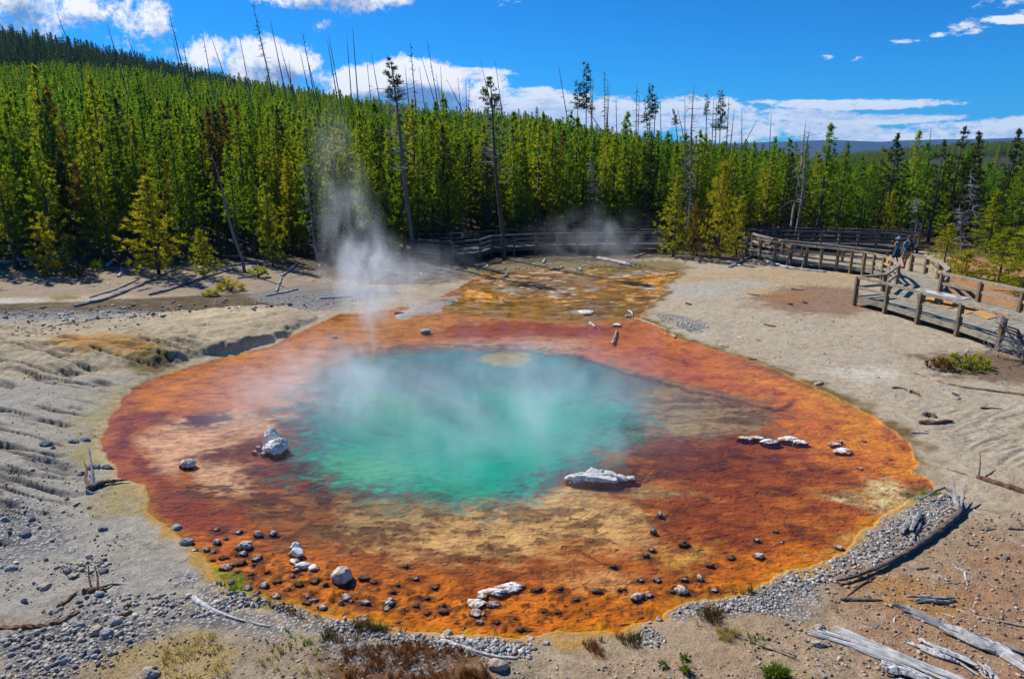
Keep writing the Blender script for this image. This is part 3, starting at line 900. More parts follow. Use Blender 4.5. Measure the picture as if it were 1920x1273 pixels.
    # --- colour of the deep water column
    P_([(590, 880), (555, 815), (585, 745), (645, 690), (720, 662), (850, 648), (1000, 655), (1110, 680), (1180, 725), (1190, 775), (1160, 825), (1110, 865), (1060, 895),
        (1000, 910), (930, 938), (880, 952), (790, 935), (700, 915), (640, 905)], C(60, 136, 138), 1.3, 0.98, warp=0.6)
    P_([(640, 870), (640, 790), (700, 730), (850, 705), (1050, 715), (1140, 770), (1120, 840), (1000, 880), (900, 915), (800, 900)], C(0, 178, 156), 1.5, 0.98, warp=0.7)
    P_([(800, 860), (860, 760), (1000, 760), (1060, 830), (930, 900)], C(0, 172, 150), 0.9, 0.9)
    P_([(620, 880), (640, 840), (760, 850), (800, 890), (700, 900)], C(96, 190, 128), 0.9, 0.6, warp=0.5)
    P_([(760, 905), (860, 885), (930, 905), (880, 935), (800, 925)], C(40, 178, 134), 0.7, 0.7, warp=0.5)
    P_([(730, 735), (800, 725), (800, 745), (740, 750)], C(84, 178, 120), 0.5, 0.6)
    P_([(905, 665), (930, 655), (985, 657), (998, 672), (975, 682), (930, 678)], C(196, 178, 118), 0.15, 0.95, warp=0.3)
    # dark lines drawn along the edges of the underwater shelves
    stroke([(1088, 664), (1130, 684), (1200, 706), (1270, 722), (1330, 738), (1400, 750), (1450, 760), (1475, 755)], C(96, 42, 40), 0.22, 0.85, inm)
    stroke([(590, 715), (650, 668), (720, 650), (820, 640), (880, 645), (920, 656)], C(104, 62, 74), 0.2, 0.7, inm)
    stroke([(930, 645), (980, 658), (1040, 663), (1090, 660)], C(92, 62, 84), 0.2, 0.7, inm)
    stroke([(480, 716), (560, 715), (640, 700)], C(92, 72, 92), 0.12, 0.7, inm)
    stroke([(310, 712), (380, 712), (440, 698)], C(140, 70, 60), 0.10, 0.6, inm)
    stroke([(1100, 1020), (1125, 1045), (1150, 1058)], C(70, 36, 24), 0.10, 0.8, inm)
    # far outflow
    P_([(840, 556), (900, 512), (1100, 500), (1280, 508), (1245, 548), (1205, 598), (1050, 600), (900, 590), (800, 585)], C(178, 118, 66), 0.6, 0.9)
    P_([(900, 520), (1000, 508), (1120, 512), (1100, 548), (950, 556)], C(184, 158, 140), 0.6, 0.75, mott=0.3)
    P_([(1080, 535), (1200, 515), (1270, 508), (1230, 560), (1120, 590), (1080, 570)], C(176, 108, 44), 0.7, 0.6, mott=0.2)
    P_([(1100, 560), (1230, 555), (1215, 590), (1100, 592)], C(142, 104, 52), 0.4, 0.6, mott=0.3)
    P_([(1050, 500), (1250, 496), (1260, 508), (1060, 514)], C(150, 140, 60), 0.3, 0.8)
    P_([(846, 545), (900, 540), (930, 560), (880, 575), (840, 565)], C(210, 122, 40), 0.4, 0.7)
    for q in ([(1030, 548), (1070, 545), (1068, 553), (1035, 556)], [(1072, 543), (1088, 541), (1088, 550), (1074, 551)], [(925, 540), (975, 541), (960, 550), (930, 548)],
              [(1105, 540), (1135, 536), (1130, 548), (1108, 548)], [(985, 530), (1020, 533), (1010, 540), (988, 538)], [(1190, 532), (1225, 530), (1222, 545), (1195, 545)],
              [(1040, 500), (1090, 498), (1085, 507), (1045, 508)], [(1080, 583), (1096, 580), (1114, 582), (1112, 587), (1082, 588)], [(1135, 515), (1230, 505), (1220, 514), (1150, 522)]):
        P_(q, C(208, 200, 190), 0.25, 0.8, warp=0.8)
    P_([(742, 592), (778, 566), (860, 552), (856, 566), (810, 588), (762, 600)], C(194, 191, 188), 0.15, 0.97, warp=0.4)
    zone_is = np.zeros(n)
    # scattered dark cushions on the bed near the shores (bumps of the bed itself)
    rs = np.random.default_rng(5)
    lum = np.zeros(n)

    def lumps(poly, num, rlo, rhi, c, a=0.85, hh=0.03):
        q = np.array(gp(poly)); lo, hi = q.min(0), q.max(0)
        got = 0
        while got < num:
            cx, cy = rs.uniform(lo, hi)
            if poly_sdf(np.array([cx]), np.array([cy]), [tuple(t) for t in q])[0] > 0 or float(f_pool(cx, cy)) > -0.12: continue
            got += 1
            r = rs.uniform(rlo, rhi) * (0.6 + rs.random() ** 2)
            s = np.nonzero((np.abs(xn - cx) < r * 2.4) & (np.abs(yn - cy) < r * 2.4))[0]
            th = rs.uniform(0, 3.14); e = rs.uniform(0.55, 1.0)
            dx = (xn[s] - cx) + (nf[s] - 0.5) * r * 1.3; dy = (yn[s] - cy) + (fbm(xn[s] * 9, yn[s] * 9, 2, got) - 0.5) * r * 1.3
            ux = (dx * math.cos(th) + dy * math.sin(th)) / 1.25; uy = (-dx * math.sin(th) + dy * math.cos(th)) / e
            w = sstep(1.15, 0.7, np.hypot(ux, uy) / r) * a * rs.uniform(0.6, 1)
            col[s] = col[s] * (1 - w[:, None]) + np.array(c)[None] * w[:, None]
            lum[s] = np.maximum(lum[s], w * hh * min(1.5, r / 0.08))
    lumps([(360, 1010), (520, 1020), (760, 1090), (1000, 1100), (1250, 1080), (1420, 1060), (1550, 1050), (1400, 1120), (1200, 1180), (900, 1200), (600, 1150), (420, 1100)], 150, 0.03, 0.075, C(92, 48, 22), 0.8, 0.04)
    lumps([(420, 1060), (700, 1110), (1100, 1130), (1350, 1080), (1450, 1085), (1200, 1180), (900, 1200), (500, 1130)], 130, 0.02, 0.05, C(72, 40, 20), 0.85, 0.03)
    lumps([(1200, 650), (1450, 690), (1650, 800), (1700, 900), (1560, 900), (1300, 720)], 90, 0.03, 0.08, C(124, 52, 28), 0.6, 0.015)
    lumps([(1560, 920), (1720, 900), (1720, 930), (1640, 970), (1600, 960)], 130, 0.02, 0.05, C(110, 72, 34), 0.8, 0.02)
    mottle([(290, 870), (560, 860), (700, 930), (700, 1000), (560, 1000), (430, 970), (330, 930)], C(96, 50, 42), 1.6, 3.2, 0.50, 0.8, 0.06, 301, hgt=0.02)
    mottle([(230, 780), (460, 770), (520, 850), (420, 880), (250, 860)], C(150, 80, 70), 1.5, 3.6, 0.60, 0.5, 0.05, 302)
    mottle([(600, 930), (900, 950), (1180, 930), (1230, 1010), (1000, 1070), (700, 1040)], C(100, 58, 34), 1.9, 3.6, 0.525, 0.75, 0.06, 303, hgt=0.03)
    mottle([(640, 940), (1180, 930), (1200, 1020), (1000, 1060), (700, 1030)], C(226, 184, 118), 2.6, 4.2, 0.56, 0.6, 0.06, 304)
    mottle([(1150, 830), (1550, 840), (1620, 940), (1450, 1040), (1250, 1070), (1180, 940)], C(86, 36, 22), 1.3, 2.6, 0.55, 0.6, 0.07, 305, hgt=0.02)
    mottle([(1150, 830), (1550, 840), (1620, 940), (1450, 1040), (1250, 1070), (1180, 940)], C(196, 104, 44), 1.4, 3.4, 0.57, 0.6, 0.06, 306)
    mottle([(1150, 740), (1420, 740), (1470, 790), (1300, 830), (1160, 820)], C(110, 70, 62), 1.2, 3.4, 0.52, 0.8, 0.06, 307)
    mottle([(1100, 640), (1260, 630), (1480, 700), (1640, 800), (1500, 800), (1300, 730)], C(186, 78, 40), 1.0, 3.6, 0.56, 0.4, 0.07, 308)
    mottle([(300, 700), (640, 620), (1200, 600), (1200, 640), (640, 690), (400, 760)], C(160, 72, 58), 0.7, 3.2, 0.54, 0.45, 0.08, 309)
    mottle([(400, 1040), (760, 1090), (1200, 1090), (1560, 1010), (1560, 1060), (1200, 1180), (900, 1200), (500, 1130)], C(150, 66, 16), 1.8, 3.0, 0.55, 0.5, 0.07, 310, hgt=0.015)
    mottle([(400, 1040), (760, 1090), (1200, 1090), (1560, 1010), (1560, 1060), (1200, 1180), (900, 1200), (500, 1130)], C(84, 48, 22), 4.5, 7.5, 0.60, 0.75, 0.04, 311, hgt=0.03)
    mottle([(470, 780), (620, 700), (640, 860), (600, 930), (500, 880)], C(92, 46, 52), 1.2, 2.8, 0.50, 0.75, 0.08, 312)
    mottle([(860, 500), (1270, 500), (1240, 590), (900, 600), (820, 570)], C(200, 186, 172), 2.0, 3.2, 0.575, 0.65, 0.08, 313, hgt=0.015)
    mottle([(860, 500), (1270, 500), (1240, 590), (900, 600), (820, 570)], C(100, 72, 34), 1.6, 3.0, 0.56, 0.7, 0.05, 314)
    mottle([(1540, 915), (1740, 890), (1720, 940), (1640, 975)], C(216, 140, 52), 2.2, 3.0, 0.56, 0.6, 0.06, 315)
    mottle([(560, 1000), (900, 1010), (1150, 1030), (1000, 1090), (700, 1080)], C(120, 52, 26), 2.0, 4.0, 0.52, 0.7, 0.06, 316, hgt=0.02)
    for (a, b, w_) in smalls + smalls2 + smalls3 + [(p_[0], p_[1], 15) for p_ in browns]:
        g_ = G(a, b, 0); r = w_ * depth(g_) / FPX * 0.5 * rs.uniform(1.3, 2.1)
        cx, cy = g_.x + r * 0.15, g_.y - r * 0.1
        s = np.nonzero((np.abs(xn - cx) < r * 2) & (np.abs(yn - cy) < r * 2))[0]
        dd_ = np.hypot((xn[s] - cx) / 1.3, yn[s] - cy) / r + (nf[s] - 0.5) * 1.1
        w = sstep(1.05, 0.6, dd_) * rs.uniform(0.5, 0.9) * inm[s]
        col[s] = col[s] * (1 - w[:, None]) + C(84, 42, 20)[None] * w[:, None]
    z[np.nonzero(near)[0]] += lum
    # rims
    rimn = fbm(xn * 2.2, yn * 2.2, 3, 201)
    left = sstep(-2, -5, xn)
    right = sstep(2.5, 6, xn) * sstep(12.5, 14.5, yn)
    rim_cream = sstep(0.34, 0.05, dp + (rimn - 0.5) * 0.3) * outm * left
    col[:] = col * (1 - 0.75 * rim_cream[:, None]) + C(214, 196, 156)[None] * 0.75 * rim_cream[:, None]
    ro = sstep(0.6, 0.05, dp + (rimn - 0.5) * 0.9) * outm * right
    col[:] = col * (1 - 0.9 * ro[:, None]) + C(122, 98, 40)[None] * 0.9 * ro[:, None]
    ry = sstep(-0.45, -0.1, dp) * inm * right * sstep(16.5, 18, yn) * sstep(23, 21, yn)
    col[:] = col * (1 - 0.55 * ry[:, None]) + C(168, 140, 34)[None] * 0.55 * ry[:, None]
    nr = sstep(0.34, 0.0, dp + (rimn - 0.5) * 0.8) * outm * sstep(13.5, 12, yn)
    col[:] = col * (1 - 0.8 * nr[:, None]) + C(190, 130, 60)[None] * 0.8 * nr[:, None]
    yl = sstep(-0.25, -0.02, dp) * inm * sstep(14, 12, yn)
    col[:] = col * (1 - 0.5 * yl[:, None]) + C(190, 126, 24)[None] * 0.5 * yl[:, None]
    paint([(388, 1062), (415, 1075), (452, 1098), (462, 1112), (430, 1110), (395, 1085)], C(138, 162, 36), 0.12, 0.9, warp=0.3)
    paint([(480, 1110), (520, 1118), (560, 1132), (520, 1138), (480, 1122)], C(150, 140, 24), 0.12, 0.8, warp=0.3)
    paint([(1700, 925), (1755, 912), (1762, 925), (1715, 940)], C(104, 108, 34), 0.12, 0.85, warp=0.3)
    # sand bars and other patches carry the dry texture
    dry_p = gp([(742, 592), (778, 566), (860, 552), (856, 566), (810, 588), (762, 600)])
    s = (xn > -8) & (xn < 1) & (yn > 26) & (yn < 40)
    dd = poly_sdf(wx[s] * 0.4 + xn[s] * 0.6, wy[s] * 0.4 + yn[s] * 0.6, dry_p)
    zone[s, 0] *= sstep(-0.15, 0.15, dd)
    zi = np.nonzero(near)[0][s]
    z[zi] = np.maximum(z[zi], 0.06 * sstep(0.1, -0.5, dd) - 0.02 * sstep(-0.2, 0.3, dd) - 0.05 * sstep(0.2, 0.5, dd))
    # calm turquoise column: no mottling
    dq = f_deep(xn, yn)
    zone[:, 2] = 1 - 0.92 * sstep(0.8, -1.2, dq)
    full = np.empty((len(x), 4)); full[:, 3] = 1
    full[near, :3] = col
    yy = y[~near]
    fc = np.array((0.035, 0.045, 0.018))
    full[~near, :3] = fc
    zf = np.zeros((len(x), 4)); zf[:, 3] = 1; zf[near, :3] = zone
    # blend to the forest floor beyond the clearing
    R, Cc = Y.shape
    idx = np.arange(R * Cc).reshape(R, Cc)
    f = np.stack([idx[:-1, :-1], idx[:-1, 1:], idx[1:, 1:], idx[1:, :-1]], -1).reshape(-1, 4)
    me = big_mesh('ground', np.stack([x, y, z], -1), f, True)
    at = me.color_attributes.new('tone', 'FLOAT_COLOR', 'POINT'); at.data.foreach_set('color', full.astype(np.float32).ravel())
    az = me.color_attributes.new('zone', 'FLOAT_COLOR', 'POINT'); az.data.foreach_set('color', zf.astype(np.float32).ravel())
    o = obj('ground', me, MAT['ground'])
    tag(o, 'pale sinter ground with the orange and turquoise spring basin', None, None, 'structure')


build_ground()


def build_water():
    q = POOL
    xs = np.arange(-15, 15, 0.25); ys = np.arange(7.5, 42, 0.25)
    XX, YY = np.meshgrid(xs, ys)
    d = f_pool(XX, YY)
    keep = d < 0.5
    idx = -np.ones(XX.shape, int); idx[keep] = np.arange(keep.sum())
    v = np.stack([XX[keep], YY[keep], np.zeros(keep.sum())], -1)
    a, b, c, e = idx[:-1, :-1], idx[:-1, 1:], idx[1:, 1:], idx[1:, :-1]
    ok = (a >= 0) & (b >= 0) & (c >= 0) & (e >= 0)
    f = np.stack([a[ok], b[ok], c[ok], e[ok]], -1)
    m, k, out = new_mat('spring_water')
    tc = k.node('ShaderNodeTexCoord')
    v1 = k.vm('MULTIPLY', tc.outputs['Object'], (0.55, 1.0, 1.0))
    n1 = k.noise(v1, 7.5, 3, 0.55, 0.6)
    n2 = k.noise(v1, 24.0, 2, 0.5)
    hgt = k.math('ADD', n1, k.math('MULTIPLY', n2, 0.35))
    bn = k.node('ShaderNodeBump'); bn.inputs['Strength'].default_value = 0.35; bn.inputs['Distance'].default_value = 0.02
    k.l.new(hgt, bn.inputs['Height'])
    fr = k.node('ShaderNodeFresnel'); fr.inputs[0].default_value = 1.33; k.l.new(bn.outputs[0], fr.inputs[1])
    gl = k.node('ShaderNodeBsdfGlossy'); gl.inputs['Roughness'].default_value = 0.08; k.l.new(bn.outputs[0], gl.inputs['Normal'])
    tr = k.node('ShaderNodeBsdfTransparent'); tr.inputs[0].default_value = (0.96, 0.98, 0.98, 1)
    mx = k.node('ShaderNodeMixShader')
    k.l.new(k.math('MULTIPLY', fr.outputs[0], 0.95), mx.inputs[0]); k.l.new(tr.outputs[0], mx.inputs[1]); k.l.new(gl.outputs[0], mx.inputs[2])
    k.l.new(mx.outputs[0], out.inputs[0])
    o = obj('water', big_mesh('water', v, f, True), m)
    tag(o, 'clear steaming water of the hot spring', None, None, 'structure')


build_water()

# ==== PART 2 ====
# ------------------------------------------------------------------ pines
def tube_arrays(pts, rad, n=6):
    mb = MB(); mb.tube(pts, rad, n)
    v = np.array([tuple(a) for a in mb.v]); tri = []
    for f in mb.f:
        for i in range(1, len(f) - 1): tri.append((f[0], f[i], f[i + 1]))
    return v, np.array(tri)


def tufts(P, D, K, L, Wd, rng, spread=0.85, up=0.3):
    """needle clumps: K narrow leaf faces round each point P pointing along D"""
    n = len(P)
    P = np.repeat(np.asarray(P, float), K, 0); D = np.repeat(np.asarray(D, float), K, 0)
    R = rng.normal(size=P.shape)
    R /= np.linalg.norm(R, axis=1)[:, None]
    d = D + R * spread + np.array([0, 0, up])
    d /= np.linalg.norm(d, axis=1)[:, None]
    l = L * rng.uniform(0.7, 1.25, len(P))[:, None]
    s = np.cross(d, rng.normal(size=P.shape)); s /= np.linalg.norm(s, axis=1)[:, None]
    b = P + R * L * 0.18
    w = Wd * rng.uniform(0.7, 1.3, len(P))[:, None]
    v = np.stack([b - s * w * 0.5, b + s * w * 0.5, b + d * l], 1).reshape(-1, 3)
    f = np.arange(len(v)).reshape(-1, 3)
    return v, f


def pine_geo(seed, h=9.0, R=1.0, cb=0.3, whorl=0.40, K=10, L=0.24, Wd=0.085, sparse=0.0, lean=0.0, top=1.0, bare=0.0):
    rng = np.random.default_rng(seed)
    P = []; D = []
    z = cb * h
    lop = rng.uniform(0, 6.28); lopa = rng.uniform(0.1, 0.3)
    while z < h - 0.12:
        t = (z - cb * h) / (h - cb * h)
        prof = min(1.0, 1.2 * (1 - t) ** 0.8) * (0.55 + 0.45 * min(1, t / 0.18)) * top
        nb = rng.integers(4, 7)
        a0 = rng.uniform(0, 6.28)
        gap = rng.random() < sparse
        for b in range(nb):
            if gap or rng.random() < sparse * 0.7: continue
            a = a0 + 6.28 * b / nb + rng.normal() * 0.25
            r = R * prof * rng.uniform(0.6, 1.25) * (1 + lopa * math.cos(a - lop)) + 0.06
            el = math.radians(2 + 48 * t + rng.normal() * 9)
            d = np.array([math.cos(a) * math.cos(el), math.sin(a) * math.cos(el), math.sin(el)])
            s = 0.3 * r
            while s < r:
                q = np.array([0, 0, z]) + d * s
                q[2] += 0.12 * (s / max(R, .3)) ** 2
                P.append(q + rng.normal(size=3) * 0.06); D.append(d)
                s += rng.uniform(0.20, 0.30)
        z += whorl * rng.uniform(0.75, 1.25)
    for q in np.arange(h - 0.5, h, 0.11):
        P.append((0, 0, q)); D.append((rng.normal() * 0.3, rng.normal() * 0.3, 1))
    v, f = tufts(P, D, K, L, Wd, rng, 1.0)
    lx = lean * v[:, 2] ** 1.3 / h
    v[:, 0] += lx
    tr = 0.011 * h + 0.012
    tv, tf = tube_arrays([(0, 0, -0.4), (0, 0, h * 0.25), (0.03 * rng.normal(), 0.03 * rng.normal(), h * 0.6), (0, 0, h * 0.98)], [tr * 1.15, tr * 0.9, tr * 0.6, 0.012], 6)
    # dead lower branches
    bv = [tv]; bf = [tf]; off = len(tv)
    for i in range(int(22 * (1 if cb > 0.12 else 0.3))):
        zz = rng.uniform(0.06, max(cb, 0.12) + 0.12) * h; a = rng.uniform(0, 6.28); L_ = rng.uniform(0.25, 0.7) * R
        e = np.array([math.cos(a), math.sin(a), rng.uniform(-0.25, 0.15)]) * L_
        s = np.array([-math.sin(a), math.cos(a), 0]) * 0.012
        q = np.array([0, 0, zz])
        vv = np.array([q - s, q + s, q + e, q + np.array([0, 0, -0.02]), q + np.array([0, 0, 0.02])])
        bv.append(vv); bf.append(np.array([[0, 1, 2], [3, 4, 2]]) + off); off += 5
    tv = np.concatenate(bv); tf = np.concatenate(bf)
    tv[:, 0] += lean * np.clip(tv[:, 2], 0, None) ** 1.3 / h
    return (v, f), (tv, tf)


PINES = []      # (crown mesh, trunk mesh, height)
for i in range(10):
    h = 9.0
    prm = [dict(R=1.25, cb=0.16), dict(R=1.15, cb=0.20), dict(R=1.4, cb=0.12), dict(R=1.1, cb=0.28), dict(R=1.3, cb=0.10),
           dict(R=1.45, cb=0.25, sparse=0.12), dict(R=1.15, cb=0.36, sparse=0.15), dict(R=1.3, cb=0.10), dict(R=0.9, cb=0.22), dict(R=1.5, cb=0.30, sparse=0.2)][i]
    (cv, cf), (tv, tf) = pine_geo(100 + i, h, lean=0.02 * (i % 3 - 1), **prm)
    cm = big_mesh('crown_mesh', cv, cf); cm.materials.append(MAT['needle'])
    tm = big_mesh('trunk_mesh', tv, tf); tm.materials.append(MAT['bark'])
    both = big_mesh('pine_mesh', np.concatenate([cv, tv]), np.concatenate([cf, tf + len(cv)]))
    both.materials.append(MAT['needle']); both.materials.append(MAT['bark'])
    mi = np.zeros(len(cf) + len(tf), np.int32); mi[len(cf):] = 1
    both.polygons.foreach_set('material_index', mi)
    PINES.append((cm, tm, both, h))
BUSHY = []
for i in range(5):
    prm = [dict(h=4.5, R=1.15, cb=0.05), dict(h=4.0, R=1.0, cb=0.04), dict(h=2.0, R=1.0, cb=0.03), dict(h=5.0, R=0.95, cb=0.08), dict(h=3.0, R=0.8, cb=0.04)][i]
    (cv, cf), (tv, tf) = pine_geo(300 + i, whorl=0.2, K=11, L=0.20, Wd=0.05, **prm)
    cm = big_mesh('crown_mesh', cv, cf); cm.materials.append(MAT['needle_bright'])
    tm = big_mesh('trunk_mesh', tv, tf); tm.materials.append(MAT['bark'])
    BUSHY.append((cm, tm, None, prm['h']))


CROWNS = {}


def pine_tree(name, label, var, p, height, rz, group=None, wid=1.0, cat='pine tree', crown_mat=None, lean=None):
    cm, tm, _, h = var
    t = thing(name, label, cat, p, rz, group)
    s = height / h
    t.scale = (s * wid, s * wid, s)
    if lean is not None: t.rotation_euler = lean
    if crown_mat is not None:
        key = (cm.name, crown_mat.name)
        if key not in CROWNS:
            c2 = cm.copy(); c2.materials.clear(); c2.materials.append(crown_mat); CROWNS[key] = c2
        cm = CROWNS[key]
    obj('crown', cm, None, t)
    obj('trunk', tm, None, t)
    return t


def by_px(px, pyb, pyt):
    """ground point and true height of an upright thing whose foot and tip are seen at these directions"""
    p = T(px, pyb)
    d = raydir(px, pyt)
    r = math.hypot(p.x, p.y) / math.hypot(d.x, d.y)
    return p, CAM_H + d.z * r - p.z


# forest front line
_front = [(-500, 525), (0, 512), (100, 505), (200, 497), (330, 492), (420, 492), (560, 494), (640, 498), (700, 494), (760, 480), (840, 466), (1000, 461), (1200, 459), (1400, 454), (1600, 452), (1740, 452),
          (1800, 458), (1860, 470), (1920, 480), (2400, 480)]
_fa, _fr = [], []
for px, py in _front:
    g = G(px, py, 0.1)
    _fa.append(math.atan2(g.x, g.y)); _fr.append(math.hypot(g.x, g.y))


def front_r(az):
    return np.interp(az, _fa, _fr)


def scatter(cell, r0, r1, a0, a1, rng, frontline=True):
    half = r1 * 1.05
    xs = np.arange(-half, half, cell); ys = np.arange(20, half, cell)
    X, Y = np.meshgrid(xs, ys)
    X = X + rng.uniform(-0.46, 0.46, X.shape) * cell; Y = Y + rng.uniform(-0.46, 0.46, Y.shape) * cell
    r = np.hypot(X, Y); az = np.arctan2(X, Y)
    k_ = (r < r1) & (r > r0) & (az > a0) & (az < a1)
    if frontline: k_ &= r > front_r(az) + 0.3 * rng.normal(size=r.shape)
    return X[k_], Y[k_]


rf = np.random.default_rng(21)
A0, A1 = -0.74, 0.74
fx, fy = scatter(1.55, 38, 80, A0, A1, rf)
gx, gy = scatter(1.42, 80, 168, A0, A1, rf, False)
fx = np.concatenate([fx, gx]); fy = np.concatenate([fy, gy])
# keep the open glades: right edge clearing and round the boardwalk
def clear_ok(x, y):
    ok = np.ones(len(x), bool)
    r = np.hypot(x, y); az = np.arctan2(x, y)
    ok &= ~((az > 0.42) & (r < 64) & (rf.random(len(x)) < 0.25))
    return ok
ok = clear_ok(fx, fy); fx, fy = fx[ok], fy[ok]
fr = np.hypot(fx, fy); faz = np.arctan2(fx, fy)
fh = tree_h(faz) * rf.uniform(0.60, 1.05, len(fx)) * np.where(rf.random(len(fx)) < 0.05, 1.22, 1.0)
clump = fbm(fx * 0.06, fy * 0.06, 3, 9)
fh *= 0.85 + 0.3 * clump
fh *= 1 - 0.36 * sstep(55, 95, fr)
fwid = rf.uniform(0.85, 1.2, len(fx)) * (1 + 0.22 * sstep(55, 95, fr)) * 1.08 * (1 - 0.1 * sstep(0.1, -0.2, faz))
fvar = rf.integers(0, 10, len(fx)); frz = rf.uniform(0, 6.28, len(fx))
fz = H(fx, fy, False)
view = np.abs(faz) < math.atan(0.76)
order = np.argsort(fr - np.where(view, 0, -500) * -1)
order = [i for i in np.argsort(fr) if view[i]][:272]
single = set(order)
zones = [(-9, 0, 'lodgepole pine in the front rows at the far left, above the sandy bank'),
         (240, 0, 'lodgepole pine in the front rows behind the bushy bright pine'),
         (470, 0, 'lodgepole pine in the front rows between the leaning grey trunk and the steam plume'),
         (700, 0, 'lodgepole pine in the front rows behind the steam and tall ragged pine'),
         (960, 0, 'lodgepole pine in the front rows behind the shaded middle boardwalk'),
         (1240, 0, 'lodgepole pine in the front rows near the yellow-green pine cluster'),
         (1420, 0, 'lodgepole pine in the front rows behind the far straight boardwalk'),
         (1720, 0, 'lodgepole pine in the right-hand stand beyond the two walkers')]
kinds = ['slender green', 'narrow green', 'full green', 'thin high-crowned', 'dense low-branched', 'broad ragged', 'sparse high-crowned', 'deep-crowned', 'spindly green', 'wide patchy']
for i in order:
    px = CX + FPX * fx[i] / (fy[i] * math.cos(PITCH) + CAM_H * math.sin(PITCH))
    z_ = [q for q in zones if q[0] <= px]
    z_ = z_[-1][2] if z_ else zones[0][2]
    rv = rf.random()
    cmx, kd_ = (MAT['needle_rust'], 'rusty dying') if rv < 0.02 else (MAT['needle_dark'], 'dark dull-green') if rv < 0.15 else (MAT['needle_bright'], 'bright yellow-green') if rv < 0.24 else (None, '')
    hq = fh[i] / tree_h(faz[i])
    sz_ = 'very tall' if hq > 1.12 else 'tall' if hq > 0.98 else 'short' if hq < 0.76 else 'middling'
    pine_tree('pine_tree', sz_ + ' ' + (kd_ or kinds[fvar[i]]) + ' ' + z_.replace('lodgepole pine in the front rows', 'pine'), PINES[fvar[i]], (fx[i], fy[i], fz[i] - 0.05), fh[i], frz[i], z_.replace('lodgepole pine', 'pines'), float(fwid[i]), crown_mat=cmx)


def forest(name, x, y, z, h, var, rz, label, mat_=None, wid=None):
    n = len(x)
    me = bpy.data.meshes.new(name)
    me.vertices.add(n); me.vertices.foreach_set('co', np.stack([x, y, z], -1).astype(np.float32).ravel())
    if wid is None: wid = np.full(n, 1.15)
    for nm, ty, val in (('hgt', 'FLOAT', h / 9.0), ('wid', 'FLOAT', h / 9.0 * wid), ('turn', 'FLOAT', rz), ('var', 'INT', var)):
        a = me.attributes.new(nm, ty, 'POINT'); a.data.foreach_set('value', np.asarray(val, np.float32 if ty == 'FLOAT' else np.int32))
    me.update()
    o = obj(name, me)
    g = bpy.data.node_groups.new(name + '_nodes', 'GeometryNodeTree')
    g.interface.new_socket('Geometry', in_out='INPUT', socket_type='NodeSocketGeometry')
    g.interface.new_socket('Geometry', in_out='OUTPUT', socket_type='NodeSocketGeometry')
    q = NT(g)
    gi = q.node('NodeGroupInput'); go = q.node('NodeGroupOutput')
    jn = q.node('GeometryNodeJoinGeometry')
    for i in range(10):
        nm_ = (mat_ or '') + 'forest_pine_source.%d' % i
        src = bpy.data.objects.get(nm_)
        if src is None:
            me_ = PINES[i][2]
            if mat_:
                me_ = me_.copy(); me_.materials[0] = MAT[mat_]
            src = bpy.data.objects.new(nm_, me_)
        oi = q.node('GeometryNodeObjectInfo'); oi.inputs['Object'].default_value = src
        oi.inputs['As Instance'].default_value = True
        g.links.new(oi.outputs['Geometry'], jn.inputs[0])
    def attr(nm, ty):
        a = q.node('GeometryNodeInputNamedAttribute', data_type=ty); a.inputs[0].default_value = nm
        return a.outputs[0]
    ip = q.node('GeometryNodeInstanceOnPoints')
    g.links.new(gi.outputs[0], ip.inputs['Points']); g.links.new(jn.outputs[0], ip.inputs['Instance'])
    ip.inputs['Pick Instance'].default_value = True
    g.links.new(attr('var', 'INT'), ip.inputs['Instance Index'])
    cr = q.node('ShaderNodeCombineXYZ'); g.links.new(attr('turn', 'FLOAT'), cr.inputs[2])
    g.links.new(cr.outputs[0], ip.inputs['Rotation'])
    cs = q.node('ShaderNodeCombineXYZ')
    hs = attr('hgt', 'FLOAT')
    ws = attr('wid', 'FLOAT')
    g.links.new(ws, cs.inputs[0]); g.links.new(ws, cs.inputs[1]); g.links.new(hs, cs.inputs[2])
    g.links.new(cs.outputs[0], ip.inputs['Scale'])
    g.links.new(ip.outputs[0], go.inputs[0])
    md = o.modifiers.new('scatter', 'NODES'); md.node_group = g
    tag(o, label, 'forest', None, 'stuff')
    return o


rest = np.array([i not in single and faz[i] > A0 for i in range(len(fx))])
forest('forest', fx[rest], fy[rest], fz[rest] - 0.05, fh[rest], fvar[rest], frz[rest], 'dense green pine forest covering the slope behind the front rows', 'needle_hill', fwid[rest])
hx, hy = scatter(3.0, 300, 440, -0.74, -0.05, rf, False)
hz = HILL(hx, hy); hn = len(hx)
forest('far_forest', hx, hy, hz, rf.uniform(6.5, 11, hn), rf.integers(0, 10, hn), rf.uniform(0, 6.28, hn), 'dark pine forest on the far ridge at the upper left', 'needle_cloud_shade')
jx, jy = scatter(4.2, 560, 770, 0.30, 0.80, rf, False)
kx, ky = scatter(3.6, 168, 300, 0.2, 0.76, rf, False)
jx = np.concatenate([jx, kx]); jy = np.concatenate([jy, ky])
jn_ = len(jx)
forest('plateau_forest', jx, jy, HILL(jx, jy), rf.uniform(5.5, 9.5, jn_), rf.integers(0, 10, jn_), rf.uniform(0, 6.28, jn_), 'pine forest on the low plateau beyond the right-hand trees')

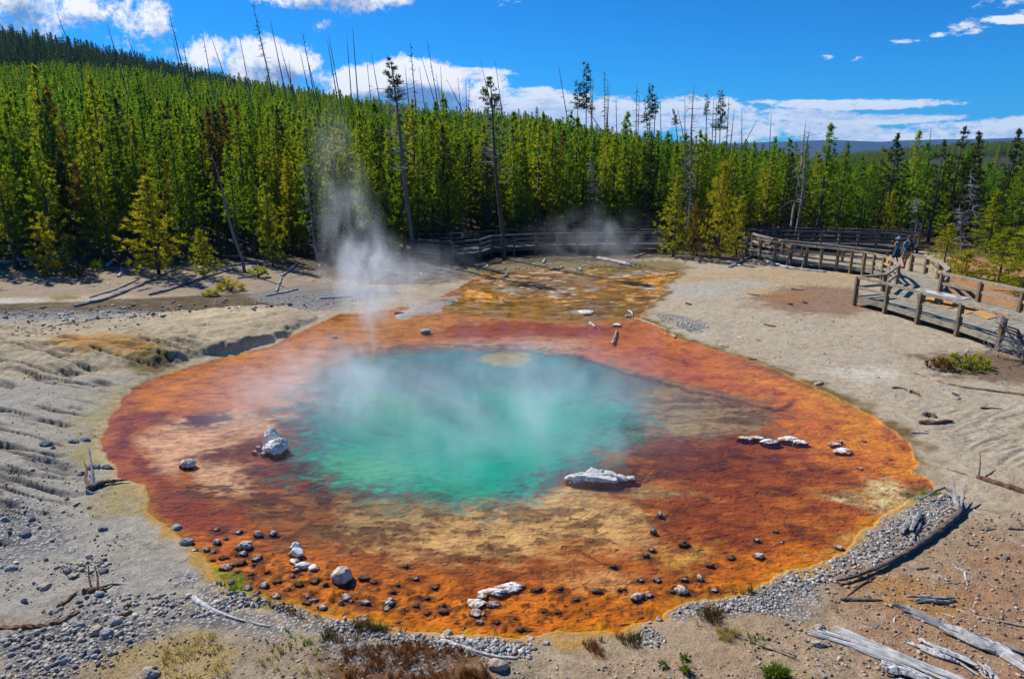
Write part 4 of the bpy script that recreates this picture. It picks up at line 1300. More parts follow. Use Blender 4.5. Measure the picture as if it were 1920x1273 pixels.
# --- single trees that stand out
special = [
    (97, 517, 398, 4, 'small bright young pine standing at the left edge of the forest above the sandy bank', 1.0),
    (140, 520, 440, 2, 'low dark-green shrubby pine beside the small young pine at the left', 0.9),
    (298, 514, 333, 3, 'bushy bright green pine in front of the dark forest on the left bank', 1.55),
    (383, 520, 428, 4, 'round low pine bush beside the fallen logs on the left bank', 1.15),
    (512, 500, 345, 3, 'yellow-green pine at the forest front just right of the leaning grey trunk', 0.9),
    (815, 475, 385, 4, 'small dark pine at the left end of the middle boardwalk', 0.8),
    (1262, 482, 330, 3, 'yellow-green pine forming the left side of the cluster by the outflow', 1.15),
    (1300, 478, 372, 1, 'rust-tinged pine in the middle of the cluster by the outflow', 1.1),
    (1345, 484, 305, 0, 'tallest bright yellow-green pine of the cluster by the outflow', 0.85),
    (1380, 480, 368, 4, 'small bright pine at the right side of the cluster by the outflow', 1.0),
    (1457, 440, 424, 4, 'tiny bright pine seedling behind the boardwalk rail near the two grey dead trunks', 1.2),
    (1660, 462, 358, 3, 'pointed young pine behind the far boardwalk left of the two walkers', 1.0),
    (1768, 506, 418, 0, 'round-topped young pine right beside the boardwalk near the walkers', 1.5),
    (1808, 520, 468, 2, 'low green pine bush behind the boardwalk corner', 1.5),
    (1872, 528, 425, 0, 'leafy pine behind the right boardwalk rail below the open glade', 1.9),
    (1918, 548, 400, 1, 'bushy pine cut by the right frame edge behind the boardwalk rail', 1.9),
    (1850, 474, 360, 3, 'bright pine in the right-hand open stand above the walkway bushes', 1.7),
    (1772, 452, 238, 99, 'tall dark pine rising above the right-hand stand near the walkers', 1.0),
    (1740, 455, 262, 99, 'second tall dark pine just left of the tallest in the right-hand stand', 1.0),
    (1868, 462, 243, 98, 'thin tall pine with a tufted top near the right frame edge', 1.0),
    (1800, 455, 248, 97, 'grey-green tall pine between the two tallest of the right-hand stand', 1.0),
    (1905, 460, 268, 96, 'dark tall pine at the right frame edge', 1.0),
    (1655, 452, 250, 95, 'tall narrow pine behind the far boardwalk left of the right-hand stand', 1.0),
    (1212, 452, 262, 94, 'pointed dark pine standing above the rows behind the middle boardwalk', 1.0),
]
for n, (px, pb, pt, v, lab, wd) in enumerate(special):
    p, hh = by_px(px, pb, pt)
    p.z -= 0.05
    var = BUSHY[v] if v < 10 else PINES[v % 10]
    cmx = None
    if 'rust' in lab: cmx = foliage_mat('yellowing_needles', (0.14, 0.10, 0.02), (0.24, 0.20, 0.03), 0.4, (0.25, 0.13, 0.03))
    if v >= 90 or 'small dark pine' in lab or 'low dark-green' in lab: cmx = MAT['needle_dark']
    pine_tree('pine_tree', lab, var, p, hh, 1.3 * n, None, wd if v < 10 else 1.15, crown_mat=cmx)


def leaning_pine(label, foot, tip, seed, crown_t, R, mat, dead=40, bark='bark_pink', tr=0.13):
    """tall old pine: long bare trunk, dead branches midway, a small crown at the top"""
    p, _ = by_px(foot[0], foot[1], foot[1] - 10)
    d = raydir(*tip); r = p.y / d.y
    q = Vector((d.x * r, p.y, CAM_H + d.z * r))
    t = thing('tall_pine', label, 'pine tree', p)
    ax = q - p
    rnd = random.Random(seed); rng = np.random.default_rng(seed)
    mb = MB()
    pts = [ax * s + Vector((0.07 * math.sin(s * 6 + seed), 0, 0)) for s in (0, 0.15, 0.3, 0.45, 0.6, 0.75, 0.88, 0.99)]
    pts[0] = Vector((0, 0, -0.3))
    mb.tube(pts, [tr * 1.2, tr, tr * .93, tr * .85, tr * .72, tr * .55, tr * .36, 0.02], 9)
    mb.build('trunk', MAT[bark], t, True)
    db = MB()
    for i in range(dead):
        s = rnd.uniform(0.45, 0.86); a = rnd.uniform(0, 6.28); L_ = rnd.uniform(0.4, 1.25)
        b0 = ax * s
        b1 = b0 + Vector((math.cos(a), math.sin(a), rnd.uniform(-0.25, 0.2))) * L_ * 0.6
        b2 = b1 + Vector((math.cos(a + .4), math.sin(a + .4), rnd.uniform(-0.1, 0.5))) * L_ * 0.5
        db.tube([b0, b1, b2], [0.022, 0.014, 0.004], 4)
        for _ in range(3):
            e = b1.lerp(b2, rnd.random())
            db.tube([e, e + Vector((rnd.uniform(-1, 1), rnd.uniform(-1, 1), rnd.uniform(-.4, .6))) * 0.3], [0.009, 0.003], 3)
    db.build('dead_branches', MAT['twig'], t)
    P = []; D = []
    s = crown_t
    while s < 1.0:
        u = (s - crown_t) / (1 - crown_t)
        rr = R * (0.55 + 0.75 * math.sin(math.pi * min(1, u * 0.8 + 0.18))) * (1.05 - u * 0.75)
        for b in range(rnd.randint(4, 7)):
            a = rnd.uniform(0, 6.28); rad = rr * rnd.uniform(0.5, 1.15)
            dv = Vector((math.cos(a), math.sin(a), rnd.uniform(0.0, 0.7))).normalized()
            k_ = 0.4 * rad
            while k_ < rad:
                P.append(tuple(ax * s + dv * k_)); D.append(tuple(dv)); k_ += 0.16
        s += 0.022
    v, f = tufts(P, D, 10, 0.2, 0.045, rng)
    obj('crown', big_mesh('crown', v, f), mat, t)
    return t


leaning_pine('tall pine with bare pinkish trunk and small ragged crown, leaning left beside the steam', (779, 488), (731, 112), 3, 0.80, 0.75, MAT['needle_dark'], 60)
leaning_pine('tall dark pine with dead side branches standing at the middle boardwalk rail', (946, 487), (917, 147), 8, 0.84, 0.62, MAT['needle_dark'], 50, 'bark', 0.12)


def near_snag(label, foot, tip, seed, tr, twigs=25, tl=0.8, mat='snag_near', zmin=0.15, name='dead_tree'):
    p, _ = by_px(foot[0], foot[1], foot[1] - 10)
    d = raydir(*tip); r = p.y / d.y
    q = Vector((d.x * r, p.y, CAM_H + d.z * r))
    ax = q - p
    t = thing(name, label, 'dead tree', p)
    rnd = random.Random(seed)
    mb = MB()
    mb.tube([Vector((0, 0, -0.3))] + [ax * s + Vector((0.05 * math.sin(s * 9 + seed), 0.05 * math.cos(s * 7), 0)) for s in (0.1, 0.3, 0.5, 0.7, 0.87, 1)],
            [tr * 1.3, tr, tr * .9, tr * .75, tr * .55, tr * .35, 0.012], 8)
    mb.build('trunk', MAT[mat], t, True)
    if twigs:
        db = MB()
        for i in range(twigs):
            s = rnd.uniform(zmin, 0.95); a = rnd.uniform(0, 6.28); L_ = tl * rnd.uniform(0.4, 1.2) * (1.1 - 0.6 * s)
            b0 = ax * s
            b1 = b0 + Vector((math.cos(a), math.sin(a), rnd.uniform(-0.5, 0.3))) * L_ * 0.6
            b2 = b1 + Vector((math.cos(a + .5), math.sin(a + .5), rnd.uniform(-0.9, 0.3))) * L_ * 0.5
            db.tube([b0, b1, b2], [0.02, 0.012, 0.004], 4)
            for _ in range(2):
                e = b1.lerp(b2, rnd.random())
                db.tube([e, e + Vector((rnd.uniform(-1, 1), rnd.uniform(-1, 1), rnd.uniform(-.6, .5))) * 0.3], [0.008, 0.003], 3)
        db.build('branches', MAT['twig'], t)
    return t


near_snag('bare grey dead trunk leaning left before the dark forest, with two broken branches', (459, 510), (396, 288), 1, 0.085, 7, 0.6)
near_snag('left one of two weathered dead trunks standing behind the curved boardwalk, leaning right', (1479, 458), (1513, 228), 2, 0.10, 26, 1.0, zmin=0.3)
near_snag('right one of two weathered dead trunks behind the curved boardwalk, with hanging branches', (1492, 458), (1519, 236), 4, 0.11, 34, 1.3, zmin=0.3)
near_snag('grey lifeless tree with drooping twigs above the pine cluster by the outflow', (1291, 455), (1300, 158), 5, 0.09, 80, 0.9, zmin=0.2)
near_snag('thin grey snag beside the drooping dead tree above the pine cluster', (1287, 452), (1283, 182), 6, 0.06, 24, 0.5)
near_snag('small silver-grey dead tree with drooping branches beside the right boardwalk bushes', (1803, 488), (1800, 385), 7, 0.05, 70, 0.7, zmin=0.1)
near_snag('pale dead sapling behind the walkers', (1716, 462), (1720, 370), 8, 0.05, 50, 0.6, zmin=0.1)
near_snag('rusty bare dead tree at the forest front left of the steam', (596, 492), (570, 300), 9, 0.07, 60, 0.7, zmin=0.15)
near_snag('grey leafless tree half hidden in the forest right of the middle boardwalk', (1120, 458), (1108, 290), 10, 0.06, 60, 0.8)
near_snag('greyish dead tree in the right-hand stand with reddish twigs', (1832, 462), (1818, 318), 12, 0.06, 70, 1.1)

# --- the far standing dead trunks along the skyline
snags = [
    ((107, 26), (126, 75), 0), ((201, 45), (215, 94), 0), ((240, 72), (249, 97), 0), ((316, 21), (340, 118), 0), ((324, 73), (333, 110), 0), ((343, 80), (349, 116), 0),
    ((379, 59), (392, 131), 0), ((396, 70), (416, 129), 0), ((449, 68), (461, 133), 0), ((0, 43), (16, 95), 0), ((473, 3), (505, 148), 2), ((507, 39), (528, 141), 0),
    ((525, 85), (539, 136), 0), ((542, 113), (544, 140), 0), ((562, 95), (572, 141), 0), ((567, 60), (581, 136), 0), ((571, 90), (583, 137), 0), ((613, 73), (626, 148), 0),
    ((616, 66), (641, 205), 0), ((650, 67), (657, 158), 0), ((661, 50), (669, 158), 0), ((688, 117), (693, 166), 0), ((696, 100), (706, 156), 0), ((769, 74), (778, 183), 1),
    ((759, 123), (763, 161), 0), ((786, 126), (793, 178), 0), ((789, 103), (812, 182), 0), ((801, 79), (822, 201), 0), ((818, 140), (825, 188), 0), ((826, 123), (829, 186), 0),
    ((837, 148), (852, 178), 0), ((858, 146), (862, 187), 0), ((873, 150), (876, 216), 0), ((880, 151), (879, 216), 0), ((900, 112), (910, 153), 0), ((928, 113), (938, 186), 0),
    ((1047, 122), (1065, 231), 0), ((1084, 143), (1083, 218), 3), ((1099, 113), (1099, 221), 4), ((1107, 133), (1109, 223), 2), ((1112, 150), (1110, 223), 0), ((1089, 186), (1112, 221), 0), ((1134, 132), (1134, 211), 2),
    ((1139, 148), (1138, 211), 0), ((1143, 153), (1140, 211), 0), ((1155, 181), (1156, 227), 0), ((1194, 159), (1193, 228), 1), ((1199, 178), (1197, 228), 0), ((1221, 155), (1218, 236), 4),
    ((1231, 171), (1227, 240), 3), ((1238, 186), (1239, 236), 0), ((1208, 183), (1213, 233), 2), ((1264, 203), (1268, 240), 3), ((1270, 203), (1278, 240), 0), ((1326, 173), (1324, 243), 3), ((1338, 186), (1336, 241), 0),
    ((1352, 168), (1350, 246), 4), ((1344, 192), (1342, 244), 1), ((1367, 182), (1365, 220), 1), ((1377, 204), (1373, 242), 0), ((1391, 207), (1391, 248), 0), ((1446, 214), (1444, 258), 0), ((1419, 226), (1406, 251), 0), ((1746, 240), (1744, 261), 0),
]
for n, (tp, bt, kd) in enumerate(snags):
    rnd = random.Random(n)
    R = [118, 96, 128, 105, 136][n % 5] if bt[1] - tp[1] > 40 else 140
    if bt[1] > 195 and bt[0] < 1100: R = 85
    d0 = raydir(*bt); r0 = R / math.hypot(d0.x, d0.y)
    B = Vector((d0.x * r0, d0.y * r0, CAM_H + d0.z * r0))
    d1 = raydir(*tp); r1 = B.y / d1.y
    Tt = Vector((d1.x * r1, B.y, CAM_H + d1.z * r1))
    ax = (Tt - B)
    foot = B.copy()
    for _ in range(60):
        if foot.z <= float(HILL(np.array([foot.x]), np.array([foot.y]))[0]): break
        foot -= ax.normalized() * 0.4
    ax = Tt - foot
    side = 'far left above the dark ridge' if tp[0] < 300 else 'left skyline' if tp[0] < 600 else 'middle skyline' if tp[0] < 1000 else 'skyline past the middle' if tp[0] < 1180 else 'right skyline'
    ln = 'leaning strongly' if abs(tp[0] - bt[0]) > 17 else 'leaning slightly' if abs(tp[0] - bt[0]) > 7 else 'nearly upright'
    look = ['bare pole-like dead trunk', 'dead trunk with a tuft of twigs', 'dead trunk with drooping twigs', 'thin pine with a small sparse crown', 'tall thin pine with a dark narrow crown'][kd]
    size = 'towering' if bt[1] - tp[1] > 95 else 'tall' if bt[1] - tp[1] > 60 else 'short'
    t = thing('dead_tree' if kd < 3 else 'thin_pine', '%s %s, %s, %s' % (size, look, ln, side), 'dead tree' if kd < 3 else 'pine tree', foot,
              group='dead trunks on the ' + side if kd < 3 else 'thin old pines on the ' + side)
    tr = 0.10 * R / 110 * (1.2 if size == 'towering' else 1.0)
    mb = MB()
    mb.tube([ax * s for s in (0, 0.3, 0.6, 0.85, 1)], [tr, tr * .85, tr * .62, tr * .38, 0.025], 6)
    mb.build('trunk', MAT['snag'], t, True)
    if kd in (1, 2) or n % 3 == 0:
        db = MB()
        for i in range(60 if kd == 2 else 30 if kd == 1 else 10):
            s = rnd.uniform(0.45, 0.97); a = rnd.uniform(0, 6.28); L_ = rnd.uniform(0.5, 1.5) * (1.2 - s) * (1.4 if kd else 0.9)
            db.tube([ax * s, ax * s + Vector((math.cos(a), math.sin(a), rnd.uniform(-0.6, 0.3))) * L_], [0.05, 0.015], 3)
        db.build('branches', MAT['snag'], t)
    if kd in (3, 4):
        P = []; D = []
        s0 = 0.72 if kd == 3 else 0.62
        s = s0
        while s < 1:
            for b in range(5):
                a = rnd.uniform(0, 6.28); rad = rnd.uniform(0.2, 1.0) * (1.2 if kd == 4 else 0.8) * (1.15 - (s - s0) / (1 - s0))
                dv = Vector((math.cos(a), math.sin(a), rnd.uniform(-0.3, 0.3)))
                k_ = 0.2
                while k_ < rad: P.append(tuple(ax * s + dv * k_)); D.append(tuple(dv)); k_ += 0.28
            s += 0.02
        v, f = tufts(P, D, 7, 0.34, 0.09, np.random.default_rng(n))
        obj('crown', big_mesh('crown', v, f), MAT['needle_dark'], t)


# --- distant blue hills
def hills():
    m, k, out = new_mat('distant_forest_hills')
    tc = k.node('ShaderNodeTexCoord')
    n = k.noise(tc.outputs['Object'], 0.02, 6, 0.6)
    principled(k, out, k.mix(k.mr(n, 0.35, 0.65), (0.010, 0.022, 0.018), (0.022, 0.040, 0.026)), 0.95)
    azs = np.linspace(0.02, 0.85, 300)
    tops = tan_tab([(900, 285), (1300, 272), (1480, 265), (1560, 262), (1650, 266), (1700, 263), (1760, 261), (1850, 260), (1900, 258), (2050, 256), (2300, 258)])
    v = []; f = []
    rows = 14
    for i in range(rows):
        t = i / (rows - 1)
        R = 3600 + 1500 * t
        for j, a in enumerate(azs):
            top = 4700 * np.interp(a, *tops) + CAM_H
            z = -70 + (top + 70) * (t ** 0.8 if t < 0.75 else (0.794 + 0.206 * math.sin((t - .75) / .25 * math.pi / 2)))
            z += (fbm(np.array([a * 60]), np.array([t * 5.]), 4, 3)[0] - .5) * 16 * math.sin(math.pi * t)
            v.append((R * math.sin(a), R * math.cos(a), z))
    for i in range(rows - 1):
        for j in range(len(azs) - 1):
            b = i * len(azs) + j
            f.append((b, b + 1, b + len(azs) + 1, b + len(azs)))
    tag(obj('hills', mesh('hills', v, f, True), m), 'long low forested hills on the horizon', None, None, 'structure')


hills()

# ==== PART 3 ====
# ------------------------------------------------------------------ boardwalks
RZ = 1.42       # rail top height
DZ = 0.50       # deck height


def rp(pts, z=RZ):
    return [G(a, b, z) for a, b in pts]


def resample(pts, n):
    pts = [Vector(p) for p in pts]
    L = [0]
    for a, b in zip(pts[:-1], pts[1:]): L.append(L[-1] + (b - a).length)
    out = []
    for i in range(n):
        s = L[-1] * i / (n - 1)
        j = max(0, min(len(pts) - 2, next((k_ for k_ in range(len(L) - 1) if L[k_ + 1] >= s - 1e-9), len(pts) - 2)))
        t = (s - L[j]) / max(1e-9, L[j + 1] - L[j])
        out.append(pts[j].lerp(pts[j + 1], t))
    return out


def plen(pts):
    return sum((Vector(b) - Vector(a)).length for a, b in zip(pts[:-1], pts[1:]))


def flat(p, z):
    return Vector((p[0], p[1], z))


def railing(t, pts, posts, rails, mrail, mpost, o, brace=(), rw=0.10, rh=0.085, toe=None, pw=0.13):
    """pts: rail top line in world, posts: indices of corner points that carry posts (or list of points)"""
    o = Vector(o)
    for zr, w_, h_ in rails:
        mb = MB()
        for i, (a, b) in enumerate(zip(pts[:-1], pts[1:])):
            mb.beam(flat(a, zr + 0.002 * (i % 2)) - o, flat(b, zr + 0.002 * (i % 2)) - o, w_, h_)
        mb.build('rail', mrail, t)
    for p in posts:
        mb = MB()
        g = Hs(p[0], p[1]) - 0.15
        rnd = random.Random(int(p[0] * 100))
        mb.beam(flat(p, g) - o, flat(p, RZ - 0.03) - o, pw, pw)
        q = mb.build('post', mpost, t)


def deck(t, A, B, o, mat, z=DZ, plank=0.15, name='deck'):
    n = max(3, int(max(plen(A), plen(B)) / plank))
    a = resample(A, n + 1); b = resample(B, n + 1)
    mb = MB(); o = Vector(o)
    rnd = random.Random(3)
    for i in range(n):
        g = 0.06
        zz = z + rnd.uniform(-0.004, 0.004)
        p0 = a[i].lerp(a[i + 1], g); p1 = a[i + 1]; q0 = b[i].lerp(b[i + 1], g); q1 = b[i + 1]
        base = len(mb.v)
        for zq in (zz - 0.045, zz):
            for p in (p0, p1, q1, q0): mb.v.append(flat(p, zq) - o)
        for f in ((0, 1, 2, 3), (7, 6, 5, 4), (0, 4, 5, 1), (1, 5, 6, 2), (2, 6, 7, 3), (3, 7, 4, 0)): mb.f.append([base + k_ for k_ in f])
    return mb.build(name, mat, t)


def fascia(t, pts, o, mat, z0, z1, name='fascia_board'):
    mb = MB(); o = Vector(o)
    for i, (a, b) in enumerate(zip(pts[:-1], pts[1:])):
        mb.beam(flat(a, (z0 + z1) / 2) - o, flat(b, (z0 + z1) / 2) - o, 0.05, z1 - z0 - 0.003 * (i % 2))
    return mb.build(name, mat, t)


NR = [(1385, 440), (1402, 444), (1428, 448), (1455, 453), (1486, 457), (1515, 460), (1542, 463), (1573, 466), (1599, 469), (1623, 472), (1641, 475), (1659, 479), (1673, 485), (1686, 496)]
NR2 = [(1686, 496), (1660, 514), (1609, 518), (1667, 531), (1729, 547), (1805, 566), (1885, 590), (1965, 614), (2075, 648), (2200, 690)]
FR = [(1412, 437), (1424, 441), (1466, 450), (1549, 458), (1624, 466), (1665, 470)]
FR2 = [(1712, 476), (1740, 481), (1764, 490), (1779, 503), (1768, 511), (1841, 526), (1920, 543), (1995, 562), (2110, 590), (2240, 622)]


def inset(pts, other, d):
    c = sum((Vector(p) for p in other), Vector()) / len(other)
    return [Vector(p) + (c - Vector(p)).normalized() * d for p in pts]


def boardwalk_right():
    nr, nr2, fr, fr2 = rp(NR), rp(NR2), rp(FR), rp(FR2)
    o = flat(nr2[0], 0)
    t = thing('boardwalk', 'weathered wooden boardwalk with rails curving along the right side of the spring', 'boardwalk', o)
    deck(t, nr, fr + [fr2[0]], o, MAT['deck'])
    # overlook in front of the walkers
    deck(t, [nr2[0], nr2[1], nr2[2]], [fr2[0], fr2[1], fr2[2], fr2[3], fr2[4]], o, MAT['deck'], DZ - 0.004)
    deck(t, nr2[2:], fr2[4:], o, MAT['deck'], DZ - 0.008)
    R3 = [(RZ - 0.045, 0.13, 0.09), (RZ - 0.40, 0.06, 0.10), (RZ - 0.70, 0.06, 0.10)]
    railing(t, nr, nr[1:], R3, MAT['rail'], MAT['post'], o)
    R2 = [(RZ - 0.045, 0.14, 0.10), (RZ - 0.48, 0.07, 0.12)]
    railing(t, nr2, nr2[1:], R2, MAT['rail'], MAT['post'], o, pw=0.15)
    railing(t, fr, [fr[0]] + resample(fr, 9)[1:], [(RZ - 0.045, 0.15, 0.11), (RZ - 0.5, 0.06, 0.12)], MAT['rail'], MAT['post'], o)
    railing(t, fr2, fr2, [(RZ - 0.045, 0.15, 0.12), (RZ - 0.48, 0.10, 0.12)], MAT['rail'], MAT['post'], o, pw=0.16)
    fascia(t, nr, o, MAT['fascia'], DZ - 0.17, DZ + 0.03)
    fascia(t, nr2, o, MAT['fascia'], DZ - 0.17, DZ + 0.04)
    fascia(t, fr2, o, MAT['fascia'], DZ - 0.2, DZ + 0.07)
    # cross joists under the overlook and slanting props at the far end
    for a, b in ((nr[4], 0.5), (nr[5], 0.5)):
        mb = MB()
        d = (G(1440, 489, 0.1) - G(1460, 470, 0.1)).normalized()
        p = flat(a, RZ - 0.3) - o
        mb.beam(p, p + Vector((-0.55, -0.6, -1.25)), 0.08, 0.08)
        mb.build('brace', MAT['post'], t)
    for i in (2, 3, 4, 5):
        a = nr2[i]; b = fr2[min(i + 1, 7)]
        mb = MB(); mb.beam(flat(a, DZ - 0.16) - o, flat(a.lerp(b, 0.8), DZ - 0.16) - o, 0.07, 0.16)
        mb.build('joist', MAT['post'], t)
    # orange new boards: toe boards under the far rail and a sheet on the lower walkway
    for seg in ((fr[1].lerp(fr[2], .3), fr[2].lerp(fr[3], 0.35)), (fr[4].lerp(fr[5], 0.9), nr[12])):
        mb = MB()
        off = Vector((0, 0, 0))
        a, b = flat(seg[0], DZ + 0.52) - o, flat(seg[1], DZ + 0.52) - o
        mb.beam(a, b, 0.03, 0.26)
        mb.build('orange_board', MAT['ply'], t)
    mb = MB()
    A = resample(fr2[4:7], 6); Bq = resample(nr2[2:6], 6)
    for i in range(1, 5):
        p0 = A[i].lerp(Bq[i], 0.16); p1 = A[i + 1].lerp(Bq[i + 1], 0.16); q1 = A[i + 1].lerp(Bq[i + 1], 0.55); q0 = A[i].lerp(Bq[i], 0.45)
        base = len(mb.v)
        for zq in (DZ, DZ + 0.018):
            for p in (p0, p1, q1, q0): mb.v.append(flat(p, zq) - o)
        for f in ((0, 1, 2, 3), (7, 6, 5, 4), (0, 4, 5, 1), (1, 5, 6, 2), (2, 6, 7, 3), (3, 7, 4, 0)): mb.f.append([base + k_ for k_ in f])
    mb.build('orange_sheet', MAT['ply'], t)
    return nr2, fr2


nr2, fr2 = boardwalk_right()

# bench on the overlook
b0 = G(1716, 543, 0.92); b1 = G(1812, 561, 0.92)
bd = (b1 - b0); bc = flat((b0 + b1) / 2, DZ)
bn_ = Vector((-bd.y, bd.x, 0)).normalized()
t = thing('bench', 'long bench with a bleached white plank top on the boardwalk overlook', 'bench', bc)
mb = MB()
for s in (-0.17, 0.0, 0.17): mb.beam(b0 + bn_ * s - bc, b1 + bn_ * s - bc, 0.155, 0.06)
mb.build('seat', MAT['bench'], t)
for s in (0.15, 0.5, 0.85):
    mb = MB(); p = b0 + bd * s - bc
    mb.beam(flat(p, -0.01), flat(p, 0.46), 0.38, 0.14)
    mb.build('leg', MAT['post'], t)


def back_boardwalk():
    L1 = rp([(770, 450), (785, 449), (849, 453), (900, 449), (921, 442), (964, 440), (1005, 438), (1046, 437), (1083, 437), (1140, 436), (1195, 435), (1245, 435)])
    L2 = rp([(770, 439), (785, 438), (845, 438), (890, 435), (930, 431), (970, 430), (1005, 430), (1046, 430), (1083, 430), (1140, 430), (1195, 430), (1245, 430)])
    o = flat(L1[5], 0)
    t = thing('boardwalk', 'shaded grey boardwalk with rails crossing behind the spring below the forest', 'boardwalk', o)
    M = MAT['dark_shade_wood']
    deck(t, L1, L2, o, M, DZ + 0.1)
    R = [(RZ - 0.04, 0.14, 0.09), (RZ - 0.34, 0.06, 0.10), (RZ - 0.62, 0.06, 0.10)]
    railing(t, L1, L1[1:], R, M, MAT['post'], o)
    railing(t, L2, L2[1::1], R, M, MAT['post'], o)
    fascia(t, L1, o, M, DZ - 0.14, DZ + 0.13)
    for a, b in ((0, 1), (1, 0)):
        mb = MB()
        pa, pb = L1[2], L1[3]
        mb.beam(flat(pa, 0.10 if a else 0.5) - o + Vector((0, -0.08 - 0.05 * a, 0)), flat(pb, 0.5 if a else 0.10) - o + Vector((0, -0.08 - 0.05 * a, 0)), 0.05, 0.11)
        mb.build('brace', M, t)
    # right part
    L3 = rp([(1372, 432), (1400, 431), (1440, 432), (1500, 433), (1541, 434), (1575, 434), (1611, 435), (1646, 436), (1680, 438), (1716, 441)])
    L4 = rp([(1372, 428), (1400, 427), (1440, 427), (1500, 428), (1541, 428), (1575, 429), (1611, 430), (1646, 431), (1690, 433), (1725, 436)])
    o = flat(L3[5], 0)
    t = thing('boardwalk', 'dark straight boardwalk behind the curved one, running along the forest foot at the right', 'boardwalk', o)
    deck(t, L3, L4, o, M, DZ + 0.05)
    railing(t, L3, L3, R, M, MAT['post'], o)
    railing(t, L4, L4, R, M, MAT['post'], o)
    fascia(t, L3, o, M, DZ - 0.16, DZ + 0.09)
    # pale pole fence at the far right clearing
    p0, _ = by_px(1893, 402, 390); p1, _ = by_px(1950, 408, 390)
    t = thing('fence', 'small pale pole fence at the far right clearing', 'fence', p0)
    for i in range(4):
        q = (p1 - p0) * (i / 3)
        mb = MB(); mb.beam(q + Vector((-0.9, 0, -.2)), q + Vector((0.9, 0.1, 1.5)), 0.16, 0.16); mb.beam(q + Vector((0.9, 0.2, -.2)), q + Vector((-0.9, 0.3, 1.5)), 0.16, 0.16)
        mb.build('crossed_posts', MAT['log_white'], t)
    for zz in (0.5, 1.1):
        mb = MB(); mb.beam(Vector((-1, 0.4, zz)), (p1 - p0) + Vector((1, 0.4, zz)), 0.14, 0.14); mb.build('rail', MAT['log_white'], t)


back_boardwalk()


# ------------------------------------------------------------------ people
def flat_mat(name, c, rough=0.8, n_amp=0.25, scale=30):
    m, k, out = new_mat(name)
    tc = k.node('ShaderNodeTexCoord')
    n = k.noise(tc.outputs['Object'], scale, 4, 0.6)
    principled(k, out, k.mix(k.mr(n, 0.35, 0.65), tuple(x * (1 - n_amp) for x in c), c), rough, n, 0.3, 0.004)
    return m


def skin_body(name, joints, edges, mat, parent, sub=2, root=0):
    me = bpy.data.meshes.new(name)
    names = list(joints)
    idx = {n: i for i, n in enumerate(names)}
    me.from_pydata([joints[n][0] for n in names], [(idx[a], idx[b]) for a, b in edges], [])
    o = obj(name, me, mat, parent)
    md = o.modifiers.new('skin', 'SKIN')
    md.use_smooth_shade = True
    sv = me.skin_vertices[0].data
    for i, n in enumerate(names):
        r = joints[n][1]
        sv[i].radius = (r, r) if not hasattr(r, '__len__') else r
        sv[i].use_root = (i == root)
    sb = o.modifiers.new('sub', 'SUBSURF'); sb.levels = sub; sb.render_levels = sub
    return o


def loft(rings, n=16, cap=True):
    """rings: (x, y, z, rx, ry[, tilt])"""
    mb = MB()
    for r in rings:
        for k_ in range(n):
            a = 2 * math.pi * k_ / n
            mb.v.append(Vector((r[0] + r[3] * math.cos(a), r[1] + r[4] * math.sin(a), r[2])))
    for i in range(len(rings) - 1):
        for k_ in range(n):
            mb.f.append([i * n + k_, i * n + (k_ + 1) % n, (i + 1) * n + (k_ + 1) % n, (i + 1) * n + k_])
    if cap:
        mb.f.append([k_ for k_ in range(n)][::-1]); e = (len(rings) - 1) * n; mb.f.append([e + k_ for k_ in range(n)])
    return mb


def hand(J, E, wrist, side, key, dirv=(0, 0, -1), curl=0.4, s=1.0):
    w = Vector(J[wrist][0]); d = Vector(dirv).normalized()
    acr = Vector((0, 1, 0)) if abs(d.y) < 0.8 else Vector((1, 0, 0))
    inn = Vector((-side, 0, 0))
    pm = w + d * 0.055 * s
    J[key + 'palm'] = (tuple(pm), (0.026 * s, 0.018 * s)); E.append((wrist, key + 'palm'))
    for i, (off, ln) in enumerate(((-0.030, 0.062), (-0.010, 0.075), (0.010, 0.070), (0.029, 0.055))):
        a = pm + acr * off + d * 0.035; b = a + d * ln * 0.5 + inn * 0.008; c = b + (d + inn * curl).normalized() * ln * 0.5
        for q, p in (('a', a), ('b', b), ('c', c)): J['%s%d%s' % (key, i, q)] = (tuple(p), 0.0085)
        E += [(key + 'palm', '%s%da' % (key, i)), ('%s%da' % (key, i), '%s%db' % (key, i)), ('%s%db' % (key, i), '%s%dc' % (key, i))]
    a = pm - acr * 0.04 - d * 0.01; b = a - acr * 0.02 + d * 0.03
    J[key + 'ta'] = (tuple(a), 0.010); J[key + 'tb'] = (tuple(b), 0.008)
    E += [(key + 'palm', key + 'ta'), (key + 'ta', key + 'tb')]


def face(t, hz, hy, mat_skin, mat_hair, s=1.0):
    """features on the far side of the head (+Y: the walkers face away)"""
    mb = MB()
    mb.box((0, hy + 0.098 * s, hz - 0.012), (0.022, 0.03, 0.04)); mb.build('nose', mat_skin, t, True)
    dk = flat_mat('eye_dark', (0.03, 0.02, 0.02))
    mb = MB()
    for sx in (-1, 1): mb.box((sx * 0.032, hy + 0.092 * s, hz + 0.015), (0.022, 0.012, 0.010))
    mb.build('eyes', dk, t)
    mb = MB(); mb.box((0, hy + 0.092 * s, hz - 0.055), (0.045, 0.012, 0.010)); mb.build('mouth', flat_mat('lips', (0.3, 0.1, 0.08)), t)


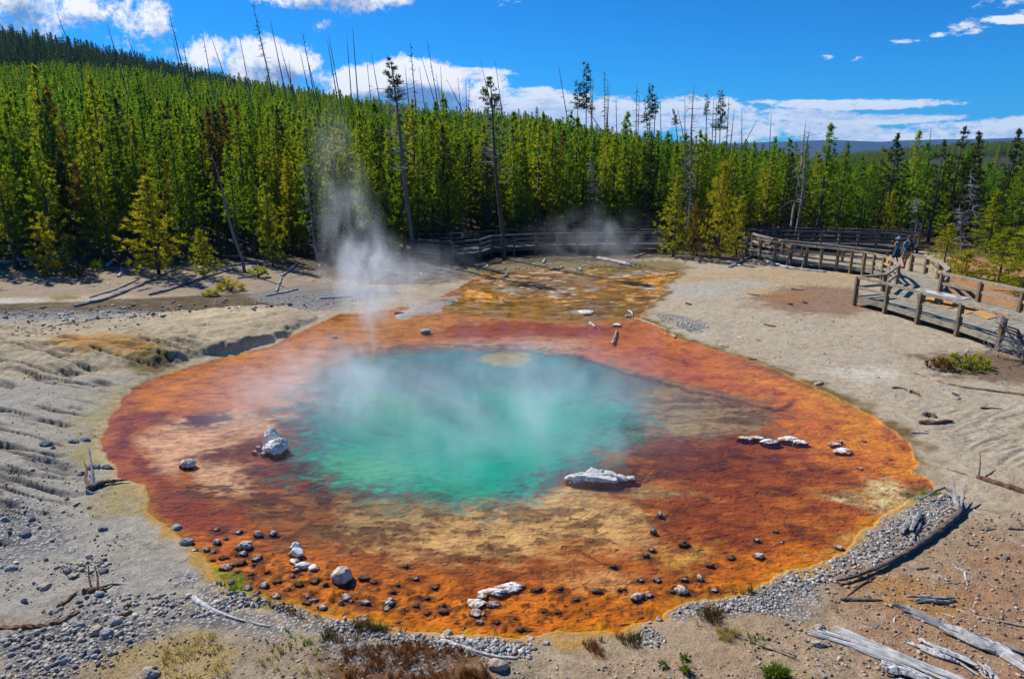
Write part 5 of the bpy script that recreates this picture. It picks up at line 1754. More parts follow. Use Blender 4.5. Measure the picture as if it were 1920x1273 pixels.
def make_man(p, rz):
    t = thing('person', 'man in a blue-grey shirt, khaki shorts and red shoes walking away with a black backpack', 'person', p, rz)
    skin = flat_mat('tanned_skin', (0.42, 0.22, 0.14))
    J = {'pelvis': ((0, 0, 0.95), (0.145, 0.11)), 'belly': ((0, 0, 1.10), (0.145, 0.105)), 'chest': ((0, 0, 1.30), (0.165, 0.115)), 'upper': ((0, 0, 1.42), (0.13, 0.09)),
         'neck': ((0, 0, 1.50), 0.055), 'jaw': ((0, 0.02, 1.575), (0.068, 0.075)), 'head': ((0, 0.01, 1.665), (0.078, 0.095)), 'crown': ((0, 0, 1.73), (0.055, 0.07))}
    E = [('pelvis', 'belly'), ('belly', 'chest'), ('chest', 'upper'), ('upper', 'neck'), ('neck', 'jaw'), ('jaw', 'head'), ('head', 'crown')]
    legs = {-1: [((-0.09, 0.0, 0.90), 0.085), ((-0.10, 0.10, 0.50), 0.060), ((-0.10, -0.10, 0.10), 0.042), ((-0.10, -0.02, 0.04), 0.042), ((-0.10, 0.10, 0.035), 0.032)],
            1: [((0.09, 0.0, 0.90), 0.085), ((0.10, 0.14, 0.51), 0.060), ((0.10, 0.16, 0.10), 0.042), ((0.10, 0.22, 0.04), 0.042), ((0.10, 0.34, 0.035), 0.032)]}
    for s, L in legs.items():
        pr = 'pelvis'
        for i, q in enumerate(L): J['l%d%d' % (s, i)] = q; E.append((pr, 'l%d%d' % (s, i))); pr = 'l%d%d' % (s, i)
    arms = {-1: [((-0.19, 0, 1.42), 0.058), ((-0.26, -0.04, 1.15), 0.042), ((-0.27, 0.08, 0.93), 0.028)], 1: [((0.19, 0, 1.42), 0.058), ((0.27, -0.06, 1.16), 0.042), ((0.30, 0.02, 0.92), 0.028)]}
    for s, L in arms.items():
        pr = 'upper'
        for i, q in enumerate(L): J['a%d%d' % (s, i)] = q; E.append((pr, 'a%d%d' % (s, i))); pr = 'a%d%d' % (s, i)
        hand(J, E, 'a%d2' % s, s, 'h%d' % s, (0, 0.2, -1))
    skin_body('body', J, E, skin, t)
    shirt = flat_mat('blue_grey_shirt', (0.16, 0.20, 0.27))
    mb = loft([(0, 0, 0.90, 0.185, 0.145), (0, 0, 1.05, 0.18, 0.14), (0, 0, 1.25, 0.195, 0.145), (0, 0, 1.38, 0.205, 0.135), (0, 0, 1.46, 0.14, 0.105), (0, 0, 1.50, 0.08, 0.08)], 18)
    for s in (-1, 1):
        mb.tube([Vector((s * 0.12, 0, 1.42)), Vector((s * 0.20, -0.01, 1.40)), Vector((s * 0.245, -0.03, 1.22))], [0.085, 0.085, 0.075], 12)
    mb.build('shirt', shirt, t, True)
    mb = loft([(0, 0, 0.80, 0.18, 0.14), (0, 0, 0.90, 0.178, 0.138), (0, 0, 1.0, 0.17, 0.13)], 18)
    mb.tube([Vector((-0.09, 0, 0.88)), Vector((-0.10, 0.05, 0.70)), Vector((-0.10, 0.09, 0.54))], [0.115, 0.11, 0.105], 12)
    mb.tube([Vector((0.09, 0, 0.88)), Vector((0.10, 0.07, 0.70)), Vector((0.10, 0.12, 0.54))], [0.115, 0.11, 0.105], 12)
    mb.build('shorts', flat_mat('khaki_cloth', (0.42, 0.34, 0.22)), t, True)
    for s, y in ((-1, 0.02), (1, 0.26)):
        mb = MB(); mb.tube([Vector((s * 0.10, y - 0.13, 0.05)), Vector((s * 0.10, y - 0.04, 0.065)), Vector((s * 0.10, y + 0.07, 0.055)), Vector((s * 0.10, y + 0.16, 0.035))], [0.035, 0.055, 0.052, 0.03], 12)
        mb.build('shoe', flat_mat('red_shoe', (0.52, 0.06, 0.05)), t, True)
    mb = loft([(0, -0.02, 1.64, 0.093, 0.108), (0, -0.02, 1.70, 0.092, 0.106), (0, -0.015, 1.755, 0.06, 0.075), (0, -0.01, 1.77, 0.02, 0.03)], 16)
    mb.box((0, 0.13, 1.685), (0.13, 0.10, 0.012))
    mb.build('cap', flat_mat('dark_cap', (0.05, 0.055, 0.065)), t, True)
    face(t, 1.655, 0.01, skin, None)
    pk = flat_mat('black_backpack_cloth', (0.018, 0.02, 0.026), 0.6)
    mb = loft([(0, -0.21, 1.00, 0.12, 0.07), (0, -0.225, 1.05, 0.15, 0.095), (0, -0.23, 1.25, 0.155, 0.10), (0, -0.21, 1.40, 0.13, 0.085), (0, -0.19, 1.46, 0.07, 0.05)], 16)
    mb.tube([Vector((0, -0.33, 1.06)), Vector((0, -0.335, 1.18))], [0.10, 0.09], 10)
    mb.build('backpack', pk, t, True)
    mb = MB()
    for s in (-1, 1): mb.tube([Vector((s * 0.09, -0.17, 1.42)), Vector((s * 0.11, -0.02, 1.50)), Vector((s * 0.12, 0.13, 1.40)), Vector((s * 0.15, 0.10, 1.15)), Vector((s * 0.14, -0.16, 1.06))], 0.022, 6)
    mb.build('shoulder_straps', pk, t, True)


def make_woman(p, rz):
    t = thing('person', 'woman in a blue sun hat, teal sleeveless top and navy skirt walking beside the man', 'person', p, rz)
    skin = flat_mat('light_skin', (0.50, 0.28, 0.19))
    J = {'pelvis': ((0, 0, 0.88), (0.135, 0.105)), 'belly': ((0, 0, 1.02), (0.105, 0.085)), 'chest': ((0, 0, 1.18), (0.125, 0.095)), 'upper': ((0, 0, 1.29), (0.10, 0.07)),
         'neck': ((0, 0, 1.37), 0.042), 'jaw': ((0, 0.02, 1.44), (0.060, 0.066)), 'head': ((0, 0.01, 1.52), (0.070, 0.085)), 'crown': ((0, 0, 1.58), (0.05, 0.065))}
    E = [('pelvis', 'belly'), ('belly', 'chest'), ('chest', 'upper'), ('upper', 'neck'), ('neck', 'jaw'), ('jaw', 'head'), ('head', 'crown')]
    legs = {-1: [((-0.08, 0, 0.82), 0.075), ((-0.085, 0.13, 0.46), 0.052), ((-0.085, 0.12, 0.09), 0.034), ((-0.085, 0.17, 0.035), 0.034), ((-0.085, 0.28, 0.03), 0.026)],
            1: [((0.08, 0, 0.82), 0.075), ((0.085, 0.06, 0.46), 0.052), ((0.085, -0.12, 0.10), 0.034), ((0.085, -0.06, 0.035), 0.034), ((0.085, 0.05, 0.03), 0.026)]}
    for s, L in legs.items():
        pr = 'pelvis'
        for i, q in enumerate(L): J['l%d%d' % (s, i)] = q; E.append((pr, 'l%d%d' % (s, i))); pr = 'l%d%d' % (s, i)
    arms = {-1: [((-0.155, 0, 1.29), 0.043), ((-0.25, 0.0, 1.08), 0.034), ((-0.42, 0.08, 1.06), 0.023)], 1: [((0.155, 0, 1.29), 0.043), ((0.21, -0.04, 1.05), 0.034), ((0.20, 0.06, 0.85), 0.023)]}
    for s, L in arms.items():
        pr = 'upper'
        for i, q in enumerate(L): J['a%d%d' % (s, i)] = q; E.append((pr, 'a%d%d' % (s, i))); pr = 'a%d%d' % (s, i)
    hand(J, E, 'a-12', -1, 'hl', (-0.8, 0.3, 0.1), s=.9)
    hand(J, E, 'a12', 1, 'hr', (0, 0.2, -1), s=.9)
    skin_body('body', J, E, skin, t)
    mb = loft([(0, 0, 0.94, 0.145, 0.115), (0, 0, 1.04, 0.128, 0.105), (0, 0, 1.18, 0.148, 0.118), (0, 0, 1.26, 0.145, 0.10), (0, 0, 1.32, 0.10, 0.075)], 18)
    mb.build('top', flat_mat('teal_cloth', (0.04, 0.22, 0.30)), t, True)
    mb = loft([(0, 0.02, 0.50, 0.235, 0.21), (0, 0.01, 0.62, 0.215, 0.19), (0, 0, 0.80, 0.185, 0.15), (0, 0, 0.92, 0.155, 0.12), (0, 0, 0.99, 0.135, 0.108)], 22)
    for i, v in enumerate(mb.v):
        k_ = i % 22
        if v.z < 0.7: v.x *= 1 + 0.06 * (k_ % 2); v.y *= 1 + 0.06 * (k_ % 2)
    mb.build('skirt', flat_mat('navy_cloth', (0.02, 0.045, 0.10)), t, True)
    mb = loft([(0, 0, 1.50, 0.20, 0.20), (0, 0, 1.525, 0.155, 0.16), (0, 0, 1.54, 0.092, 0.10), (0, 0, 1.61, 0.085, 0.095), (0, 0, 1.635, 0.06, 0.07)], 20)
    mb.build('sun_hat', flat_mat('hat_blue', (0.16, 0.20, 0.36)), t, True)
    mb = loft([(0, -0.045, 1.36, 0.05, 0.035), (0, -0.05, 1.44, 0.075, 0.06), (0, -0.03, 1.53, 0.08, 0.085)], 14)
    mb.build('hair', flat_mat('brown_hair', (0.09, 0.05, 0.03)), t, True)
    face(t, 1.51, 0.0, skin, None, 0.9)
    for s, y in ((-1, 0.21), (1, 0.0)):
        mb = MB(); mb.tube([Vector((s * 0.085, y - 0.10, 0.04)), Vector((s * 0.085, y, 0.05)), Vector((s * 0.085, y + 0.12, 0.03))], [0.03, 0.045, 0.03], 10)
        mb.build('shoe', flat_mat('dark_shoe', (0.04, 0.04, 0.05)), t, True)


pm = G(1696, 504, DZ + 0.01); make_man(pm, math.radians(8))
pw = G(1679, 496, DZ + 0.01); pw = pm + (pw - pm) * 1.0; make_woman(G(1678, 499, DZ + 0.01), math.radians(10))


# ------------------------------------------------------------------ rocks
def ico(sub):
    import bmesh
    bm = bmesh.new(); bmesh.ops.create_icosphere(bm, subdivisions=sub, radius=1.0)
    v = np.array([tuple(a.co) for a in bm.verts]); f = np.array([[q.index for q in a.verts] for a in bm.faces]); bm.free()
    return v, f


ICO = {i: ico(i) for i in (1, 2, 3, 4, 5)}


def n3(p, s, seed):
    return (vnoise(p[:, 0] * s + seed, p[:, 1] * s + p[:, 2] * s * 0.7, seed) + vnoise(p[:, 1] * s - seed, p[:, 2] * s + p[:, 0] * s * 0.6, seed + 5) + vnoise(p[:, 2] * s, p[:, 0] * s - p[:, 1] * s * 0.8 + seed, seed + 9)) / 3 - 0.5


def rock_geo(sx, sy, sz, seed, sub=4, rough=0.5, flatb=True):
    v, f = ICO[sub]
    v = v.copy()
    d = 1 + rough * (n3(v, 1.3, seed) * 1.5 + n3(v, 3.1, seed + 3) * 0.75 + n3(v, 7.3, seed + 7) * 0.6 + n3(v, 15., seed + 8) * 0.45)
    # a few flat facets
    r = np.random.default_rng(seed)
    v = v * d[:, None]
    for _ in range(5):
        nrm = r.normal(size=3); nrm /= np.linalg.norm(nrm)
        h = r.uniform(0.62, 0.85)
        e = v @ nrm - h
        v = v - np.clip(e, 0, None)[:, None] * nrm * 0.85
    zn = np.clip(-v[:, 2], 0, 0.75)
    v[:, :2] *= (1 / np.sqrt(1 - zn ** 2))[:, None] ** 1.1
    v = v * np.array([sx, sy, sz])
    if flatb: v[:, 2] = np.maximum(v[:, 2], -0.45 * sz)
    return v, f


def rock(label, px, py, wpx, hf=0.6, df=0.8, mat='r_white', seed=1, rough=0.5, name='rock', group=None, sub=4, rz=None, sink=0.25, cat='rock'):
    p = T(px, py)
    w = wpx * depth(p) / FPX
    sx = w / 2; sy = sx * df; sz = sx * hf
    v, f = rock_geo(sx, sy, sz, seed, sub, rough)
    zc = max(p.z, 0.0) + sz * (0.45 - sink)
    q0 = G(px, py, 0); bed = Hs(q0.x, q0.y) - 0.03
    lo = v[:, 2] < 0
    v[lo, 2] *= max(1.0, (zc - bed) / (0.45 * sz))
    o = obj(name, big_mesh(name, v, f, sub >= 4), MAT[mat])
    o.location = (p.x, p.y, max(p.z, 0.0) + sz * (0.45 - sink))
    o.rotation_euler = (0, 0, random.Random(seed).uniform(-0.5, 0.5) if rz is None else rz)
    return tag(o, label, cat, group)


def cluster(label, parts, mat='r_white', rough=0.7, name='rock', group=None):
    """one crust of several joined lumps: (px, py, wpx, hf, df)"""
    V = []; F = []; off = 0
    c = None
    for i, (px, py, w_, hf, df) in enumerate(parts):
        p = T(px, py); p.z = max(p.z, 0)
        if c is None: c = p
        s = w_ * depth(p) / FPX / 2
        v, f = rock_geo(s, s * df, s * hf, 11 + i * 3 + int(px), 5 if w_ > 40 else 4, rough)
        zz = s * hf * 0.2; bed = Hs(p.x, p.y) - 0.03; lo = v[:, 2] < 0
        v[lo, 2] *= max(1.0, (p.z + zz - bed) / (0.45 * s * hf))
        v = v + np.array(p - c) + np.array([0, 0, zz])
        V.append(v); F.append(f + off); off += len(v)
    o = obj(name, big_mesh(name, np.concatenate(V), np.concatenate(F), True), MAT[mat])
    o.location = c
    return tag(o, label, 'rock', group)


cluster('tall lumpy white rock standing in the dark red mats left of the turquoise water', [(517, 846, 38, 1.0, 0.9), (513, 832, 30, 1.9, 0.9), (526, 842, 28, 1.1, 0.9), (502, 842, 20, 0.9, 0.9)], rough=0.7)
cluster('pair of tiny white crust flakes left of the tall lumpy white rock', [(484, 838, 12, 0.3, 0.7), (476, 847, 11, 0.3, 0.7)])
rock('small white crust just below the tall lumpy white rock', 494, 850, 13, 0.35, 0.7, seed=33)
rock('rounded grey-white boulder on the tan flat at the left', 353, 874, 32, 0.72, 0.85, 'r_cap', 5, 0.4)
cluster('largest long white rock lying in the water right of the turquoise pool', [(1122, 899, 104, 0.22, 0.34), (1086, 898, 50, 0.50, 0.55), (1118, 895, 46, 0.62, 0.6), (1140, 897, 48, 0.50, 0.6), (1162, 899, 44, 0.36, 0.6), (1182, 899, 26, 0.35, 0.6), (1068, 899, 26, 0.50, 0.7), (1104, 900, 36, .45, .6)], rough=0.8)
rock('big upright round tan boulder in the orange shallows at the lower left', 642, 1086, 37, 1.15, 0.95, 'r_cap', 9, 0.35, rz=0.3)
cluster('broad flat white crust island, the largest in the orange shallows', [(952, 1104, 52, 0.28, 0.6), (925, 1112, 48, 0.25, 0.6), (970, 1100, 32, 0.3, 0.7), (905, 1118, 26, 0.25, 0.7)])
rock('flat white crust slab left of the broadest crust island', 893, 1131, 39, 0.28, 0.8, seed=12, rough=0.6)
rock('yellowish-white crust slab below the broadest crust island', 925, 1133, 26, 0.4, 0.8, 'r_cap', seed=13, rough=0.6)
rock('white-topped stone just below the flat white slabs', 892, 1150, 23, 0.5, 0.8, 'r_cap', 14)
rock('small white-topped stone, the lowest below the flat slabs', 898, 1167, 15, 0.6, 0.8, 'r_cap', 15)
cluster('knobbly white crust column in the orange mats at the lower left', [(557, 1040, 26, 0.8, 0.8), (553, 1028, 20, 0.9, 0.8)])
cluster('long white crust tongue left of the round tan boulder', [(568, 1062, 38, 0.35, 0.6), (586, 1064, 28, 0.25, 0.6), (552, 1052, 22, 0.35, 0.8), (556, 1067, 20, 0.3, 0.8)])
cluster('left one of the white crusts in the right orange mats', [(1392, 822, 26, 0.25, 0.5), (1405, 824, 14, 0.3, 0.5)])
cluster('middle white crust in the row of crusts in the right orange mats', [(1420, 822, 30, 0.22, 0.5), (1438, 829, 38, 0.22, 0.5)])
cluster('right bright white crust in the row of crusts in the right orange mats', [(1478, 825, 40, 0.22, 0.5), (1500, 830, 34, 0.22, 0.5)])
cluster('lone white crust patch nearest the right shore', [(1563, 833, 26, 0.2, 0.6), (1578, 846, 40, 0.16, 0.6), (1574, 829, 16, 0.25, 0.6)])
rock('thin white crust remnant below the lone crust patch', 1612, 878, 12, 0.3, 0.6, seed=51)
rock('flat white slab in the far outflow', 1097, 586, 36, 0.16, 0.9, seed=52, rough=0.4)
rock('small flat white slab at the edge of the far orange shelf', 1157, 610, 17, 0.3, 0.9, seed=53, rough=0.4)
rock('grey stone at the far shore left of the middle', 798, 622, 19, 0.5, 0.8, 'r_grey', 54)
rock('small grey stone on the far red mat', 628, 632, 10, 0.5, 0.8, 'r_grey', 55)
rock('brown-grey flat stone on the right shore line', 1535, 720, 22, 0.35, 0.5, 'r_tan', 56)
rock('small pale stone on the right orange mat', 1620, 826, 8, 0.6, 0.8, 'r_cap', 57)
rock('dark grey boulder on the left shore beside the orange shallows', 349, 1017, 25, 0.75, 0.9, 'r_grey', 60)
rock('grey stone touching the left waterline above the dark grey boulder', 330, 989, 19, 0.55, 0.8, 'r_grey', 61)
rock('whitish cobble at the near waterline above the bleached stick', 840, 1189, 19, 0.8, 0.9, 'r_tan', 62)
rock('large tan rock at the bottom edge below the bleached stick', 936, 1250, 42, 0.6, 0.7, 'r_tan', 63)
rock('large pale tan rock at the bottom left, half in straw grass', 282, 1262, 36, 0.6, 0.8, 'r_tan', 64)
rock('pale elongated boulder in the grey rubble at the bottom left', 120, 1238, 32, 0.65, 0.8, 'r_grey', 65)
rock('brown rounded boulder in the grey rubble', 182, 1184, 27, 0.7, 0.8, 'r_tan', 66)
rock('broad grey boulder beside the brown rounded one', 203, 1189, 31, 0.6, 0.8, 'r_grey', 67)
rock('angular pale-grey boulder above the brown rounded one', 220, 1166, 25, 0.75, 0.8, 'r_grey', 68)
rock('grey boulder at the upper left end of the rubble', 146, 1172, 25, 0.6, 0.8, 'r_grey', 69)
rock('blue-grey angular boulder low in the rubble', 176, 1224, 24, 0.6, 0.8, 'r_blue', 70)
rock('light grey boulder at the left frame edge', 8, 976, 24, 0.6, 0.8, 'r_grey', 71)
rock('dark blue-grey rock on the left slope', 46, 1001, 28, 0.6, 0.8, 'r_blue', 72)
rock('small dark rock above the dark blue-grey one', 58, 974, 15, 0.7, 0.8, 'r_blue', 73)
rock('lone dark rock between the left slope and the shore', 193, 993, 19, 0.6, 0.8, 'r_blue', 74)
rock('blue round stone beside the tan one in the small stone patch', 126, 1072, 16, 0.8, 0.9, 'r_blue', 75)
rock('blue-grey stone at the right of the small stone patch', 194, 1071, 17, 0.7, 0.8, 'r_blue', 76)
rock('tan pink stone in the small stone patch', 137, 1081, 20, 0.5, 0.8, 'r_tan', 77)
rock('pinkish flat stone on the left slope below the patch', 83, 1100, 26, 0.4, 0.7, 'r_tan', 78)
rock('grey-brown stone pair member at the far left slope', 22, 1066, 22, 0.5, 0.8, 'r_grey', 79)
rock('left one of three dark stones on the pale slope', 86, 834, 22, 0.55, 0.8, 'r_blue', 80)
rock('middle one of three dark stones on the pale slope', 139, 829, 18, 0.6, 0.8, 'r_blue', 81)
rock('right one of three dark stones on the pale slope', 161, 826, 18, 0.55, 0.8, 'r_blue', 82)
rock('small blue stone between the rills', 99, 840, 10, 0.6, 0.8, 'r_blue', 83)
rock('dark stone beside the twisted left stump', 152, 890, 18, 0.6, 0.8, 'r_blue', 84)
rock('grey stone by the brown stump stub', 186, 1114, 20, 0.6, 0.8, 'r_grey', 85)
rock('small round blue stone on the right soil', 1885, 1046, 13, 0.8, 0.9, 'r_blue', 86)
rock('brown rock beside the first bleached log', 1537, 1178, 20, 0.7, 0.8, 'r_tan', 87)
rock('dark brown rock between the two long bleached logs', 1534, 1208, 26, 0.6, 0.8, 'r_tan', 88)
rock('tan cobble above the lower bleached log', 1636, 1206, 18, 0.6, 0.8, 'r_tan', 89)
rock('white stone in the shallows at the lower right', 1424, 1043, 22, 0.6, 0.8, 'r_cap', 90)
rock('brown round stone on the right bare soil beside dark bits', 1793, 748, 13, 0.6, 0.8, 'r_tan', 91)
words = ['small white-topped stone', 'tiny white-topped stone', 'medium white-topped stone', 'crusted pale stone']
for gi_, (lst, where) in enumerate(((smalls, 'in the orange shallows at the lower left'), (smalls2, 'in the orange shallows at the bottom middle'), (smalls3, 'in the orange shallows at the lower right'))):
    for i, (a, b, w_) in enumerate(lst):
        wd = words[1] if w_ < 13 else words[0] if w_ < 19 else words[2]
        rock(wd + ' ' + where, a, b, w_ * (0.8 + 0.35 * ((i * 7) % 5) / 4), 0.38 + 0.3 * ((i * 3) % 4) / 3, 0.65 + 0.3 * ((i * 5) % 3) / 2, 'r_cap', 200 + gi_ * 50 + i, 0.75, 'rock', 'white-topped stones ' + where, 4)
rb = random.Random(4)
for i, (a, b) in enumerate(browns):
    sh = rb.choice(['rusty brown crusted stone', 'small dark brown crusted stone'])
    wh = 'in the orange mats, lower left' if a < 700 else 'in the orange mats, bottom middle' if a < 1060 else 'in the orange mats, lower right'
    rock(sh + ' ' + wh, a, b, rb.uniform(9, 22), rb.uniform(0.3, 0.6), rb.uniform(0.6, 0.95), 'r_brown', 400 + i, 0.9, 'rock', 'brown crusted stones ' + wh, 3)


# ------------------------------------------------------------------ driftwood, logs, stumps
def log(label, pts, wpx, mat, name='log', lift=0.4, taper=0.5, rough=0.35, seed=0, cat='log', branches=(), n=9, group=None, dz=None, sub=None):
    P = [T(a, b) for a, b in pts]
    r0 = wpx * depth(P[0]) / FPX / 2
    m = len(P)
    dense = []
    for i in range(m - 1):
        for s in np.linspace(0, 1, 7)[:-1]: dense.append(P[i].lerp(P[i + 1], float(s)))
    dense.append(P[-1])
    rnd = random.Random(seed + int(pts[0][0]))
    # smooth and jitter
    for _ in range(3): dense = [dense[0]] + [(dense[i - 1] + dense[i] * 2 + dense[i + 1]) / 4 for i in range(1, len(dense) - 1)] + [dense[-1]]
    L = len(dense)
    R = [r0 * (1 - (1 - taper) * i / (L - 1)) * rnd.uniform(0.88, 1.12) for i in range(L)]
    R[0] *= 0.7; R[-1] *= 0.4
    c = dense[0].copy()
    pp = [d - c + Vector((rnd.uniform(-1, 1), rnd.uniform(-1, 1), 0)) * r0 * 0.15 + Vector((0, 0, r0 * lift)) for d in dense]
    if dz: pp = [p + Vector((0, 0, dz[0] + (dz[1] - dz[0]) * i / (L - 1))) for i, p in enumerate(pp)]
    mb = MB(); mb.tube(pp, R, n, rough, seed)
    if branches:
        t = thing(name, label, cat, c, 0, group)
        mb.build('trunk', MAT[mat], t)
        for br in branches:
            Q = [T(a, b) - c + Vector((0, 0, h_)) for a, b, h_ in br[0]]
            bb = MB(); rr = br[1] * depth(P[0]) / FPX / 2
            bb.tube(Q, [rr * (1 - 0.75 * i / (len(Q) - 1)) for i in range(len(Q))], 7, 0.3, seed)
            bb.build('branch', MAT[br[2] if len(br) > 2 else mat], t)
        return t
    o = mb.build(name, MAT[mat])
    o.location = c
    return tag(o, label, cat, group)


log('long dark grey fallen trunk arching along the gravel at the lower right shore', [(1800, 958), (1795, 970), (1770, 992), (1737, 1016), (1705, 1039), (1656, 1065), (1607, 1085), (1568, 1094)], 14, 'log_dark', taper=0.3, rough=0.3, lift=0.8,
    branches=[([(1797, 962, .06), (1790, 948, .12), (1784, 936, .16), (1768, 930, .2), (1753, 933, .16), (1735, 938, .1), (1722, 939, .03)], 9, 'log_grey'), ([(1798, 960, .08), (1803, 945, .22), (1806, 934, .3)], 7, 'log_grey'),
              ([(1795, 965, .1), (1779, 962, .12), (1762, 968, .06)], 7, 'log_tan'), ([(1796, 958, .1), (1786, 945, .25), (1783, 930, .36)], 6, 'log_grey')])
log('thin upright-looking grey stick beside the splintered grey log', [(1720, 986), (1720, 1018)], 5, 'log_grey', name='stick', cat='stick')
log('thin dark stick below the arching trunk', [(1640, 1082), (1612, 1098), (1588, 1118)], 4, 'log_dark', name='stick', cat='stick')
log('low blue-grey log below the thin dark stick', [(1576, 1124), (1610, 1125), (1655, 1126)], 7, 'log_dark', taper=0.6, rough=0.6)
log('thin pale stick above the grey weathered log', [(1800, 1149), (1867, 1164), (1940, 1178)], 4, 'log_tan', taper=0.8, name='stick', cat='stick')
log('dark brown log cut by the right frame edge beside the rills', [(1831, 895), (1870, 908), (1940, 930)], 9, 'log_brown', taper=1.3, rough=0.5,
    branches=[([(1834, 895, .05), (1835, 885, .2), (1832, 872, .35)], 4, 'log_dark')])
log('pale peeled stick left of the dark brown log', [(1774, 878), (1795, 885), (1815, 891)], 6, 'log_tan', taper=0.2, name='stick', cat='stick')
log('long curved brown branch running to the right frame edge', [(1708, 698), (1735, 706), (1760, 716), (1807, 727), (1857, 733), (1940, 744)], 4, 'log_tan', taper=1.8, rough=0.3)
log('rotten brown bark slab on the right bare soil', [(1722, 793), (1750, 794), (1787, 791)], 9, 'log_brown', taper=0.6, rough=0.9, name='bark_piece', cat='bark')
log('dark driftwood knot above the bark slab', [(1730, 778), (1745, 779), (1756, 784)], 9, 'log_dark', rough=0.9, taper=0.6, name='driftwood', cat='driftwood')
log('grey stick below the bark slab', [(1707, 812), (1742, 813)], 5, 'log_grey', name='stick', cat='stick')
log('forked dark driftwood on the right bare soil', [(1672, 728), (1690, 728), (1702, 733)], 5, 'log_dark', name='driftwood', cat='driftwood', rough=0.7)
log('rusty bark scrap beside the forked driftwood', [(1705, 735), (1716, 738), (1725, 743)], 7, 'log_brown', name='bark_piece', cat='bark', rough=0.9)
log('dark stick at the right frame edge beyond the brown stone', [(1838, 765), (1880, 767)], 4, 'log_dark', name='stick', cat='stick')
log('small dark driftwood on top of the round brown stone', [(1785, 741), (1800, 746)], 5, 'log_dark', name='driftwood', cat='driftwood', dz=(.05, .05))
for i, (a, b, w_, m_, l_) in enumerate([((1840, 994), (1868, 992), 4, 'log_dark', 'short dark stick below the right rills'), ((1890, 992), (1925, 993), 5, 'log_dark', 'dark stick touching the right frame edge'), ((1815, 1022), (1835, 1022), 3, 'log_dark', 'tiny dark stick on the right soil'),
                                         ((1718, 1068), (1742, 1064), 5, 'log_dark', 'stubby dark stick below the arching trunk'), ((1790, 1064), (1820, 1076), 4, 'log_white', 'forked pale stick on the brown soil'), ((1808, 1072), (1814, 1098), 4, 'log_white', 'pale stick standing out against reddish soil'),
                                         ((1765, 1150), (1796, 1158), 3, 'log_white', 'thin white stick on the red soil'), ((1821, 953), (1838, 963), 3, 'log_white', 'small white stick right of the arching trunk root'),
                                         ((1340, 646), (1367, 651), 4, 'log_white', 'thin white stick on the right shore'), ((1383, 632), (1394, 636), 4, 'log_white', 'short white stick up the right shore'), ((1433, 609), (1455, 613), 4, 'log_dark', 'dark stick on the right plain'),
                                         ((1405, 674), (1419, 674), 4, 'log_dark', 'dark stick by the right waterline'), ((1287, 570), (1297, 572), 5, 'log_dark', 'dark chip at the outflow bank'), ((1484, 543), (1506, 545), 4, 'log_brown', 'brown stick on the pinkish ground'),
                                         ((1402, 552), (1426, 554), 3, 'log_brown', 'thin brown stick on the far right plain'), ((1506, 568), (1514, 569), 6, 'log_brown', 'dark clod on the pinkish ground'), ((1478, 571), (1486, 571), 6, 'log_brown', 'reddish clod on the pinkish ground')]):
    log(l_, [a, ((a[0] + b[0]) / 2, (a[1] + b[1]) / 2 + 0.6), b], w_, m_, name='stick', cat='stick')
log('bleached stick sloping over the gravel at the lower left shore', [(362, 1121), (375, 1132), (400, 1146), (430, 1157), (460, 1166)], 11, 'log_white', taper=0.35, name='stick', cat='stick', rough=0.3)
log('thin white end piece of the sloping bleached stick', [(472, 1167), (490, 1172), (507, 1175)], 5, 'log_white', taper=0.5, name='stick', cat='stick')
log('silvery curved stick below the bottom shoreline', [(832, 1201), (855, 1210), (890, 1222), (930, 1232), (970, 1235)], 8, 'log_white', taper=0.6, name='stick', cat='stick')
log('brown decayed log in the left foreground ground', [(108, 1140), (125, 1128), (143, 1112)], 9, 'log_brown', taper=0.6, rough=0.7)
log('flat brown bark strip in the rubble', [(232, 1140), (245, 1134), (256, 1128)], 8, 'log_brown', rough=0.8, name='bark_piece', cat='bark')
log('brown bark strip near the grey rubble top', [(222, 1156), (236, 1152), (248, 1146)], 9, 'log_brown', rough=0.8, name='bark_piece', cat='bark')
log('dark thin stick above the rubble', [(283, 1124), (298, 1119), (312, 1114)], 4, 'log_dark', name='stick', cat='stick')
log('dark buried root across the left foreground', [(-30, 1182), (30, 1176), (70, 1176), (110, 1168), (150, 1145)], 11, 'log_brown', taper=0.8, rough=0.8, lift=0.0, name='root', cat='root')
# twisted stump remains
log('twisted dark stump with raised stubs at the left waterline', [(164, 922), (180, 914), (200, 908), (222, 905), (240, 904)], 13, 'log_dark', taper=0.25, rough=0.6, name='stump', cat='stump', lift=0.8,
    branches=[([(174, 916, .05), (177, 905, .25), (175, 884, .55)], 9, 'log_grey'), ([(170, 918, .0), (162, 905, .1), (166, 893, .2), (160, 884, .25)], 8, 'log_brown'), ([(166, 922, .02), (172, 925, 0), (184, 923, 0)], 11, 'log_grey')])
log('reddish broken stump with two upright stubs on the left foreground', [(158, 1110), (170, 1110), (186, 1106), (200, 1108)], 11, 'log_brown', taper=0.6, rough=0.8, name='stump', cat='stump', lift=0.6,
    branches=[([(172, 1108, .04), (170, 1098, .15), (171, 1088, .3)], 5, 'log_brown'), ([(184, 1106, .04), (186, 1096, .15), (183, 1088, .28)], 5, 'log_brown'), ([(186, 1106, .04), (210, 1096, .02), (236, 1096, .0)], 5, 'log_dark')])
log('flaky pale root plate above the twisted stump', [(165, 880), (185, 876), (212, 879)], 10, 'log_grey', taper=0.8, rough=0.9, name='driftwood', cat='driftwood')
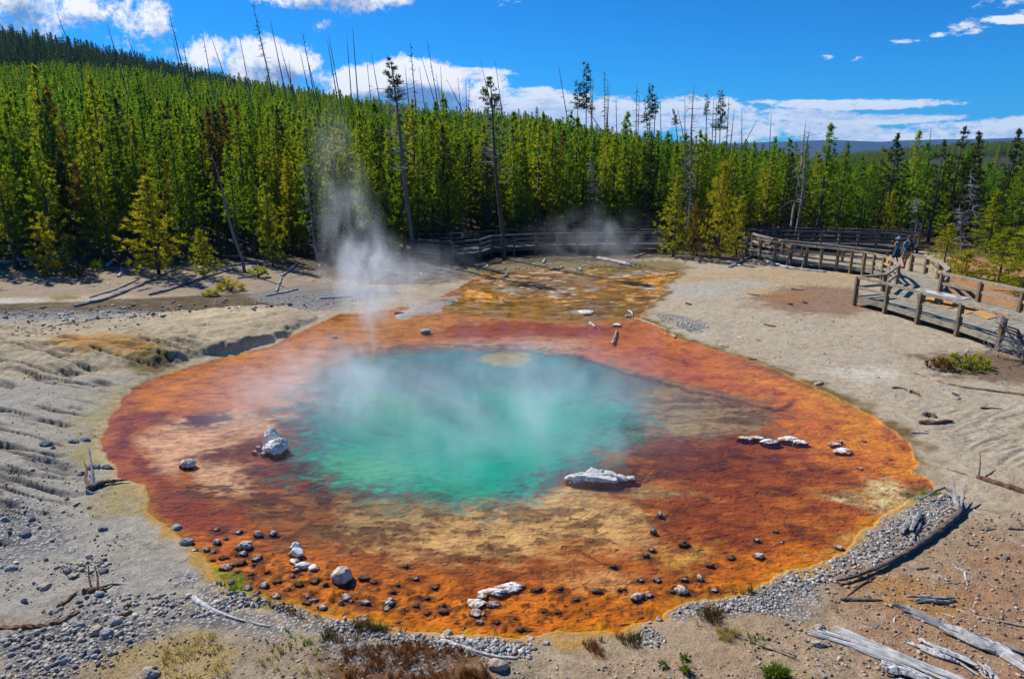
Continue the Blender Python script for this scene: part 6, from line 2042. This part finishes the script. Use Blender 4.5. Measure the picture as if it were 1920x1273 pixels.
def split_log(label, pts, wpx, n, seed, mat='log_white', name='log'):
    rnd = random.Random(seed)
    P = [T(a, b) for a, b in pts]; c = P[0].copy()
    W = wpx * depth(P[len(P) // 2]) / FPX
    mb = MB()
    for i in range(n):
        a, b = sorted((rnd.random() ** 1.3 * 0.45, 1 - rnd.random() ** 1.3 * 0.45))
        off = rnd.uniform(-0.5, 0.5) * W
        r = W * rnd.uniform(0.07, 0.20)
        q = []; m = 14
        ph = rnd.uniform(0, 6)
        for j in range(m):
            u = a + (b - a) * j / (m - 1)
            x = u * (len(P) - 1); k_ = min(int(x), len(P) - 2); p = P[k_].lerp(P[k_ + 1], x - k_)
            t_ = (P[k_ + 1] - P[k_]); t_.z = 0; t_.normalize(); nrm = Vector((-t_.y, t_.x, 0))
            spread = 1 + 0.8 * (u - 0.5) ** 2 * 4 * (0.4 if i % 3 else 1)
            q.append(p - c + nrm * (off * spread + 0.10 * W * math.sin(u * 7 + ph)) + Vector((0, 0, r * 0.8 + W * 0.32 * (1 - (2 * off / W) ** 2) + 0.05 * W * math.sin(u * 9 + ph))))
        mb.tube(q, [r * (0.35 + 0.75 * math.sin(math.pi * (0.12 + 0.76 * j / (m - 1)))) * rnd.uniform(0.85, 1.15) for j in range(m)], 5, 0.5, seed + i)
    o = mb.build(name, MAT[mat]); o.location = c
    return tag(o, label, 'log')


split_log('upper of the two long bleached logs crossing the bottom right corner', [(1562, 1180), (1600, 1197), (1645, 1217), (1705, 1243), (1769, 1268), (1830, 1290)], 17, 16, 1)
split_log('longest bleached split log running from mid to the bottom right corner', [(1508, 1181), (1548, 1192), (1588, 1205), (1630, 1222), (1690, 1246), (1740, 1268), (1800, 1290)], 18, 15, 2)
split_log('grey weathered log entering from the right frame edge above the bleached ones', [(1672, 1139), (1700, 1147), (1734, 1162), (1802, 1190), (1867, 1212), (1940, 1240)], 18, 16, 3, 'log_grey')
split_log('splintered pale log under the grey weathered one', [(1762, 1178), (1795, 1192), (1834, 1210), (1880, 1226), (1940, 1262)], 24, 18, 4)
split_log('broken bleached branch in the middle of the bottom right debris', [(1711, 1200), (1735, 1214), (1760, 1227), (1800, 1240), (1850, 1268)], 20, 14, 5)
split_log('short thick bleached splinter at the bottom edge', [(1650, 1258), (1690, 1268), (1740, 1290)], 28, 14, 6)
split_log('stubby pale branch at the bottom right', [(1832, 1244), (1850, 1262), (1870, 1290)], 18, 9, 7)
split_log('short splintered grey log above the arching trunk', [(1723, 963), (1712, 985), (1697, 1011)], 20, 13, 8, 'log_grey')
split_log('frayed blue-grey branch lying right of the low log', [(1698, 1124), (1745, 1125), (1792, 1127)], 13, 12, 9, 'log_grey')
split_log('tan split stick left of the bleached logs', [(1411, 1200), (1455, 1218), (1512, 1239)], 12, 7, 10, 'log_tan', 'stick')
# forest foot
FL = [([(169, 559), (215, 545), (262, 524)], 5, 'log_grey', 'short dark fallen trunk on the left bank'), ([(140, 576), (200, 562), (233, 549), (290, 524), (338, 502)], 8, 'log_grey', 'longest fallen grey trunk slanting down the left bank'),
      ([(280, 554), (320, 544), (352, 532), (400, 516), (440, 505)], 7, 'log_grey', 'long fallen trunk to the right of the longest one'), ([(500, 556), (540, 548), (560, 543)], 6, 'log_white', 'pale log at the stream edge left of the steam'),
      ([(518, 548), (525, 530), (530, 516)], 5, 'log_grey', 'upright branchwood left of the steam'), ([(528, 519), (545, 508), (560, 492)], 6, 'log_grey', 'leaning branch above the stream left of the steam'),
      ([(430, 500), (480, 494), (540, 490)], 6, 'log_grey', 'log lying in shade at the foot of the leaning grey trunk'), ([(0, 494), (60, 488), (120, 480)], 7, 'log_grey', 'fallen trunk in the shade at the far left'),
      ([(200, 500), (208, 494), (212, 488)], 7, 'log_white', 'white root snag under the pines at the left'), ([(222, 520), (230, 510), (226, 502)], 7, 'log_white', 'curled white root at the left bank'),
      ([(445, 523), (470, 520), (500, 512)], 5, 'log_grey', 'grey branch by the low bush left of the steam'), ([(600, 560), (640, 558), (660, 556)], 5, 'log_white', 'pale driftwood at the base of the steam plume'),
      ([(1120, 486), (1142, 490), (1182, 498)], 9, 'log_white', 'white bleached log at the far shore right of the middle'), ([(1160, 496), (1185, 500)], 5, 'log_dark', 'dark stick below the white far-shore log'),
      ([(1030, 507), (1042, 506), (1056, 505)], 6, 'log_tan', 'short tan log on the far shore'), ([(1018, 494), (1022, 486)], 5, 'log_white', 'small upright white snag on the far shore'), ([(1082, 505), (1092, 507)], 7, 'log_white', 'white root lump on the far shore'),
      ([(945, 520), (952, 516)], 6, 'log_white', 'little grey root at the far outflow left'), ([(1188, 484), (1205, 478), (1220, 472)], 5, 'log_grey', 'grey branch beside the pine cluster foot'),
      ([(1423, 484), (1440, 492), (1470, 502), (1515, 508), (1550, 511)], 6, 'log_white', 'long white log lying below the curved boardwalk'), ([(1382, 496), (1400, 486), (1420, 480)], 8, 'log_grey', 'tangled grey log at the left foot of the curved boardwalk'),
      ([(1366, 502), (1380, 498), (1390, 500)], 6, 'log_white', 'white root piece by the outflow edge'), ([(1148, 645), (1153, 632), (1157, 619)], 5, 'log_tan', 'thin branch standing in the far orange shelf'),
      ([(1105, 605), (1110, 608), (1115, 613)], 4, 'log_white', 'short white twig in the far mats'), ([(1172, 594), (1184, 594)], 6, 'log_white', 'white chip by the far outflow'), ([(1178, 582), (1185, 587), (1186, 592)], 4, 'log_white', 'bent white twig by the far outflow'),
      ([(1190, 598), (1220, 607), (1252, 620)], 4, 'log_tan', 'long thin tan stick along the outflow bank'), ([(1258, 628), (1266, 634)], 8, 'log_tan', 'tan driftwood knot at the upper right waterline'), ([(740, 588), (758, 588)], 7, 'log_grey', 'grey log end on the grey sand bar')]
for P_, w_, m_, l_ in FL:
    log(l_, P_, w_, m_, taper=0.6, rough=0.4, name='log' if w_ > 5 else 'stick', cat='log' if w_ > 5 else 'stick')


# ------------------------------------------------------------------ low plants
def bush(label, px, py, wpx, hpx, mat, seed, n=60, name='shrub', cat='shrub', L=0.16, W_=0.045, K=8, twigs=True):
    p = T(px, py)
    s = depth(p) / FPX
    R = wpx * s / 2; h = hpx * s
    rng = np.random.default_rng(seed)
    t = thing(name, label, cat, p)
    a = rng.uniform(0, 6.28, n); rr = R * np.sqrt(rng.random(n)); zz = h * rng.uniform(0.15, 1.0, n) * (1 - 0.5 * (rr / R) ** 2)
    P = np.stack([np.cos(a) * rr, np.sin(a) * rr * 0.7, zz], -1)
    D = P / (np.linalg.norm(P, axis=1)[:, None] + 1e-6)
    v, f = tufts(P, D, K, L, W_, rng)
    obj('foliage', big_mesh('foliage', v, f), MAT[mat], t)
    if twigs:
        mb = MB()
        for i in range(0, n, 3): mb.tube([Vector((0, 0, -0.02)), Vector(P[i]) * 0.5 + Vector((0, 0, h * 0.1)), Vector(P[i])], [0.02, 0.012, 0.005], 4)
        mb.build('stems', MAT['bark'], t)
    return t


bush('low sprawling pine seedling with green tips on the ground near the right frame edge', 1808, 690, 95, 26, 'needle_bright', 61, 90, L=0.13)
bush('rust-brown dead sprig patch left of the sprawling green seedling', 1762, 690, 50, 16, 'needle_rust', 62, 45, L=0.12)
bush('low bright green shrub beside the stream left of the steam', 432, 545, 46, 22, 'needle_bright', 63, 60, L=0.2)
bush('yellow-green ground shrub at the stream edge', 395, 555, 26, 8, 'needle_bright', 64, 26, L=0.18)
bush('small dark shrub at the forest foot above the stream', 485, 520, 34, 22, 'needle', 65, 40, L=0.2)
bush('tiny green shrub beside the far left young pine', 182, 508, 18, 18, 'needle', 66, 26, L=0.2)
bush('green shrub by the walkway below the small young pine', 1795, 515, 46, 22, 'needle_bright', 67, 50, L=0.2)
bush('small yellow-green shrub behind the curved boardwalk rail', 1588, 466, 12, 14, 'needle_bright', 68, 22, L=0.2)
bush('bright green leafy herb clump at the bottom edge', 1455, 1268, 38, 22, 'grass_green', 69, 50, L=0.10, W_=0.02, twigs=False, name='herb', cat='plant')
bush('small green herb left of the leafy clump', 1285, 1262, 18, 12, 'grass_green', 70, 16, L=0.07, W_=0.016, twigs=False, name='herb', cat='plant')
bush('tiny green herb above the small one at the bottom', 1243, 1250, 13, 9, 'grass_green', 71, 12, L=0.06, W_=0.014, twigs=False, name='herb', cat='plant')
bush('small green weed by the bottom shoreline', 1282, 1237, 12, 9, 'grass_green', 72, 12, L=0.06, W_=0.014, twigs=False, name='herb', cat='plant')


# dead grey bush at the right frame edge
def dead_bush():
    p = T(1905, 676)
    t = thing('dead_bush', 'tangled grey dead branches at the right frame edge in front of the boardwalk', 'dead bush', p)
    rnd = random.Random(5)
    mb = MB()
    for i in range(11):
        a = rnd.uniform(1.2, 4.4); L_ = rnd.uniform(0.9, 1.7)
        q = Vector((0.3, 0, 0.05)); d = Vector((math.cos(a), math.sin(a) * 0.5, rnd.uniform(0.35, 1.3))).normalized()
        pts = [q]
        for s in range(5):
            d = (d + Vector((rnd.uniform(-.3, .3), rnd.uniform(-.3, .3), rnd.uniform(-.25, .15)))).normalized(); pts.append(pts[-1] + d * L_ / 5)
        mb.tube(pts, [0.03, 0.024, 0.018, 0.013, 0.008, 0.004], 5)
        for j in range(26):
            k_ = rnd.randint(1, 5); q2 = pts[k_]; d2 = Vector((rnd.uniform(-1, 1), rnd.uniform(-1, 1), rnd.uniform(-.7, .8))).normalized() * rnd.uniform(0.12, 0.35)
            m2 = q2 + d2; mb.tube([q2, m2, m2 + Vector((rnd.uniform(-1, 1), rnd.uniform(-1, 1), rnd.uniform(-1, 1))) * 0.14], [0.008, 0.005, 0.002], 3)
    mb.build('twigs', MAT['twig'], t)
    mb = MB()
    for i in range(3):
        mb.tube([Vector((0.5, 0.3, 0.3)), Vector((0, 0.2, 0.8 + i * .1)), Vector((-0.5, 0.1, 1.0 + i * .08)), Vector((-0.9, 0.05, 1.35 - i * .2))], [0.05, 0.035, 0.02, 0.006], 6)
    mb.build('boughs', MAT['log_dark'], t)
dead_bush()


def grass(name, label, zones_, mat, L, W_, K, seed, kind='stuff'):
    rng = np.random.default_rng(seed)
    V = []; F = []; off = 0
    for poly, num in zones_:
        q = [(T(a, b).x, T(a, b).y) for a, b in poly]
        A = np.array(q); lo, hi = A.min(0), A.max(0)
        X = rng.uniform(lo, hi, (num * 4, 2))
        d = poly_sdf(X[:, 0], X[:, 1], q)
        nz = fbm(X[:, 0] * 2.3, X[:, 1] * 2.3, 3, seed)
        X = X[(d < 0) & (nz + 0.16 * rng.random(len(nz)) > 0.58)][:num]
        z = H(X[:, 0], X[:, 1])
        P = np.stack([X[:, 0], X[:, 1], z], -1)
        D = np.tile(np.array([[0.0, 0, 1.0]]), (len(P), 1))
        v, f = tufts(P, D, K, L, W_, rng, 0.55, 0.3)
        V.append(v); F.append(f + off); off += len(v)
    o = obj(name, big_mesh(name, np.concatenate(V), np.concatenate(F)), MAT[mat])
    tag(o, label, 'grass', None, kind)


grass('sedge', 'dark dry sedge along the bottom shoreline', [([(555, 1150), (640, 1165), (800, 1190), (830, 1215), (700, 1220), (600, 1195), (555, 1170)], 420), ([(1370, 1110), (1410, 1105), (1420, 1150), (1380, 1160)], 70),
                                                              ([(1290, 1150), (1370, 1140), (1360, 1170), (1300, 1175)], 50), ([(500, 1130), (560, 1150), (560, 1170)], 40), ([(1160, 1190), (1210, 1195), (1190, 1215), (1150, 1205)], 30)], 'grass_dark', 0.13, 0.009, 10, 1)
grass('rust_grass', 'rust-brown dry grass at the bottom middle', [([(640, 1215), (780, 1205), (900, 1225), (930, 1255), (900, 1330), (640, 1330)], 600), ([(1090, 1205), (1130, 1200), (1130, 1240), (1090, 1240)], 40)], 'grass_red', 0.10, 0.008, 10, 2)
grass('straw_grass', 'pale straw grass tufts at the bottom left', [([(300, 1190), (400, 1190), (430, 1240), (410, 1330), (300, 1330)], 90), ([(480, 1210), (620, 1200), (640, 1330), (470, 1330)], 60), ([(1880, 1130), (1960, 1130), (1960, 1180), (1890, 1180)], 40),
                                                                   ([(1340, 1180), (1390, 1185), (1370, 1205), (1345, 1200)], 30)], 'grass_straw', 0.11, 0.008, 14, 3)
grass('green_weeds', 'sparse green weeds at the bottom shore', [([(500, 1180), (620, 1190), (640, 1260), (500, 1260)], 26), ([(395, 1068), (420, 1085), (455, 1105), (440, 1112), (400, 1090)], 60), ([(1400, 1190), (1440, 1195), (1430, 1215), (1400, 1210)], 12),
                                                                ([(1750, 915), (1765, 925), (1745, 935), (1715, 938), (1735, 918)], 20)], 'grass_green', 0.06, 0.014, 9, 4)


# ------------------------------------------------------------------ gravel, rubble, litter
def stone_mat(name, a, b, c):
    m, k, out = new_mat(name)
    g = k.node('ShaderNodeNewGeometry')
    tc = k.node('ShaderNodeTexCoord')
    n = k.noise(tc.outputs['Object'], 60, 4, 0.6)
    col = k.ramp(g.outputs['Random Per Island'], [(0.0, a), (0.5, b), (1.0, c)])
    col = k.mix(k.mr(n, 0.35, 0.7, 0, 0.5), col, a)
    principled(k, out, col, 0.9, n, 0.4, 0.006)
    return m


MAT['gravel'] = stone_mat('gravel_stone', (0.11, 0.105, 0.105), (0.30, 0.29, 0.28), (0.60, 0.58, 0.54))
MAT['rubble'] = stone_mat('rubble_stone', (0.13, 0.12, 0.115), (0.29, 0.275, 0.26), (0.58, 0.53, 0.46))
MAT['soil_bits'] = stone_mat('soil_clods', (0.14, 0.10, 0.075), (0.30, 0.22, 0.16), (0.50, 0.42, 0.34))
MAT['splinter'] = stone_mat('wood_splinters', (0.22, 0.20, 0.19), (0.45, 0.42, 0.40), (0.62, 0.60, 0.58))


def pebbles(name, label, zones_, mat, seed, cat='gravel', wood=False):
    rng = np.random.default_rng(seed)
    V = []; F = []; off = 0
    bases = []
    for s in range(10):
        v, f = rock_geo(1, 0.6 + 0.35 * (s % 3) / 2, 0.45 + 0.3 * (s % 4) / 3, 900 + s, 1, 1.3, False); bases.append((v, f))
    for poly, num, rlo, rhi, noise_t in zones_:
        q = [(T(a, b).x, T(a, b).y) for a, b in poly]
        A = np.array(q); lo, hi = A.min(0), A.max(0)
        X = rng.uniform(lo, hi, (num * 5, 2))
        d = poly_sdf(X[:, 0], X[:, 1], q)
        nz = fbm(X[:, 0] * 1.6, X[:, 1] * 1.6, 3, seed + 3)
        edge = sstep(0.0, -0.25, d)
        X = X[(d < 0) & (nz > noise_t) & (rng.random(len(d)) < edge + 0.15) & (f_pool(X[:, 0], X[:, 1]) > -0.05)][:num]
        z = H(X[:, 0], X[:, 1])
        R = rlo + (rhi - rlo) * rng.random(len(X)) ** 5.0 * 1.25
        th = rng.uniform(0, 6.28, len(X)); wh = rng.integers(0, 10, len(X))
        for i in range(len(X)):
            v, f = bases[wh[i]]
            c, s_ = math.cos(th[i]), math.sin(th[i])
            if wood: sc = (R[i] * 3.5, R[i] * 0.4, R[i] * 0.35)
            else: sc = (R[i], R[i], R[i])
            x = v[:, 0] * sc[0]; y = v[:, 1] * sc[1]
            V.append(np.stack([x * c - y * s_ + X[i, 0], x * s_ + y * c + X[i, 1], v[:, 2] * sc[2] + z[i] + R[i] * (0.25 if not wood else .1)], -1)); F.append(f + off); off += len(v)
    o = obj(name, big_mesh(name, np.concatenate(V), np.concatenate(F)), MAT[mat])
    tag(o, label, cat, None, 'stuff')


pebbles('gravel', 'grey and white gravel banked along the near shore', [
    ([(1210, 1170), (1290, 1138), (1400, 1108), (1430, 1120), (1350, 1170), (1230, 1215), (1170, 1205)], 1500, 0.012, 0.038, 0.40),
    ([(1400, 1105), (1530, 1062), (1620, 1018), (1700, 952), (1760, 925), (1812, 928), (1790, 975), (1700, 1040), (1620, 1085), (1500, 1120), (1440, 1130)], 4200, 0.012, 0.042, 0.0),
    ([(1390, 1118), (1440, 1112), (1520, 1110), (1440, 1160), (1390, 1170)], 700, 0.01, 0.03, 0.35),
    ([(430, 1100), (560, 1135), (640, 1160), (700, 1180), (640, 1195), (520, 1165), (400, 1120)], 1100, 0.014, 0.05, 0.35),
    ([(640, 1165), (760, 1186), (850, 1192), (980, 1206), (1000, 1235), (880, 1232), (780, 1215), (680, 1200)], 1200, 0.014, 0.045, 0.36),
    ([(820, 1190), (1000, 1203), (1010, 1222), (940, 1232), (860, 1215)], 420, 0.02, 0.05, 0.0),
    ([(1225, 590), (1330, 612), (1310, 628), (1235, 605)], 260, 0.02, 0.05, 0.3),
    ([(880, 500), (1180, 492), (1220, 500), (1080, 512), (900, 515)], 260, 0.03, 0.10, 0.3),
], 'gravel', 11)
pebbles('rubble', 'blue-grey rubble stones across the lower left ground', [
    ([(60, 1150), (180, 1110), (330, 1110), (400, 1125), (330, 1165), (250, 1200), (120, 1200)], 800, 0.008, 0.048, 0.30),
    ([(-60, 1190), (120, 1165), (270, 1195), (180, 1300), (-60, 1320)], 1200, 0.008, 0.052, 0.30),
    ([(300, 1120), (420, 1110), (460, 1135), (400, 1160), (320, 1150)], 420, 0.015, 0.05, 0.35),
    ([(100, 1055), (200, 1045), (215, 1075), (150, 1085), (95, 1078)], 130, 0.018, 0.05, 0.0),
    ([(-20, 960), (80, 930), (240, 960), (260, 1050), (60, 1130), (-20, 1130)], 260, 0.015, 0.055, 0.42),
    ([(-20, 860), (200, 880), (180, 960), (-20, 960)], 120, 0.015, 0.045, 0.45),
    ([(-200, 590), (330, 595), (150, 630), (-200, 650)], 420, 0.03, 0.08, 0.35),
    ([(-100, 575), (150, 575), (480, 558), (640, 550), (700, 560), (420, 588), (180, 600), (-100, 604)], 700, 0.03, 0.11, 0.35),
    ([(860, 560), (1240, 505), (1230, 560), (1200, 592), (1000, 600), (860, 590)], 330, 0.02, 0.08, 0.42),
    ([(1690, 660), (1900, 640), (1900, 760), (1720, 720)], 160, 0.015, 0.05, 0.42),
], 'rubble', 12, 'rubble')
pebbles('soil_crumbs', 'brown soil crumbs and chips over the right foreground', [
    ([(1380, 1190), (1560, 1100), (1700, 1050), (1830, 960), (1990, 950), (1990, 1320), (1300, 1320)], 3600, 0.008, 0.035, 0.30),
    ([(-60, 1230), (300, 1180), (640, 1200), (1100, 1230), (1300, 1220), (1400, 1320), (-60, 1320)], 2600, 0.007, 0.026, 0.34),
    ([(1260, 640), (1420, 520), (1600, 520), (1700, 640), (1800, 900), (1700, 860), (1560, 720)], 420, 0.012, 0.04, 0.42),
    ([(0, 700), (200, 700), (260, 960), (380, 1100), (0, 1150)], 700, 0.008, 0.03, 0.42),
], 'soil_bits', 13, 'soil')
pebbles('wood_splinters', 'bleached wood splinters littering the right foreground', [
    ([(1480, 1180), (1650, 1130), (1850, 1130), (1990, 1180), (1990, 1320), (1500, 1320)], 480, 0.012, 0.034, 0.38),
    ([(1560, 1060), (1800, 1040), (1900, 1110), (1700, 1130), (1560, 1120)], 140, 0.010, 0.028, 0.40),
    ([(-400, 510), (420, 505), (760, 485), (1260, 480), (1500, 490), (1500, 505), (1100, 505), (700, 530), (300, 545), (-400, 550)], 420, 0.05, 0.14, 0.40),
], 'splinter', 14, 'splinters', True)


# ------------------------------------------------------------------ steam
def steam_plume():
    base = G(692, 668, 0.0)
    prof = [(0.0, 0.0, 0.45), (0.6, 0.0, 0.6), (1.2, 0.10, 0.95), (2.0, 0.30, 1.45), (2.8, 0.28, 1.65), (3.6, 0.05, 1.45), (4.6, -0.30, 1.15), (5.8, -0.55, 1.0), (7.0, -0.75, 0.95), (8.4, -0.85, 0.85)]
    rings = [(dx, 0, z, s * 1.75, s * 1.75) for z, dx, s in prof]
    mb = loft(rings, 28)
    m, k, out = new_mat('steam_plume')
    tc = k.node('ShaderNodeTexCoord'); P = tc.outputs['Object']
    sp = k.node('ShaderNodeSeparateXYZ'); k.l.new(P, sp.inputs[0])
    z = sp.outputs[2]
    fc = k.node('ShaderNodeFloatCurve'); fw = k.node('ShaderNodeFloatCurve'); fa = k.node('ShaderNodeFloatCurve')
    def curve(node, pts):
        c = node.mapping.curves[0]
        while len(c.points) < len(pts): c.points.new(0.5, 0.5)
        for q, (a, b) in zip(c.points, pts): q.location = (a, b)
        node.mapping.update()
    zn = k.math('DIVIDE', z, 8.4)
    for nd in (fc, fw, fa): k.l.new(zn, nd.inputs['Value'])
    curve(fc, [(a / 8.4, (b + 1) / 2) for a, b, c in prof])
    curve(fw, [(a / 8.4, c / 2) for a, b, c in prof])
    curve(fa, [(0, 0.50), (0.10, 0.50), (0.22, 0.66), (0.33, 0.66), (0.45, 0.42), (0.6, 0.17), (0.75, 0.09), (0.9, 0.05), (1.0, 0.0)])
    warp = k.vm('SUBTRACT', k.noise(k.vm('MULTIPLY', P, (1, 1, 0.55)), 0.75, 3, 0.55, out=1), (0.5, 0.5, 0.5))
    wx_ = k.node('ShaderNodeSeparateXYZ'); k.l.new(k.vm('SCALE', warp, scale=1.5), wx_.inputs[0])
    cx = k.math('SUBTRACT', k.math('MULTIPLY', fc.outputs[0], 2.0), 1.0)
    dx = k.math('ADD', k.math('SUBTRACT', sp.outputs[0], cx), wx_.outputs[0])
    dy = k.math('ADD', sp.outputs[1], wx_.outputs[1])
    r = k.math('SQRT', k.math('ADD', k.math('POWER', dx, 2.0), k.math('POWER', dy, 2.0)))
    rn = k.math('DIVIDE', r, k.math('MULTIPLY', fw.outputs[0], 2.0 * 1.12))
    body = k.mr(rn, 1.0, 0.1, 0.0, 1.0, True)
    n = k.noise(k.vm('MULTIPLY', P, (1.0, 1.0, 0.5)), 1.25, 5, 0.6, 0.5)
    n = k.mr(n, 0.42, 0.64, 0.0, 2.1, True)
    den = k.math('MULTIPLY', k.math('MULTIPLY', body, fa.outputs[0]), n)
    v = k.node('ShaderNodeVolumePrincipled')
    v.inputs['Color'].default_value = (0.84, 0.92, 1.0, 1); v.inputs['Anisotropy'].default_value = 0.35
    k.l.new(k.math('MULTIPLY', den, STEAM_D), v.inputs['Density'])
    k.l.new(v.outputs[0], out.inputs['Volume'])
    o = mb.build('steam', m); o.location = base
    tag(o, 'white steam plume rising from the left side of the spring', 'steam', None, 'stuff')


def steam_patch(label, loc, rad, dens, nscale, seed, flatten=2.0, thr=(0.40, 0.66), stretch=(1, 1, 1)):
    v, f = ICO[3]
    v = v * np.array(rad)
    m, k, out = new_mat('steam_veil')
    tc = k.node('ShaderNodeTexCoord'); P = tc.outputs['Object']
    q = k.vm('MULTIPLY', P, (1 / rad[0], 1 / rad[1], 1 / rad[2]))
    e = k.mr(k.vm('LENGTH', q), 0.98, 0.15, 0, 1, True)
    n = k.noise(k.vm('ADD', k.vm('MULTIPLY', P, stretch), (seed, seed, seed)), nscale, 4, 0.58, 0.6)
    n = k.mr(n, thr[0], thr[1], 0.0, 1.6, True)
    vv = k.node('ShaderNodeVolumePrincipled')
    vv.inputs['Color'].default_value = (0.84, 0.92, 1.0, 1); vv.inputs['Anisotropy'].default_value = 0.35
    k.l.new(k.math('MULTIPLY', k.math('MULTIPLY', e, n), dens), vv.inputs['Density'])
    k.l.new(vv.outputs[0], out.inputs['Volume'])
    o = obj('steam', big_mesh('steam', v, f), m)
    o.location = loc
    tag(o, label, 'steam', None, 'stuff')


STEAM_D = 0.95
steam_plume()
c = G(930, 800, 0); steam_patch('thin steam veil drifting over the turquoise water', (c.x, c.y + 0.6, 0.5), (6.8, 6.6, 1.3), 0.19, 0.85, 3.0, stretch=(1, 1, 0.6), thr=(0.36, 0.66))
c = G(600, 740, 0); steam_patch('steam veil along the left shelf of the spring', (c.x, c.y, 0.5), (4.2, 5.0, 1.3), 0.19, 0.9, 9.0, thr=(0.38, 0.66))
c = G(1120, 470, 0.3); steam_patch('bluish steam wisps in front of the middle boardwalk', (c.x - 0.3, c.y - 2.5, 1.4), (5.4, 2.4, 2.4), 0.12, 0.6, 14.0, thr=(0.40, 0.70))
c = G(800, 545, 0); steam_patch('low steam drifting right of the plume near the far shore', (c.x, c.y, 0.9), (3.4, 2.8, 1.7), 0.17, 0.8, 5.0, thr=(0.40, 0.68))


# ------------------------------------------------------------------ the air
def haze():
    mb = MB()
    mb.box((0, 2700, 60), (11400, 6200, 400))
    m, k, out = new_mat('haze_air')
    v = k.node('ShaderNodeVolumePrincipled')
    v.inputs['Color'].default_value = (0.16, 0.46, 1.0, 1)
    v.inputs['Density'].default_value = 0.00008
    v.inputs['Anisotropy'].default_value = 0.0
    k.l.new(v.outputs[0], out.inputs['Volume'])
    tag(mb.build('haze', m), 'thin blue air over the whole basin', None, None, 'stuff')


haze()
